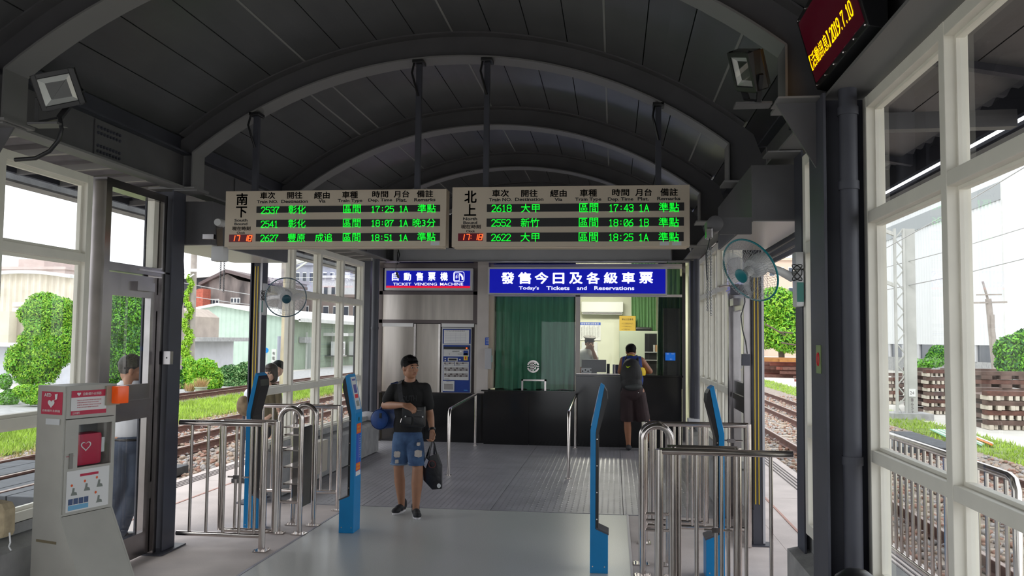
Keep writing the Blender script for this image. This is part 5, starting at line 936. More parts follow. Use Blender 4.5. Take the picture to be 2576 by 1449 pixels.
for k, (an, to) in enumerate(((anL, (anL.x-.05, anL.y-.25, 0)), (anR, (anR.x+.09, anR.y-.25, 0)))):
    gs = shoe(pm, an, to, mat('black_knit', (.012, .012, .016), .7), mat('white_sole', (.62, .60, .62), .5), 1.)
    MB().box(-.002, .002, .02, .09, .0, .03, Matrix.Translation(gs(.04, 0, .04)) @ Matrix.Rotation(.5, 4, 'X')).build('shoe_stripe', M_paper, pm) if k else None
    T([gs(.012*math.sin(q*2.2), .01+q*.012, .088-q*.004) for q in range(8)], .003, 5).build('laces', M_hair, pm, 1)
MB().lathe([(.030, -.012), (.036, -.01), (.036, .01), (.030, .012)], Matrix.Translation(mid(elR, wrR, .93)) @ frame(wrR-elR), 20).build('watch', M_blk, pm, 1)
MB().ell(g(-.083, -.0, -.02), (.006, .006, .006), None, 8, 6).build('earphone', M_paper, pm, 1); T([J(1034, 965, -.13), J(1040, 985, -.16), J(1046, 1000, -.155), J(1038, 1013, -.17)], .0022, 5).build('earphone_wire', M_hair, pm, 1)
tx = TXT(); o = J(1001, 1011, -.128); tx.put('YOUTH', o, (.19, -.0, .01), (0, -.01, .06), .02); tx.build('shirt_lettering', mat('dark_print', (.035, .037, .042), .4), pm)
for xx, yy, dd, rr in ((1004, 1166, -.01, .083), (1049, 1164, -.075, .085)): c = J(xx, yy, dd); T([c+Vector((rr*math.cos(a), rr*math.sin(a), 0)) for a in np.linspace(0, 2*PI, 25)[:-1]], .009, 8, closed=True).build('hem_cuff', mat('faded_denim', (.16, .24, .36), .85), pm, 1)
# bags
t = thing('crossbody_bag', 'black leather crossbody bag on the walking man, chest height', 'bag', J(1041, 1045, -.19)); c = J(1041, 1047, -.20)
bg_ = MB().box(c.x-.115, c.x+.115, c.y-.035, c.y+.045, c.z-.105, c.z+.10).build('bag_body', mat('black_leather', (.013, .013, .014), .35, 0, .3, 20, .2, 60), t, 1, .02)
for dx in (-.058, .058): MB().box(c.x+dx-.05, c.x+dx+.05, c.y-.05, c.y-.03, c.z-.08, c.z+.0).build('front_pocket', MATS['black_leather'], t, 1, .008)
for dx in (-.07, .10): MB().ell((c.x+dx, c.y-.053, c.z+.0), (.008, .004, .008), None, 10, 6).build('stud', M_paper, t, 1)
T([(c.x+.01, c.y-.04, c.z+.06), (c.x+.09, c.y-.04, c.z+.065)], .004, 6).build('zip', M_rail, t); T([(c.x-.11, c.y-.045, c.z-.02), (c.x-.12, c.y-.045, c.z-.06)], .004, 6).build('zip_pull', M_rail, t)
M_strap = mat('dark_strap', (.03, .03, .034), .6); sp = [J(1008, 958, .03), J(1005, 966, -.10), J(1006, 985, -.15), J(1009, 1006, -.165), J(1020, 1024, -.19)]
mb = MB(); [mb.bar(sp[i], sp[i+1]+(sp[i+1]-sp[i])*.05, .045, .006, (0, -1, .15)) for i in range(4)]; mb.build('strap', M_strap, t)
t = thing('duffel_bag', 'round blue duffel bag on the walking man, left hip', 'bag', J(966, 1057, .05)); c = J(966, 1054, .05); Md = Matrix.Translation(c) @ frame((-.15, -1, .05))
MB().lathe([(0, .13), (.07, .128), (.093, .11), (.098, .08), (.098, -.22), (.09, -.25), (0, -.26)], Md, 28).build('bag_body', mat('blue_nylon', (.005, .05, .22), .6, 0, .25, 14, .25, 30), t, 1)
MB().box(c.x-.012, c.x+.012, c.y-.14, c.y-.11, c.z+.02, c.z+.07).build('buckle', M_blk, t, 1, .004); T([Md @ Vector((.099*math.cos(a), .099*math.sin(a), .1)) for a in np.linspace(0, 2*PI, 25)[:-1]], .004, 6, closed=True).build('piping', mat('navy_piping', (.0, .02, .12), .5), t, 1)
T([c+Vector((-.03, -.05, .09)), J(972, 1000, .03), J(985, 966, .03), J(1000, 962, .12)], .011, 8).build('shoulder_strap', mat('navy_piping', (0, 0, 0)), t, 1)
t = thing('tote_bag', 'black shiny tote bag held low by the walking man', 'bag', J(1090, 1190, -.04)); tb = -.06
pf = [(1071, 1150), (1100, 1141), (1111, 1172), (1111, 1230), (1087, 1232), (1065, 1208), (1063, 1172)]; v = [J(x, y, tb-.05+.02*(x < 1080)) for x, y in pf]+[J(x+2, y-1, tb+.06) for x, y in pf]; n = 7
MB().add(v, [tuple(range(n)), tuple(range(n, 2*n))[::-1]]+[(i, (i+1) % n, n+(i+1) % n, n+i) for i in range(n)]).build('bag_body', mat('black_vinyl', (.008, .008, .014), .3, 0, .3, 5, .5, 12), t, 1, .008)
MB().add([J(x, y, tb-.053) for x, y in ((1072, 1153), (1078, 1158), (1071, 1178), (1065, 1171))], [(0, 1, 2, 3)]).build('painted_sheen', mat('vinyl_sheen', (.35, .35, .42), .25), t); MB().lathe([(.03, 0), (.038, .0)], Matrix.Translation(J(1087, 1168, tb-.056)) @ Matrix.Rotation(PI/2, 4, 'X'), 20).build('round_print', mat('dark_red_print', (.12, .02, .02), .5), t); MB().ell(J(1104, 1222, tb-.054), (.02, .002, .022), None, 8, 6).build('pale_print', M_bsh, t)  # shine on the bag's fold painted as a pale patch
for x0, x1, dy in ((1078, 1100, -.04), (1072, 1092, .05)): T([J(x0, 1152, tb+dy), J(1085, 1116, tb+dy*.5), J(1089, 1105, tb), J(1093, 1118, tb+dy*.5), J(x1, 1148, tb+dy)], .009, 8).build('handle', MATS['black_vinyl'], t, 1)
# --- the man leaning on the counter, seen from behind
Y0 = 13.82; J = lambda x, y, dy=0.: W(x, y, Y=Y0+dy)
pc = person('man in blue and yellow vest and dark shorts leaning on the counter', (.25, Y0, 0))
hp, g, R = head(J(1587, 885, .08), (-.12, .95, -.32), 1.02); shL, shR = J(1568, 905, .05), J(1614, 907, .05); elL, elR = J(1560, 935, .16), J(1635, 934, .10); wrL, wrR = J(1575, 940, .30), J(1608, 930, .30)
hpL, hpR = J(1578, 985, -.1), J(1608, 985, -.1); knL, knR = J(1578, 1052, -.0), J(1625, 1052, .0); anL = Vector((W(1581, 1118, Y=13.85).x, 13.85, .08)); anR = Vector((W(1640, 1110, Y=13.9).x, 13.9, .09)); wrL.z = wrR.z = 1.225
skin = hp+[cap(J(1590, 893, .04), J(1592, 906, 0), .055, .06), cap(shR, elR, .056, .045), cap(elR, wrR, .043, .028), cap(shL, elL, .054, .045), cap(elL, wrL, .043, .028), el(J(1592, 925), (.15, .1, .17)), el(J(1592, 960, -.04), (.14, .1, .2)), cap(hpL, knL, .085, .058), cap(knL, mid(knL, anL, .35), .055, .06), cap(mid(knL, anL, .35), anL, .06, .036), cap(hpR, knR, .085, .058), cap(knR, mid(knR, anR, .35), .055, .06), cap(mid(knR, anR, .35), anR, .06, .036), cap(anL, anL-Vector((0, 0, .04)), .036, .03), cap(anR, anR-Vector((0, 0, .04)), .036, .03)]
skin += hand(wrL, (.9, .3, 0), (0, 0, -1), (0, 1, 0), 1., .3)+hand(wrR, (-.9, .4, 0), (0, 0, -1), (0, 1, 0), 1., .3)
figure('body', skin, M_skin2, pc, .008, 3); hair(pc, g, R, 1.02)
M_vb = mat('vest_blue', (.01, .04, .22), .7); M_vy = mat('vest_yellow', (.75, .52, .0), .6)
ve = [el(J(1591, 920, 0), (.20, .125, .17)), el(J(1591, 955, -.03), (.175, .12, .2)), cap(J(1572, 905), J(1609, 905), .062, .062)]
figure('vest', ve, M_vb, pc, .009, 4, cuts=[(J(1591, 985), Vector((0, 0, -1))), (J(1612, 0), Vector((1, 0, .25))) if 0 else (J(1615, 918), Vector((1, 0, .1))), (J(1564, 918), Vector((-1, 0, .1)))])
figure('vest_side_panel', [el(J(1593, 937, -.015), (.2, .13, .16))], M_vy, pc, .009, 2, cuts=[(J(1601, 925), Vector((-1, 0, .25))), (J(1600, 918), Vector((.35, 0, 1))), (J(1600, 944), Vector((.0, 0, -1)))]); T([J(1580+k*2.6, 893-2.2*math.sin(k*PI/8)+k*.6, .02-.07*math.sin(k*PI/8)) for k in range(9)], .008, 6).build('collar_trim', M_vy, pc, 1)
M_sh = mat('dark_brown_shorts', (.035, .018, .02), .8, 0, .3, 6, .4, 12)
figure('shorts', [el(J(1592, 985, -.1), (.18, .13, .15)), cap(J(1578, 992, -.08), J(1579, 1050, -.0), .11, .12), cap(J(1607, 992, -.08), J(1616, 1050, .0), .11, .12)], M_sh, pc, .009, 3, cuts=[(J(1592, 1060), Vector((.0, 0, -1)))]); MB().ell(J(1606, 988, -.235), (.008, .005, .008), None, 8, 6).build('button', M_paper, pc, 1)
for an in (anL, anR): figure('shoe', [el((an.x, an.y-.03, .05), (.045, .06, .048)), el((an.x+.01, an.y+.07, .04), (.046, .10, .036))], mat('dark_grey_shoe', (.04, .04, .045), .7), pc, .009, 2, cuts=[(Vector((0, 0, .002)), Vector((0, 0, -1)))])
t = thing('backpack', 'dark grey backpack with yellow swoosh worn at the counter', 'backpack', J(1588, 940, -.2)); Mp = Matrix.Translation(J(1585, 935, -.2)) @ Matrix.Rotation(-.12, 4, 'Y')
figure('pack_body', [el(J(1588, 920, -.17), (.135, .08, .12)), el(J(1588, 943, -.20), (.175, .11, .21)), el(J(1589, 965, -.21), (.17, .11, .12)), el(J(1588, 935, -.2), (.16, .1, .2))], mat('dark_grey_nylon', (.022, .022, .023), .65, 0, .3, 6, .5, 20), t, .01, 4)
figure('lower_panel', [el(J(1594, 973, -.27), (.14, .085, .05))], mat('grey_nylon', (.06, .065, .065), .7), t, .01, 2)
for x in (1574, 1604): T([J(x, 925, -.16), J(x, 905, -.1), J(x+(2 if x < 1590 else -2), 896, .02), J(x, 905, .16)], .02, 8).build('shoulder_strap', M_blk, t, 1)
sw = [(1574, 919), (1576.5, 924.5), (1580, 925.5), (1587, 920.5), (1579.5, 922.6), (1577, 922)]; MB().add([J(x, y, -.31) for x, y in sw]+[J(x, y, -.29) for x, y in sw], [tuple(range(6)), tuple(range(6, 12))[::-1]]+[(i, (i+1) % 6, 6+(i+1) % 6, 6+i) for i in range(6)]).build('swoosh_logo', mat('lime_print', (.55, .75, .0), .5), t)
# --- the cashier
Y0 = 15.6; J = lambda x, y, dy=0.: W(x, y, Y=Y0+dy)
ps = person('cashier in white shirt and peaked cap behind the glass', (J(1478, 880).x, Y0, 0)); hp, g, R = head(J(1483, 864), (.35, -.93, -.1), 1.0); shL, shR = J(1452, 888), J(1494, 890); wr = J(1491, 880, -.2); el1 = J(1499, 905, -.12)
figure('body', hp+[cap(J(1482, 873), J(1478, 884), .055, .06), cap(shR, el1, .05, .042), cap(el1, wr, .042, .028), cap(shL, J(1448, 915), .05, .04), cap(J(1448, 915), J(1460, 932, -.15), .04, .03), el(J(1474, 905), (.16, .11, .2)), cap(J(1474, 930), J(1474, 985), .15, .14), cap(J(1468, 990), (J(1468, 990).x, Y0, .08), .08, .05), cap(J(1484, 990), (J(1484, 990).x, Y0, .08), .08, .05)]+hand(wr, (-.5, -.1, .8), (0, .8, .2), (0, 0, 1), 1., .9), M_skin2, ps, .01, 3)
face_bits(ps, g, R); figure('shirt', [el(J(1473, 903), (.195, .13, .19)), el(J(1473, 930), (.18, .13, .2)), cap(J(1458, 888), J(1488, 889), .065, .065), cap(shL, mid(shL, J(1448, 915), .8), .066, .06), cap(shR, mid(shR, el1, .8), .064, .06), cap(J(1476, 886), J(1480, 879), .075, .062)], mat('white_shirt', (.62, .63, .66), .7), ps, .01, 4, cuts=[(J(1480, 876), Vector((.1, -.2, 1)))])
figure('trousers', [cap(J(1474, 955), J(1474, 975), .16, .16), cap(J(1466, 985), (J(1466, 0).x, Y0, .06), .09, .07), cap(J(1484, 985), (J(1484, 0).x, Y0, .06), .09, .07)], mat('navy_trousers', (.02, .025, .05), .8), ps, .012, 2); hair(ps, g, R, .98)
cp = MB().lathe([(0, .10), (.09, .105), (.118, .09), (.10, .065), (.082, .05), (.084, .03), (0, .03)], Matrix.Translation(g(0, -.01, .03)) @ R.to_4x4() @ Matrix.Rotation(-.12, 4, 'X'), 28).build('peaked_cap', mat('cap_grey_brown', (.10, .09, .08), .7), ps, 1)
MB().add([g(.08*math.sin(a), .075+.055*math.cos(a)-.01, .055-.02*math.cos(a)) for a in np.linspace(-1.4, 1.4, 11)]+[g(.078*math.sin(a), .03+.05*math.cos(a), .062) for a in np.linspace(1.4, -1.4, 11)], [tuple(range(22))]).build('cap_visor', M_blk, cp)
# --- the man behind the glass door
Y0 = 6.85; J = lambda x, y, dy=0.: W(x, y, Y=Y0+dy)
pw = person('man in white shirt and grey trousers seen behind the glass door', (-4.07, Y0, 0)); hp, g, R = head(J(333, 930, .02), (.82, .5, -.03), 1.02); shL, shR = J(285, 990), J(372, 992, .15); M_gh = mat('thin_grey_hair', (.045, .038, .035), .6, 0, .5, 60)
elL, elR = J(268, 1055, .02), J(381, 1050, .2); wrL, wrR = J(272, 1100, -.05), J(378, 1105, .15); hpL, hpR = J(305, 1110), J(342, 1110, .06); knL, knR = J(300, 1215), J(340, 1215, .05); anL = Vector((J(302, 0).x, Y0, .07)); anR = Vector((J(338, 0).x, Y0+.05, .07))
figure('body', hp+[cap(J(328, 950), J(325, 968), .056, .062), cap(shL, elL, .05, .042), cap(elL, wrL, .042, .028), cap(shR, elR, .05, .042), cap(elR, wrR, .042, .028), el(J(325, 1020, .05), (.15, .11, .19)), el(J(322, 1080, .03), (.15, .11, .16)), cap(hpL, knL, .085, .055), cap(knL, anL, .055, .04), cap(hpR, knR, .085, .055), cap(knR, anR, .055, .04)]+hand(wrL, (0, 0, -1), (1, 0, 0), (0, -1, 0), 1., .4)+hand(wrR, (0, 0, -1), (-1, 0, 0), (0, -1, 0), 1., .4), M_skin, pw, .008, 3); face_bits(pw, g, R); hair(pw, g, R, 1.01, M_gh)
figure('shirt', [el(J(326, 1010, .06), (.20, .13, .19)), el(J(322, 1065, .04), (.185, .135, .2)), cap(J(300, 985, .02), J(358, 985, .1), .065, .065), cap(J(318, 968, .0), J(338, 966, .02), .062, .062), cap(shL, mid(shL, elL, .7), .066, .06), cap(shR, mid(shR, elR, .7), .066, .06)], mat('white_shirt', (0, 0, 0)), pw, .01, 4, cuts=[(J(322, 1104), Vector((0, 0, -1))), (J(330, 957), Vector((0, 0, 1)))])
M_gt = mat('slate_trousers', (.055, .07, .105), .8, 0, .3, 6, .4, 10); figure('trousers', [el(J(323, 1115, .04), (.18, .135, .12)), cap(J(305, 1125), J(303, 1215), .11, .09), cap(J(303, 1215), anL+Vector((0, 0, .02)), .09, .085), cap(J(341, 1125, .06), J(339, 1215, .06), .11, .09), cap(J(339, 1215, .06), anR+Vector((0, 0, .02)), .09, .08)], M_gt, pw, .01, 4, cuts=[(Vector((0, 0, .045)), Vector((0, 0, -1)))]); T([J(322, 1103, .04)+Vector((.17*math.cos(a), .125*math.sin(a), 0)) for a in np.linspace(0, 2*PI, 21)[:-1]], .012, 8, closed=True).build('belt', M_blk, pw, 1)
for an in (anL, anR): figure('shoe', [el((an.x, an.y-.02, .05), (.045, .06, .048)), el((an.x+.07, an.y+.06, .04), (.07, .07, .034))], M_blk, pw, .009, 2, cuts=[(Vector((0, 0, .002)), Vector((0, 0, -1)))])
# --- two people on the left platform behind the glass
for i, (lab, hx, hy, Yp, hc, top, fc) in enumerate((('woman with bobbed brown hair and white top outside left windows', 680, 938, 10.9, mat('brown_hair', (.03, .015, .012), .5), mat('white_top', (.6, .62, .68), .8), (-.15, -.95, -.1)), ('person with black hair and olive jacket behind the woman', 699, 929, 11.6, M_hair, mat('olive_jacket', (.10, .08, .045), .8), (-.1, -1, -.05)))):
    J = lambda x, y, dy=0.: W(x, y, Y=Yp+dy); k = Yp/10.9
    pp = person(lab, (J(hx, hy).x, Yp, 0)); hp, g, R = head(J(hx, hy), fc, .98); X0 = J(hx, 0).x; hz = J(hx, hy).z; V = lambda x, z, y=0.: Vector((X0+x, Yp+y, z)); sz = hz-.24
    figure('body', hp+[cap(V(0, hz-.1), V(0, sz+.02), .045, .055), el(V(0, sz-.15), (.13, .09, .2)), el(V(0, sz-.42), (.14, .1, .16)), cap(V(-.15, sz-.03), V(-.19, sz-.28), .042, .036), cap(V(-.19, sz-.28), V(-.1, sz-.42, -.15), .036, .025), cap(V(.15, sz-.03), V(.19, sz-.28), .042, .036), cap(V(.19, sz-.28), V(.1, sz-.42, -.15), .036, .025), cap(V(-.08, sz-.5), V(-.085, .42), .08, .05), cap(V(-.085, .42), V(-.085, .06), .05, .034), cap(V(.08, sz-.5), V(.085, .42), .08, .05), cap(V(.085, .42), V(.085, .06), .05, .034)]+hand(V(-.1, sz-.42, -.15), (.8, -.3, 0), (0, 1, 0), (0, 0, 1), .9, .6)+hand(V(.1, sz-.42, -.15), (-.8, -.3, 0), (0, 1, 0), (0, 0, 1), .9, .6), M_skin3, pp, .01, 3); face_bits(pp, g, R); hair(pp, g, R, 1.02, hc, .045 if i == 0 else 0.)
    figure('jacket', [el(V(0, sz-.14), (.17, .12, .19)), el(V(0, sz-.4), (.165, .125, .2)), cap(V(-.12, sz-.02), V(.12, sz-.02), .06, .06), cap(V(-.15, sz-.03), V(-.19, sz-.28), .056, .05), cap(V(.15, sz-.03), V(.19, sz-.28), .056, .05)], top, pp, .011, 4, cuts=[(V(0, sz+.03), Vector((0, -.3, 1)))])
    if i == 0: figure('cardigan', [el(V(.1, sz-.25, .02), (.10, .135, .32)), cap(V(.15, sz-.03), V(.19, sz-.28), .062, .056)], mat('olive_jacket', (0, 0, 0)), pp, .011, 3)
    figure('shorts', [el(V(0, sz-.52), (.17, .13, .12)), cap(V(-.08, sz-.55), V(-.085, .55), .1, .085), cap(V(.08, sz-.55), V(.085, .55), .1, .085)], mat('black_cloth', (.02, .02, .024), .8), pp, .011, 3)
    for sx in (-.085, .085): figure('shoe', [el(V(sx, .04), (.042, .05, .042)), el(V(sx, .035, -.08), (.044, .08, .034))], M_paper, pp, .01, 2, cuts=[(V(0, .002), Vector((0, 0, -1)))])
q = W(612, 1020, Y=9.9); t = thing('propped_bag', 'brown bag on an added prop behind left blue post', 'bag', (q.x, 9.9, 0)); T([(q.x, 9.93, .03), (q.x, 9.93, q.z-.05)], .02, 8).build('prop_tube', M_steel, t); B(q.x-.1, q.x+.1, 9.85, 9.98, 0, .05).build('prop_base', M_blk, t); figure('pack_body', [el(q, (.075, .10, .12)), el(q+Vector((.03, 0, -.03)), (.08, .1, .1))], mat('tan_nylon', (.17, .12, .07), .8, 0, .3, 20), t, .01, 3); T([q+Vector((.08, 0, .1)), q+Vector((.16, .0, .0)), q+Vector((.1, 0, -.12))], .01, 6).build('strap', M_strap, t, 1)  # bag of a hidden person; tube and base are added to hold it up
# ------------------------------------------------------------------ outdoors: ground, platforms, tracks
M_gravel = mat('gravel_ground', (.30, .25, .21), .95, 0, .45, 14, .5, 40); M_soil = mat('yard_ground', (.60, .58, .53), .95, 0, .2, .6, .3, 20); M_rust = mat('rusty_rail', (.12, .05, .035), .7, 0, .4, 8)
M_grassg = mat('grass_soil', (.20, .27, .07), .95, 0, .5, 3, .4, 20); M_slp = mat('concrete_sleeper', (.42, .36, .30), .9, 0, .25, 6)
gr = struct('ground'); B(-90, 90, -12, 190, -1, -.36).build('earth', M_soil, gr)
B(-10.4, -5.3, -8, 90, -.36, -.345).build('ballast_base', M_gravel, gr); B(2.45, 7.1, -8, 90, -.36, -.345).build('ballast_base', M_gravel, gr); B(-14.8, -13.3, -8, 90, -.36, -.33).build('ballast_base', M_gravel, gr)
B(-13.3, -10.4, -8, 90, -.36, -.30).build('lawn_base', M_grassg, gr); B(7.1, 8.3, -8, 90, -.36, -.335).build('verge_base', M_grassg, gr); B(-19, -14.8, 6, 60, -.36, -.29).build('paved_strip', M_conc, gr)
for nm, xa, xb in (('trim_6', -5.3, -3.955), ('trim_7', 1.455, 2.45)):
    pt = struct(nm, ((xa+xb)/2, 10, 0)); s_ = -1 if xa < 0 else 1; e = xa if s_ < 0 else xb
    for k in range(14): B(xa, xb, -6+k*4+.005, -6+k*4+3.995, -.36, -.004).build('platform_slab', M_pla, pt)
    for d in (.12, .17, .22, .27): x = e-s_*d; B(x-.008, x+.008, -6, 50, -.004, .002).build('edge_groove', M_ssd if 0 else mat('groove_dark', (.16, .14, .14), .7), pt)
    x = e-s_*.75; B(x-.012, x+.012, -6, 50, -.004, .001).build('painted_line', mat('worn_red_line', (.55, .33, .28), .8), pt)
def track(label, xs_, y0, y1, gx, near=None):
    t = thing('railway_track', label, 'track', (gx, (y0+y1)/2, -.34)); h = .14; z0 = -.33
    for x in xs_:
        MB().prism([(x-.06, z0), (x+.06, z0), (x+.06, z0+.012), (x+.01, z0+.03), (x+.01, z0+h-.035), (x+.034, z0+h-.025), (x+.034, z0+h), (x-.034, z0+h), (x-.034, z0+h-.025), (x-.01, z0+h-.035), (x-.01, z0+.03), (x-.06, z0+.012)], y0, y1).build('rail', M_rust, t)
        B(x-.025, x+.025, y0, y1, z0+h, z0+h+.001).build('rail_head', mat('worn_rail_head', (.28, .20, .17), .35, .6), t)
    cx = sum(xs_[:2])/2; s0 = MB().box(cx-1.0, cx+1.0, y0, y0+.22, -.352, z0).build('sleeper', M_slp, t, bevel=.01)
    n = int(min(60, (y1-y0)/.62)); locs = [Vector((0, k*.62, 0)) for k in range(1, n)]; copies(s0, t, locs)
    if near:
        c0 = None
        for x in xs_[:2]:
            for dx in (-.09, .09):
                pts = [(x+dx+.028*math.cos(a), near+.06+.04*(a/8), -.305+.028*math.sin(a)) for a in np.linspace(-.6, 4.6, 10)]
                c = T(pts, .008, 6).build('rail_clip', M_fanw if 0 else mat('clip_steel', (.35, .33, .33), .4, .6), t, 1); copies(c, t, [Vector((0, k*.62, 0)) for k in range(1, 18)])
    return t
track('near track right of the platform with coiled rail clips', [3.42, 4.5], -2, 70, 4, 4.2)
track('second track right of the station, farther out', [5.07, 5.85], -2, 70, 5.4)
track('near track left of the platform beyond the railing', [-9.32, -8.29, -7.5], 2, 75, -8.4, 9)
track('rusty siding track beyond the lawn on the left', [-13.95, -14.6], 2, 75, -14.2)
# ballast stones
ico = bmesh.new(); bmesh.ops.create_icosphere(ico, subdivisions=1, radius=1); IV = np.array([v.co[:] for v in ico.verts]); IF = np.array([[v.index for v in f.verts] for f in ico.faces]); ico.free()
def stones(n, xr, yr, r, z=-.335, power=2.):
    u = RNG.random(n); y = yr[0]+(yr[1]-yr[0])*u**power; x = RNG.uniform(*xr, n); s = RNG.uniform(.6, 1.3, n)*r; nv = len(IV)
    V = IV[None]*RNG.uniform(.65, 1.25, (n, nv, 1))*s[:, None, None]*np.array([1, 1, .75]); V = V+np.stack([x, y, z+RNG.uniform(0, .02, n)], 1)[:, None]; F = IF[None]+(np.arange(n)*nv)[:, None, None]
    return V.reshape(-1, 3), F.reshape(-1, 3)
M_st = [mat('tan_stone', (.42, .33, .26), .9, 0, .3, 30), mat('grey_stone', (.36, .34, .33), .9, 0, .3, 30), mat('brown_stone', (.34, .20, .15), .9, 0, .3, 30)]
bl = thing('ballast_bed', 'crushed stone ballast around the tracks right of the platform', 'ballast', (4, 6, -.34)); bL_ = thing('ballast_bed', 'reddish crushed stone ballast left of the platform', 'ballast', (-7, 12, -.34))
for k in range(3):
    V, F = stones(3600, (2.5, 6.9), (3, 34), .042); npmesh('ballast_stones', V, F, M_st[k], bl, kind='stuff')
    V, F = stones(3200, (-10.3, -5.35), (7, 38), .042); npmesh('ballast_stones', V, F, M_st[(k+2) % 3 if k else 2], bL_, kind='stuff')
sm = []
for k in range(6):
    V = IV*RNG.uniform(.65, 1.25, (len(IV), 1))*.045*np.array([1, 1, .75]); me = bpy.data.meshes.new('stone'); me.from_pydata(V.tolist(), [], IF.tolist()); me.materials.append(M_st[k % 3]); sm.append(me)
for k in range(300):
    o = bpy.data.objects.new('stone', sm[k % 6]); C.objects.link(o); o.parent = bl; x = random.uniform(2.6, 4.9); y = random.uniform(4.4, 7.6)
    if min(abs(x-3.42), abs(x-4.5)) < .09: x += .2
    o.location = Vector((x, y, -.30+.01*(k % 3)))-Vector((4, 6, -.34)); o.rotation_euler = (random.random()*6, random.random()*6, random.random()*6); q = random.uniform(.7, 1.4); o.scale = (q, q, q)
def crossing(label, xa, xb, y0, y1, n):
    t = thing('track_crossing', label, 'crossing', ((xa+xb)/2, (y0+y1)/2, -.3)); w = (xb-xa)/n
    for k in range(n): B(xa+k*w+.01, xa+(k+1)*w-.01, y0, y1, -.33, -.2).build('board', mat('dark_crossing_board', (.06, .065, .075), .7, 0, .3, 5), t, bevel=.01)
crossing('dark rubber crossing boards between the left rails', -9.2, -8.4, 9.6, 12.4, 2); crossing('dark rubber crossing boards over the left near track', -8.15, -6.4, 9.6, 12.4, 4); crossing('dark crossing boards between the right tracks', 4.6, 6.6, 17, 20, 4)
# grass
def grass(name, n, xr, yr, z, h, m, par, w=.012, dens=1.):
    x = RNG.uniform(*xr, n); y = yr[0]+(yr[1]-yr[0])*RNG.random(n)**dens; a = RNG.uniform(0, 2*PI, n); hh = h*RNG.uniform(.5, 1.3, n); l = RNG.normal(0, .35, (n, 2))*hh[:, None]
    p = np.stack([x, y, np.full(n, z)], 1); d = np.stack([np.cos(a), np.sin(a), np.zeros(n)], 1)*w; tip = p+np.concatenate([l, hh[:, None]], 1)
    V = np.stack([p-d, p+d, tip], 1).reshape(-1, 3); F = np.arange(3*n).reshape(-1, 3); return npmesh(name, V, F, m, par)
M_gr1 = mat('fresh_grass', (.34, .50, .06), .8, 0, .4, 1.5); M_gr2 = mat('dry_grass', (.42, .38, .14), .85, 0, .3, 4)
for nm, lab, *a in (('lawn', 'bright green lawn between the left tracks', 45000, (-13.2, -10.3), (9, 60), -.32, .13), ('verge_grass', 'green grass verge beyond the right tracks', 7000, (7.0, 8.4), (15, 60), -.34, .085)):
    o = grass(nm, *a, M_gr1, None, .013, 1.6); tag(o, lab, 'grass', kind='stuff')
o = grass('dry_grass', 2500, (-10.6, -9.6), (9, 50), -.34, .12, M_gr2, None, .015); tag(o, 'dry yellowish weeds along the left track edge', 'grass', kind='stuff')
# foliage
def leaves(blobs, n, sz, inner=.8, flat=.0):
    B_ = np.array([b[:6] for b in blobs], float); vol = B_[:, 3]*B_[:, 4]+B_[:, 3]*B_[:, 5]; k = RNG.choice(len(B_), n, p=vol/vol.sum())
    d = RNG.normal(size=(n, 3)); d /= np.linalg.norm(d, axis=1)[:, None]; r = RNG.uniform(inner, 1.08, n)[:, None]; P0 = B_[k, :3]+d*B_[k, 3:]*r
    u = RNG.normal(size=(n, 3)); u -= d*(u*d).sum(1)[:, None]*.3; u /= np.linalg.norm(u, axis=1)[:, None]; v = np.cross(d+RNG.normal(size=(n, 3))*.5, u); v /= np.linalg.norm(v, axis=1)[:, None]
    s = sz*RNG.uniform(.6, 1.3, n)[:, None]; V = np.stack([P0-u*s, P0-v*s*.45, P0+u*s, P0+v*s*.45], 1).reshape(-1, 3); return V, np.arange(4*n).reshape(-1, 4)
def plant(name, label, cat, loc, blobs, n, sz, m1, m2=None, trunk=None, core=None, group=None, inner=.8):
    t = thing(name, label, cat, loc, group); h = n//2 if m2 else n
    V, F = leaves(blobs, h, sz, inner); npmesh('foliage', V, F, m1, t, kind='stuff')
    if m2: V, F = leaves(blobs, n-h, sz, inner); npmesh('foliage', V, F, m2, t, kind='stuff')
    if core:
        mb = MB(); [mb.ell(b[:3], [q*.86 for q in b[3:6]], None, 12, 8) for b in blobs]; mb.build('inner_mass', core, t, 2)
    for pts, r in (trunk or []): T(pts, r, 8).build('branch' if pts[0][2] > .2 else 'trunk', mat('bark', (.12, .09, .07), .9), t, 1)
    return t
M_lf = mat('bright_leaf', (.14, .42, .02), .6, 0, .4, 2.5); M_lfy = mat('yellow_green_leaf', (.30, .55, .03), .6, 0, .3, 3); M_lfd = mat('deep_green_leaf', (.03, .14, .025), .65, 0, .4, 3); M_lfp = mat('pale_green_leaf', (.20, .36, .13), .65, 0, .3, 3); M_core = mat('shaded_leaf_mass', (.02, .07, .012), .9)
def bl_(x, y, Y, rx, rz, ry=None):
    c = W(x, y, Y=Y); k = Y/FPX; rx, rz = (rx*1.13, rz*1.13) if 23.5 < Y < 25.5 else (rx, rz); return (c.x, c.y, c.z, rx*k, (ry or (rx+rz)/2)*k, rz*k)
Y1 = 24; b1 = [bl_(112, 772, Y1, 42, 34), bl_(75, 790, Y1+.3, 28, 24), bl_(150, 790, Y1-.2, 38, 40), bl_(110, 815, Y1, 45, 26), bl_(130, 850, Y1, 42, 30), bl_(165, 855, Y1-.3, 30, 36), bl_(95, 900, Y1, 34, 30), bl_(135, 885, Y1, 46, 40), bl_(90, 860, Y1, 40, 30), bl_(120, 835, Y1, 50, 30), bl_(48, 895, Y1, 28, 28), bl_(40, 915, Y1-.2, 24, 26), bl_(75, 940, Y1, 36, 28), bl_(118, 920, Y1-.2, 28, 44)]
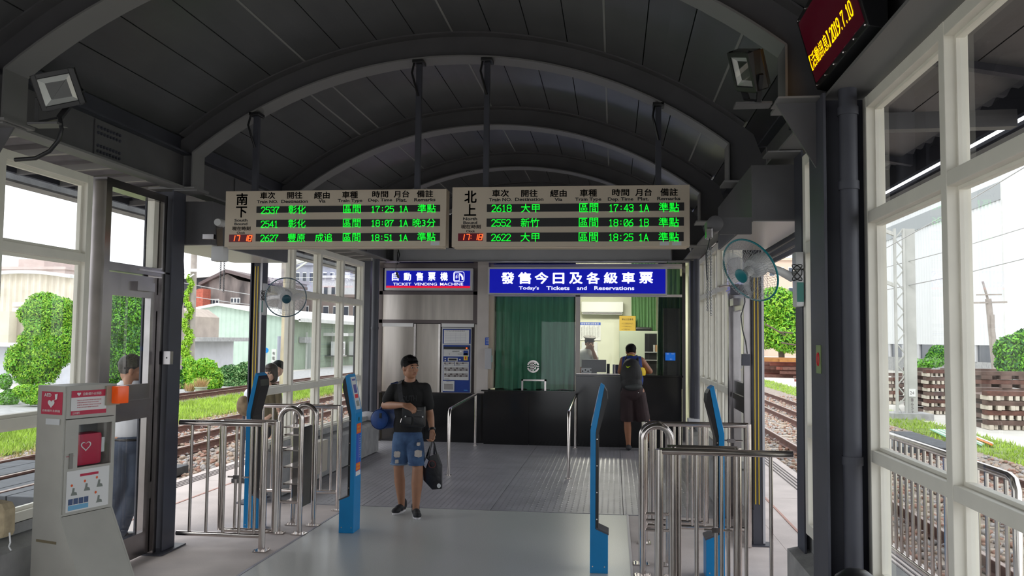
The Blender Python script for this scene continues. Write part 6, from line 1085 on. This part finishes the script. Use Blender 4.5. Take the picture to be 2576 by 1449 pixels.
plant('cloud_pruned_juniper', 'large cloud-pruned juniper left of the glass door', 'tree', (b1[0][0], Y1, -.3), b1, 40000, .042, M_lf, M_lfy, [([(b1[9][0], Y1, -.3), (b1[6][0], Y1, .8), (b1[3][0], Y1, 2.2)], .09)], M_core)
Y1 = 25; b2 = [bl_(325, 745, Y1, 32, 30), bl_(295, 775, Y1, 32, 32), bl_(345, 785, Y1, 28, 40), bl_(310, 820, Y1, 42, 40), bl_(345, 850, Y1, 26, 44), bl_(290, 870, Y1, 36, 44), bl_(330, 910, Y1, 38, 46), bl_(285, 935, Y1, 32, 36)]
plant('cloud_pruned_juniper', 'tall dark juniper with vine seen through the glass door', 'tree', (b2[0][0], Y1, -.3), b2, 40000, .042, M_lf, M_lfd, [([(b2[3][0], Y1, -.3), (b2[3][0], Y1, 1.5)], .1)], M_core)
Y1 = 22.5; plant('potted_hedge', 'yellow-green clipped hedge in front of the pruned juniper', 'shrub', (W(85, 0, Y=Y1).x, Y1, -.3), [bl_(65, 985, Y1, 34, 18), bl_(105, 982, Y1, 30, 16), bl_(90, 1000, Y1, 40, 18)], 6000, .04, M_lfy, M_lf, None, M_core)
plant('flowering_shrub', 'loose pink-flowered shrub at the far left window edge', 'shrub', (W(15, 0, Y=23).x, 23, -.3), [bl_(12, 960, 23, 16, 20), bl_(22, 1005, 23, 22, 26)], 2500, .05, M_lf, M_lfp)
plant('small_conifer', 'small bright conifer low in the left window', 'shrub', (W(12, 0, Y=16.2).x, 16.2, -.3), [bl_(12, 1112, 16.2, 22, 18), bl_(12, 1095, 16.2, 14, 18)], 4000, .035, M_lf, M_lfy, None, M_core)
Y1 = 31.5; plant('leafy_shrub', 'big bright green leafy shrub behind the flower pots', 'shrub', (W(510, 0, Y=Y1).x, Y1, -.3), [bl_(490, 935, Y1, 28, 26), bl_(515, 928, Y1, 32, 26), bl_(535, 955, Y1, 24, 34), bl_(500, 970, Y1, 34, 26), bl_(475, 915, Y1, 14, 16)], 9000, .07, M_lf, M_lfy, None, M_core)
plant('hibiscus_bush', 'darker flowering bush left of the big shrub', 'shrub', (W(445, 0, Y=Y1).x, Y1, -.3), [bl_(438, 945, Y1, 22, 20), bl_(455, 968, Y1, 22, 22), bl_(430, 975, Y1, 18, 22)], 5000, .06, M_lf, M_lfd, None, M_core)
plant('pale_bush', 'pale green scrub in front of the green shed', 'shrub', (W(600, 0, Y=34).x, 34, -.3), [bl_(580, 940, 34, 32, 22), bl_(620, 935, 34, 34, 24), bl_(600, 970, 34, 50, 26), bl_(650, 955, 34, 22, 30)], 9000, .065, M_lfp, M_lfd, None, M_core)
for k, (x, y0_, y1_, w_, lab, m) in enumerate(((505, 972, 997, 16, 'wide green-white flower pot with dry grass', (.40, .45, .33)), (476, 984, 1000, 11, 'pale blue flower pot beside the wide pot', (.42, .50, .58)), (438, 988, 1004, 10, 'small green flower pot, leftmost of three', (.30, .40, .22)))):
    c = W(x, y1_, Y=29.5); s_ = 29.5/FPX; H_ = (y1_-y0_)*s_; t = thing('flower_pot', lab, 'flower pot', (c.x, 29.5, -.29))
    MB().lathe([(0, c.z), (w_*s_*.62, c.z), (w_*s_, c.z+H_), (w_*s_*1.08, c.z+H_), (w_*s_*1.08, c.z+H_-.03), (w_*s_*.9, c.z+H_), (0, c.z+H_-.02)], Matrix.Translation((c.x, 29.5, 0)), 16).build('pot', mat('pot_glaze_%s' % 'abc'[k], m, .6, 0, .3, 6), t, 1)
    B(c.x-.15, c.x+.15, 29.35, 29.65, -.3, c.z).build('pot_stand', M_conc, t); n = 220; aa = RNG.uniform(0, 2*PI, n); rr = RNG.uniform(0, 1, n)*w_*s_; L = RNG.uniform(.15, .38, n); p = np.stack([c.x+rr*np.cos(aa), 29.5+rr*np.sin(aa), np.full(n, c.z+H_)], 1); tip = p+np.stack([np.cos(aa)*L*.5, np.sin(aa)*L*.5, L], 1); d = np.stack([-np.sin(aa), np.cos(aa), 0*aa], 1)*.012
    npmesh('dry_grass', np.stack([p-d, p+d, tip], 1).reshape(-1, 3), np.arange(3*n).reshape(-1, 3), mat('straw', (.50, .34, .16), .8), t, kind='stuff')
# ------------------------------------------------------------------ buildings on the left
def corr_wall(name, p0, p1, z0, ztop, m, par, pitch=.25, amp=.03, y_=None):
    p0 = Vector(p0); p1 = Vector(p1); L = (p1-p0).length; d = (p1-p0)/L; nrm = Vector((d.y, -d.x, 0)); n = int(L/pitch*4); v = []; f = []
    for i in range(n+1):
        s_ = L*i/n; q = p0+d*s_+nrm*(amp if i % 4 in (1, 2) else 0); zt = ztop(s_/L) if callable(ztop) else ztop; v += [(q.x, q.y, z0), (q.x, q.y, zt)]
        if i: f.append((2*i-2, 2*i, 2*i+1, 2*i-1))
    return MB().add(v, f).build(name, m, par)
M_gs = mat('mint_green_sheet', (.44, .56, .48), .6, 0, .08, 2); M_roofw = mat('white_roof_sheet', (.70, .70, .68), .6, 0, .15, 2); M_bconc = mat('weathered_dark_concrete', (.27, .23, .215), .95, 0, .6, 1.3, .3, 8, stretch=(1, 1, .2), col2=(.07, .06, .06)); M_brick = mat('red_brick_wall', (.45, .12, .08), .9, 0, .25, 6)
M_bwhite = mat('white_render', (.58, .58, .60), .85, 0, .1, 2); M_bcream = mat('cream_render', (.62, .57, .45), .85, 0, .08, 2); M_win = mat('dark_window', (.05, .06, .08), .2); M_apt = mat('pinkish_apartment', (.55, .45, .42), .85, 0, .08, 1); M_blg = mat('blue_grey_tile', (.34, .35, .42), .7, 0, .2, 1)
gs = thing('green_shed', 'mint green corrugated metal shed with gabled white roof', 'building', (-23, 52, -.3)); YG = 52; aL, aR, pk = W(455, 0, Y=YG).x, -20.5, W(575, 0, Y=YG).x; zE, zP = 3.08, 3.72
gab = lambda u: (lambda x: zE+(zP-zE)*(1-abs(x-pk)/((pk-aL) if x < pk else (aR-pk))))(aL+(aR-aL)*u)
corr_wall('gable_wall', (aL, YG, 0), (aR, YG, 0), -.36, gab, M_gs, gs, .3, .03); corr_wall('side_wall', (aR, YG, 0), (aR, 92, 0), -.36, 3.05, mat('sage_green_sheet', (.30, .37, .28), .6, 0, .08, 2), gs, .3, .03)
for xa, xb in ((aL-.3, pk), (pk, aR+.9)):
    za = zE-.08 if xa < pk else zP; zb = zP if xb == pk else zE-.28
    MB().prism([(xa, za), (xb, zb), (xb, zb+.16), (xa, za+.16)], YG-.35, 92).build('roof_slope', M_roofw, gs)
B(aR+.78, aR+.92, YG-.35, 92, zE-.36, zE-.2).build('fascia', M_roofw, gs)
SX = lambda x, y: W(x, y, X=aR+.05)
def sbox(n, m, x0, y0, x1, y1, d=.08, off=.03): a = SX(x0, y1); b = SX(x1, y0); return B(aR+off, aR+off+d, min(a.y, b.y), max(a.y, b.y), min(a.z, SX(x1, y1).z), b.z).build(n, m, gs)
dk = sbox('door', mat('grey_metal_door', (.25, .28, .25), .5), 769, 852, 787, 934); sbox('shutter', M_blg, 697, 846, 708, 915); sbox('vent_hood', M_conc, 753, 848, 770, 862, .4)
for x0, x1 in ((822, 842), (868, 878)):
    u = sbox('condenser_unit', M_paper, x0, 859, x1, 893, .5, .35); sbox('unit_shelf', M_ssd, x0-4, 893, x1+1, 896, .9); sbox('awning', M_roofw, x0-8, 838, x1+2, 845, 1.0); sbox('unit_fan', M_ssd, x0+8 if x1-x0 > 12 else x0+5, 863, x1-3, 875, .03, .86); sbox('unit_fan', M_ssd, x0+8 if x1-x0 > 12 else x0+5, 878, x1-3, 890, .03, .86)
for x in (766, 831, 885): sbox('downpipe', M_roofw, x, 835, x+2, 930, .1, .1)
hut = thing('white_hut', 'small white hut with flat concrete canopy beside the shed', 'building', (-18, 36, -.3)); h_ = lambda x, y: W(x, y, Y=36)
B(h_(425, 0).x, h_(462, 0).x, 36, 40, -.36, h_(0, 850).z).build('wall', M_bwhite, hut); B(h_(495, 0).x, h_(516, 0).x, 36, 40, -.36, h_(0, 850).z).build('wall', M_bwhite, hut); B(h_(462, 0).x, h_(495, 0).x, 36.6, 40, -.36, h_(0, 850).z).build('dark_doorway', M_win, hut); B(h_(428, 0).x, h_(556, 0).x, 35.3, 40.2, h_(0, 853).z, h_(0, 843).z).build('canopy_slab', M_conc, hut)
mb = MB(); c0, c1, cm = h_(425, 0).x, h_(470, 0).x, h_(440, 0).x; mb.prism([(c0, h_(0, 843).z), (c1, h_(0, 843).z), (c1, h_(0, 790).z), (cm, h_(0, 768).z), (c0, h_(0, 782).z)], 37.5, 40.2).build('upper_gable', M_bconc if 0 else mat('greige_wall', (.42, .36, .31), .9, 0, .15, 2), hut); T([(h_(443, 0).x, 37.3, h_(0, 850).z), (h_(442, 0).x, 37.3, h_(0, 765).z), (h_(437, 0).x, 37.3, h_(0, 755).z), (h_(428, 0).x, 37.3, h_(0, 757).z)], .06, 8).build('vent_pipe', M_paper, hut, 1)
dc = thing('concrete_warehouse', 'weathered dark concrete gable building with two windows', 'building', (-38, 76, -.3)); D = lambda x, y: W(x, y, Y=76)
po = [(505, 800), (505, 722), (530, 707), (572, 689), (600, 704), (640, 712), (665, 716), (665, 800)]; MB().prism([(D(x, y).x, D(x, y).z if y < 800 else -.36) for x, y in po], 76, 87).build('gable_wall', M_bconc, dc)
for a, b in (((572, 686), (505, 720)), ((572, 686), (668, 713))): p, q = D(*a), D(*b); MB().prism([(p.x, p.z), (q.x, q.z), (q.x, q.z+.3), (p.x, p.z+.3)], 75.5, 87).build('roof_slope', mat('dark_tile_roof', (.13, .10, .10), .9), dc)
for x0, x1, y0_, y1_ in ((527, 552, 752, 766), (581, 605, 749, 764)):
    a, b = D(x0, y1_), D(x1, y0_); w_ = B(a.x, b.x, 75.9, 76.05, a.z, b.z).build('window', M_roofw, dc)
    for k in range(3): ww = (b.x-a.x)/3; B(a.x+k*ww+.06, a.x+(k+1)*ww-.06, 75.86, 75.9, a.z+.08, b.z-.08).build('pane', M_win, w_)
bk = thing('brick_building', 'broken red brick wall beside dark concrete gable', 'building', (-40, 74, -.3)); D = lambda x, y: W(x, y, Y=74)
MB().prism([(D(x, y).x, D(x, y).z if y < 800 else -.36) for x, y in ((470, 800), (470, 740), (487, 738), (493, 730), (500, 726), (511, 726), (511, 800))], 74, 75.5).build('brick_wall', M_brick, bk); B(D(486, 0).x, D(511, 0).x, 73.9, 74, D(0, 742).z, D(0, 738).z).build('concrete_band', M_conc, bk)
ds = thing('open_shed', 'large dark open shed with pale eave line', 'building', (-45, 80, -.3)); D = lambda x, y: W(x, y, Y=80)
MB().prism([(D(x, y).x, D(x, y).z if y < 800 else -.36) for x, y in ((410, 800), (410, 702), (470, 702), (545, 696), (545, 800))], 80, 88).build('interior_shade', mat('shed_shade', (.05, .05, .06), .9), ds); MB().prism([(D(x, y).x, D(x, y).z) for x, y in ((400, 702), (400, 698), (470, 698), (548, 692), (548, 696), (470, 702))], 79.5, 88.5).build('eave', M_roofw, ds)  # solid dark block stands for the shed's shaded interior
lw = thing('low_white_building', 'low white building with flat canopy and cream block behind juniper', 'building', (-22, 34, -.3)); D = lambda x, y: W(x, y, Y=34)
B(D(-60, 0).x, D(262, 0).x, 34, 40, -.36, D(0, 871).z).build('wall', mat('pale_tile_wall', (.50, .51, .56), .7, 0, .1, 3), lw); B(D(-60, 0).x, D(195, 0).x, 33.4, 40, D(0, 871).z, D(0, 862).z).build('canopy_slab', M_roofw, lw); B(D(-40, 0).x, D(40, 0).x, 34.5, 39, D(0, 862).z, D(0, 782).z).build('cream_block', M_bcream, lw); B(D(40, 0).x, D(95, 0).x, 35, 39, D(0, 862).z, D(0, 790).z).build('beige_block', mat('beige_render', (.42, .37, .3), .85), lw)
for k in range(2): MB().lathe([(0, 0), (.75, 0), (.75, .18), (.7, .2), (0, .2)], Matrix.Translation((D(36, 0).x, 36, D(0, 782).z+k*.24)), 20).build('tank', M_rail, lw, 1)
st_ = thing('striped_building', 'pale building with vertical striped cladding and curved roof', 'building', (-40, 60, -.3)); D = lambda x, y: W(x, y, Y=60)
corr_wall('striped_wall', (D(-20, 0).x, 60, 0), (D(215, 0).x, 60, 0), -.36, lambda u: D(0, 700).z+.35*math.sin(PI*u), mat('striped_cladding', (.66, .60, .50), .8, 0, .1, 1), st_, .5, .12)
mb = MB(); us = np.linspace(0, 1, 17); xx = [D(-20, 0).x+(D(215, 0).x-D(-20, 0).x)*u for u in us]; zz_ = [D(0, 700).z+.35*math.sin(PI*u) for u in us]; mb.prism(list(zip(xx, zz_))+list(zip(xx[::-1], [z+.25 for z in zz_[::-1]])), 59.5, 75).build('curved_roof', M_roofw, st_)
def block(name, label, Y, x0, y0, x1, m, rows=0, cols=0, dep=12, extra=None, wy=(.15, .85)):
    t = thing(name, label, 'building', ((W(x0, 0, Y=Y).x+W(x1, 0, Y=Y).x)/2, Y, -.3)); a, b = W(x0, 0, Y=Y).x, W(x1, 0, Y=Y).x; z = W((x0+x1)/2, y0, Y=Y).z; B(a, b, Y, Y+dep, -.36, z).build('wall', m, t); B(a-.3, b+.3, Y-.3, Y+dep, z, z+.35).build('parapet', m, t)
    for r in range(rows):
        for c in range(cols):
            w_ = (b-a)/cols; xc = a+w_*(c+.5); zc = z-1.7-r*3.0; f_ = B(xc-w_*.28, xc+w_*.28, Y-.08, Y, zc-.7, zc+.7).build('window', M_roofw, t); B(xc-w_*.24, xc+w_*.24, Y-.12, Y-.08, zc-.58, zc+.58).build('pane', M_win, f_)
    for e_ in extra or []: B(W(e_[0], 0, Y=Y).x, W(e_[2], 0, Y=Y).x, Y+1, Y+dep-2, z, W(e_[0], e_[1], Y=Y).z).build('roof_block', m, t)
    return t
block('apartment_building', 'distant pink apartment block with rooftop tower', 100, -20, 678, 192, M_apt, 2, 9, extra=[(63, 650, 127)])
block('apartment_building', 'distant blue-grey apartment block above the shed roof', 120, 742, 668, 860, M_blg, 5, 7, extra=[(760, 655, 800)]); block('white_building', 'pale building with cut corner beyond the shed', 105, 828, 700, 884, M_bwhite, 3, 3); block('brown_building', 'long brown building with balcony rail behind the shed', 98, 680, 748, 925, mat('brown_render', (.24, .19, .17), .9, 0, .2, .6), 1, 10, dep=6); block('low_grey_building', 'low grey roofed building seen left of the fan', 90, 670, 708, 742, mat('mauve_grey_wall', (.36, .34, .40), .85), 1, 3, dep=6)
# poles and wires on the left
def pole(label, x, Y, ytop, w, m, lean=0, parts=()):
    a = W(x, 900, Y=Y); t = thing('utility_pole', label, 'pole', (a.x, Y, -.36)); zt = W(x, ytop, Y=Y).z; T([(a.x, Y, -.36), (a.x+lean, Y, zt)], [w*1.15, w*.85], 14).build('pole_shaft', m, t, 1)
    return t, a.x, zt
M_pole = mat('concrete_pole', (.36, .32, .29), .9, 0, .2, 3)
t, px_, zt = pole('concrete utility pole wrapped with climbing vine', 480, 33.5, 560, .135, M_pole); zc = W(480, 681, Y=33.5).z
MB().bar((px_-.85, 33.3, zc), (px_+.65, 33.3, zc), .08, .12).build('cross_arm', M_roofw, t); MB().bar((px_-.12, 33.3, W(0, 700, Y=33.5).z), (px_-.28, 33.3, W(0, 690, Y=33.5).z), .05, .05).bar((px_-.12, 33.3, W(0, 700, Y=33.5).z), (px_+.12, 33.3, W(0, 690, Y=33.5).z), .05, .05).build('bracket', M_roofw, t)
V, F = leaves([(px_-.1+.12*math.sin(k*1.3), 33.3, W(0, 700+k*13, Y=33.5).z, .10+.012*k, .12, .16) for k in range(17)], 3500, .06, .2); npmesh('climbing_vine', V, F, M_lfy, t, kind='stuff')
pole('short concrete post with round top near the hut', 455, 35, 730, .05, M_pole)
t, px_, zt = pole('concrete catenary pole with faded yellow paint', 720, 30, 600, .2, mat('faded_yellow_paint', (.56, .47, .33), .85, 0, .22, 2)); B(px_-.16, px_+.16, 29.72, 29.78, W(0, 700, Y=30).z, 7).build('grey_upper_band', M_pole, t); tx = TXT(); a = W(711, 0, Y=29.76).x; [tx.put(ch, (a, 29.70, W(0, 884+k*12, Y=29.7).z), (.1, 0, 0), (0, 0, .12)) for k, ch in enumerate('有電勿近')]; B(a-.03, a+.13, 29.71, 29.76, W(0, 924, Y=29.7).z, W(0, 870, Y=29.7).z).build('warning_plate', M_paper, t); tx.build('lettering', M_ink, t)
MB().bar((px_, 30, W(0, 668, Y=30).z), (px_+1.1, 30, W(0, 645, Y=30).z), .1, .1).bar((px_, 30, W(0, 690, Y=30).z), (px_+.9, 30, W(0, 650, Y=30).z), .06, .06).build('cantilever_arm', M_roofw, t)
t, px_, zt = pole('slim blue round sign post beside the shed corner', 671, 44, 880, .03, M_roofw); MB().lathe([(0, .02), (.14, .02), (.14, 0)], Matrix.Translation((px_, 43.9, W(0, 873, Y=44).z)) @ Matrix.Rotation(PI/2, 4, 'X'), 20).build('round_sign', mat('sign_blue', (.0, .25, .7), .5), t)
M_wr = mat('overhead_wire', (.5, .5, .5), .5, .5); wi = 0
for lab, a, b, r in (('upper pale wire crossing behind the left pole', (400, 700, 40), (700, 752, 46), .02), ('lower pale wire crossing behind the left pole', (400, 733, 40), (700, 775, 46), .02), ('thin wire over the shed roof seen through far windows', (720, 700, 60), (930, 690, 60), .03), ('upper wire across the right windows', (2200, 640, 26), (2620, 395, 18), .012), ('middle wire across the right windows', (2200, 680, 26), (2620, 560, 22), .012), ('lower wire across the right windows', (2200, 735, 26), (2620, 640, 22), .014)):
    p = W(a[0], a[1], Y=a[2]); q = W(b[0], b[1], Y=b[2]); t = thing('overhead_wire', lab, 'wire', p); T([p, (p+q)/2-Vector((0, 0, .05)), q], r, 6).build('wire', M_wr, t, 1)
# ------------------------------------------------------------------ right side yard
wh = thing('white_warehouse', 'huge white corrugated warehouse across the tracks', 'building', (22, 60, -.3)); ztw = 11.4; M_whs = mat('white_cladding', (.74, .75, .76), .6, 0, .05, .4)
corr_wall('left_face', (21.6, 95, 0), (21.6, 50, 0), 1.7, ztw, M_whs, wh, .5, .05); corr_wall('front_face', (21.6, 50, 0), (60, 50, 0), 1.7, ztw+.1, M_whs, wh, .5, .05); B(21.45, 21.75, 49.9, 50.1, 1.7, ztw+.2).build('corner_trim', M_roofw, wh); B(21.5, 60, 50.1, 95, ztw, ztw+.3).build('roof', M_whs, wh); B(21.5, 21.6, 50, 95, ztw-1.5, ztw-.5).build('grey_eave_band', mat('grey_band', (.35, .37, .38), .6), wh)
B(21.65, 60, 50.05, 95, -.36, .7).build('plinth', M_conc, wh); B(21.7, 60, 50.1, 95, .7, 1.7).build('window_band', M_win, wh)
for k in range(14): B(21.6, 21.7, 51+k*3.2, 51.5+k*3.2, .7, 1.7).build('band_post', M_bwhite, wh)
for k in range(8): B(23+k*3, 23.4+k*3, 49.98, 50.1, .7, 1.7).build('band_post', M_bwhite, wh)
ms = thing('catenary_mast', 'steel lattice catenary mast beyond the right windows', 'mast', (8.4, 25, -.36)); A = lambda x, y: W(x, y, Y=25)
xl, xr, x2, x3 = A(2240, 0).x, A(2262, 0).x, A(2268, 0).x, A(2292, 0).x; zt = A(2270, 575).z
B(x2, x3, 25.05, 25.35, -.36, zt).build('steel_column', mat('galvanised_steel', (.50, .50, .47), .6, .2, .15, 2), ms); [B(x-.03, x+.03, 24.95, 25.05, -.36, zt).build('lattice_chord', MATS['galvanised_steel'], ms) for x in (xl, xr)]; n = 18
for k in range(n):
    z0 = -.3+(zt+.3)*k/n; z1 = -.3+(zt+.3)*(k+1)/n; a, b = (xl, xr) if k % 2 else (xr, xl); MB().bar((a, 25, z0), (b, 25, z1), .03, .03, (0, 1, 0)).build('lattice_brace', MATS['galvanised_steel'], ms)
B(xl-.25, x3+.3, 24.7, 25.6, -.36, -.18).build('footing', M_conc, ms); B(x2+.02, x2+.2, 25.03, 25.05, A(0, 958).z, A(0, 941).z).build('number_plate', M_paper, ms); tx = TXT(); tx.put('24', (x2+.05, 25.025, A(0, 953).z), (.11, 0, 0), (0, 0, .09)); [tx.put(c, (x2+.08, 25.04, A(0, 968+k*9).z), (.06, 0, 0), (0, 0, .08)) for k, c in enumerate('1652')]; tx.build('lettering', M_ink if 0 else M_ssd, ms)
for y_ in (590, 718): MB().bar(A(2250, y_), A(2195, y_-22), .09, .09).build('cantilever_arm', MATS['galvanised_steel'], ms)
t, px_, zt = pole('leaning concrete power pole before the warehouse', 2508, 45.5, 752, .17, M_pole, -.35); MB().bar((px_-.35-.75, 45.4, W(2485, 762, Y=45.5).z), (px_-.35+.85, 45.4, W(2485, 760, Y=45.5).z), .07, .09).bar((px_-.35-.6, 45.4, W(2485, 742, Y=45.5).z), (px_-.35+.6, 45.4, W(2485, 741, Y=45.5).z), .06, .07).build('cross_arm', M_pole, t); T([(px_-.35, 45.5, zt-.1), (px_-.6, 45.5, zt+.9)], .06, 8).build('top_spur', M_pole, t, 1); MB().tube([(px_-.25, 45.2, .5), (px_-.28, 45.2, zt-.8)], .09, 8).build('conduit', M_pole, t, 1)
M_wood = mat('weathered_timber', (.13, .085, .07), .9, 0, .4, 3); M_end = mat('pale_sleeper_end', (.60, .54, .45), .85, 0, .2, 5)
def stack(label, x0, x1, y0_, y1_, Y, rows, cols, dep=2.2, timber=False):
    a = W(x0, y1_, Y=Y); b = W(x1, y0_, Y=Y); H_ = (b.z+.36)/rows; w_ = (b.x-a.x)/cols; t = thing('sleeper_stack', label, 'sleeper stack', ((a.x+b.x)/2, Y, -.36))
    for r in range(rows):
        z = -.36+r*H_; B(a.x, b.x, Y-.04, Y+.25, z+H_*.5, z+H_*.98).build('rusty_bearer', M_rust if r % 2 else M_wood, t); B(a.x+.05, b.x-.05, Y+.4, Y+dep-.6, z+.01, z+H_*.5).build('gap_backing', M_wood, t); B(a.x, b.x, Y+dep-.5, Y+dep-.2, z+H_*.5, z+H_*.98).build('rusty_bearer', M_wood, t)  # dark backing block added so the gaps between sleeper ends read dark
        for c in range(cols): xo = random.uniform(-.03, .03); B(a.x+c*w_+w_*.22+xo, a.x+(c+1)*w_-w_*.22+xo, Y+random.uniform(-.12, .02), Y+.4, z+.01, z+H_*.5).build('sleeper', M_wood if timber else M_end, t)
    return t
stack('tall sleeper stack with white ends behind the mast', 2330, 2395, 930, 1010, 27, 6, 6); stack('near sleeper stack at right edge of the yard', 2482, 2600, 985, 1050, 22.5, 4, 7); stack('low pale sleeper stack left of the tall one', 2236, 2262, 950, 995, 31, 4, 3); stack('heap of dark timbers between the sleeper stacks', 2455, 2600, 935, 1025, 27.5, 5, 3, 3., True); stack('brown timber pile right of the mast', 2294, 2330, 945, 1000, 32, 4, 2, 3., True)
rp = thing('rail_pile', 'rusty stacked rails in the yard beyond the right opening', 'rail pile', (9.5, 55, -.36)); cols_ = [M_rust, mat('orange_rust', (.38, .17, .05), .9, 0, .3, 3), mat('red_brown_rust', (.22, .07, .05), .9, 0, .3, 3)]
for k in range(60): r = k//12; x = 8.6+random.uniform(0, 1.2); y = 52+random.uniform(0, 5); z = -.36+.24*r; B(x, x+random.uniform(3.5, 6), y, y+.14, z, z+.17, M=Matrix.Rotation(random.uniform(-.012, .012), 4, 'Z')).build('rail_length', cols_[1] if r == 4 else cols_[k % 2*2], rp)
rp = thing('rail_pile', 'small low heap of rails near the white ground', 'rail pile', (10.5, 44, -.36))
for k in range(14): x = 9+random.uniform(0, 1.5); y = 43+random.uniform(0, 3); z = -.36+.12*(k//5); B(x, x+3.5, y, y+.12, z, z+.12).build('rail_length', cols_[k % 3], rp)
Y1 = 64; bt = [bl_(1900, 800, Y1, 60, 55), bl_(1950, 770, Y1, 50, 45), bl_(1990, 800, Y1, 45, 60), bl_(1930, 835, Y1, 60, 40), bl_(1985, 850, Y1-1, 50, 36), bl_(2030, 820, Y1, 50, 60)]
plant('large_tree', 'large green tree with pale branches beyond the right opening', 'tree', (W(1950, 0, Y=Y1).x, Y1, -.36), bt, 22000, .13, M_lf, M_lfy, [([(W(1960, 0, Y=Y1).x, Y1, -.36), (W(1955, 0, Y=Y1).x, Y1, 3.)], .22), ([W(1925, 815, Y=Y1-2), W(1955, 832, Y=Y1-2.3), W(1985, 850, Y=Y1-2)], .06), ([W(1960, 835, Y=Y1-2.3), W(1995, 838, Y=Y1-2.4)], .05), ([W(1965, 862, Y=Y1-2.3), W(2003, 868, Y=Y1-2.4)], .05)], M_core, inner=.75)
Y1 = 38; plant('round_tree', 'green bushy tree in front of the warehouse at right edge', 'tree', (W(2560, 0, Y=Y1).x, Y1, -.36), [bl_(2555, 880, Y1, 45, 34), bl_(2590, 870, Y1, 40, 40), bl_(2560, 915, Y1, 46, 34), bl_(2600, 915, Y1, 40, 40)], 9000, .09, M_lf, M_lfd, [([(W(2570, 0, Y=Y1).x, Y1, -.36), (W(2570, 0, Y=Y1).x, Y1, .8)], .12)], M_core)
plant('small_bush', 'small round bush beside the warehouse foot', 'shrub', (W(2362, 0, Y=44).x, 44, -.36), [bl_(2362, 888, 44, 22, 18), bl_(2350, 905, 44, 20, 18)], 3000, .07, M_lf, M_lfd, [([(W(2362, 0, Y=44).x, 44, -.36), (W(2362, 0, Y=44).x, 44, .8)], .1)], M_core)
plant('low_scrub', 'low green scrub behind the sleeper stacks', 'shrub', (W(2320, 0, Y=36).x, 36, -.36), [bl_(2310, 918, 36, 30, 12), bl_(2345, 912, 36, 26, 10), bl_(2300, 940, 36, 22, 14), bl_(2320, 975, 36, 26, 24)], 3500, .07, M_lfp, M_lf)
plant('tree_row', 'dark green trees seen through far right windows', 'tree', (3.6, 70, -.36), [(5, 72, 3, 3, 2.5, 2.6), (8.5, 74, 3.5, 3, 2.5, 3), (2, 80, 3, 3, 3, 3)], 9000, .15, M_lf, M_lfd, [([(5, 72, -.36), (5, 72, 2)], .2)], M_core)
block('pink_building', 'distant pinkish building above the large tree', 130, 1925, 655, 1995, mat('orange_pink_render', (.62, .48, .38), .85), 3, 3); block('distant_block', 'distant grey building behind the far right windows', 140, 1760, 720, 1860, M_bwhite, 2, 5)
t = thing('debris_pile', 'green and orange bundled pipes lying on the verge', 'debris', (7.5, 20, -.32))
for k in range(12): T([(7.0+k*.06, 18.3+.1*(k % 3), -.28+.02*(k % 2)), (7.4+k*.06, 21.2, -.26)], .018, 6).build('pipe_length', [mat('green_pipe', (.25, .5, .35), .6), M_roofw, mat('orange_pipe', (.8, .22, .04), .6)][2 if k in (9, 10) else k % 2], t)
t = thing('white_sack', 'crumpled white plastic sheet near the right track', 'sack', (7.9, 16.2, -.3)); figure('crumpled_sheet', [el((7.9+.12*k, 16.2+.1*math.sin(k*2), -.29), (.12, .1, .06)) for k in range(5)], M_paper, t, .03, 1)
for k, lab in enumerate(('black crossing mat on the yard verge, left one', 'black crossing mat on the yard verge, right one')): B(9.4+k*1.3, 10.5+k*1.3, 18.0+.4*k, 19.2+.4*k, -.36, -.24, M=None).build('rubber_mat', M_blk, None, bevel=.01); tag(bpy.data.objects['rubber_mat' if k == 0 else 'rubber_mat.001'], lab, 'mat')
# platform fence at right
t = thing('platform_fence', 'stainless platform fence outside the large right windows', 'fence', (2.2, 6, 0)); y0_, y1_ = 5.03, 7.6
T([(2.2, y1_, .02), (2.2, y1_, .95), (2.2, y1_-.03, 1.0), (2.2, y1_-.08, 1.015), (2.2, y0_+.08, 1.015), (2.2, y0_+.03, 1.0), (2.2, y0_, .95), (2.2, y0_, .02)], .026, 12).build('fence_frame', M_rail, t, 1); T([(2.2, y0_, .13), (2.2, y1_, .13)], .02, 10).build('bottom_rail', M_rail, t, 1); T([(2.2, y0_, .86), (2.2, y1_, .86)], .016, 10).build('middle_rail', M_rail, t, 1)
for k in range(1, 20): T([(2.2, y0_+k*.128, .13), (2.2, y0_+k*.128, 1.0)], .0135, 8).build('baluster', M_rail, t, 1)
t = thing('platform_fence', 'stainless platform fence end outside the leftmost window', 'fence', (-5.1, 6.4, 0)); T([(-5.1, 4, .02), (-5.1, 4, .95), (-5.1, 4.1, 1.03), (-5.1, 7.35, 1.03), (-5.1, 7.45, .95), (-5.1, 7.45, .02)], .03, 12).build('fence_frame', M_rail, t, 1)
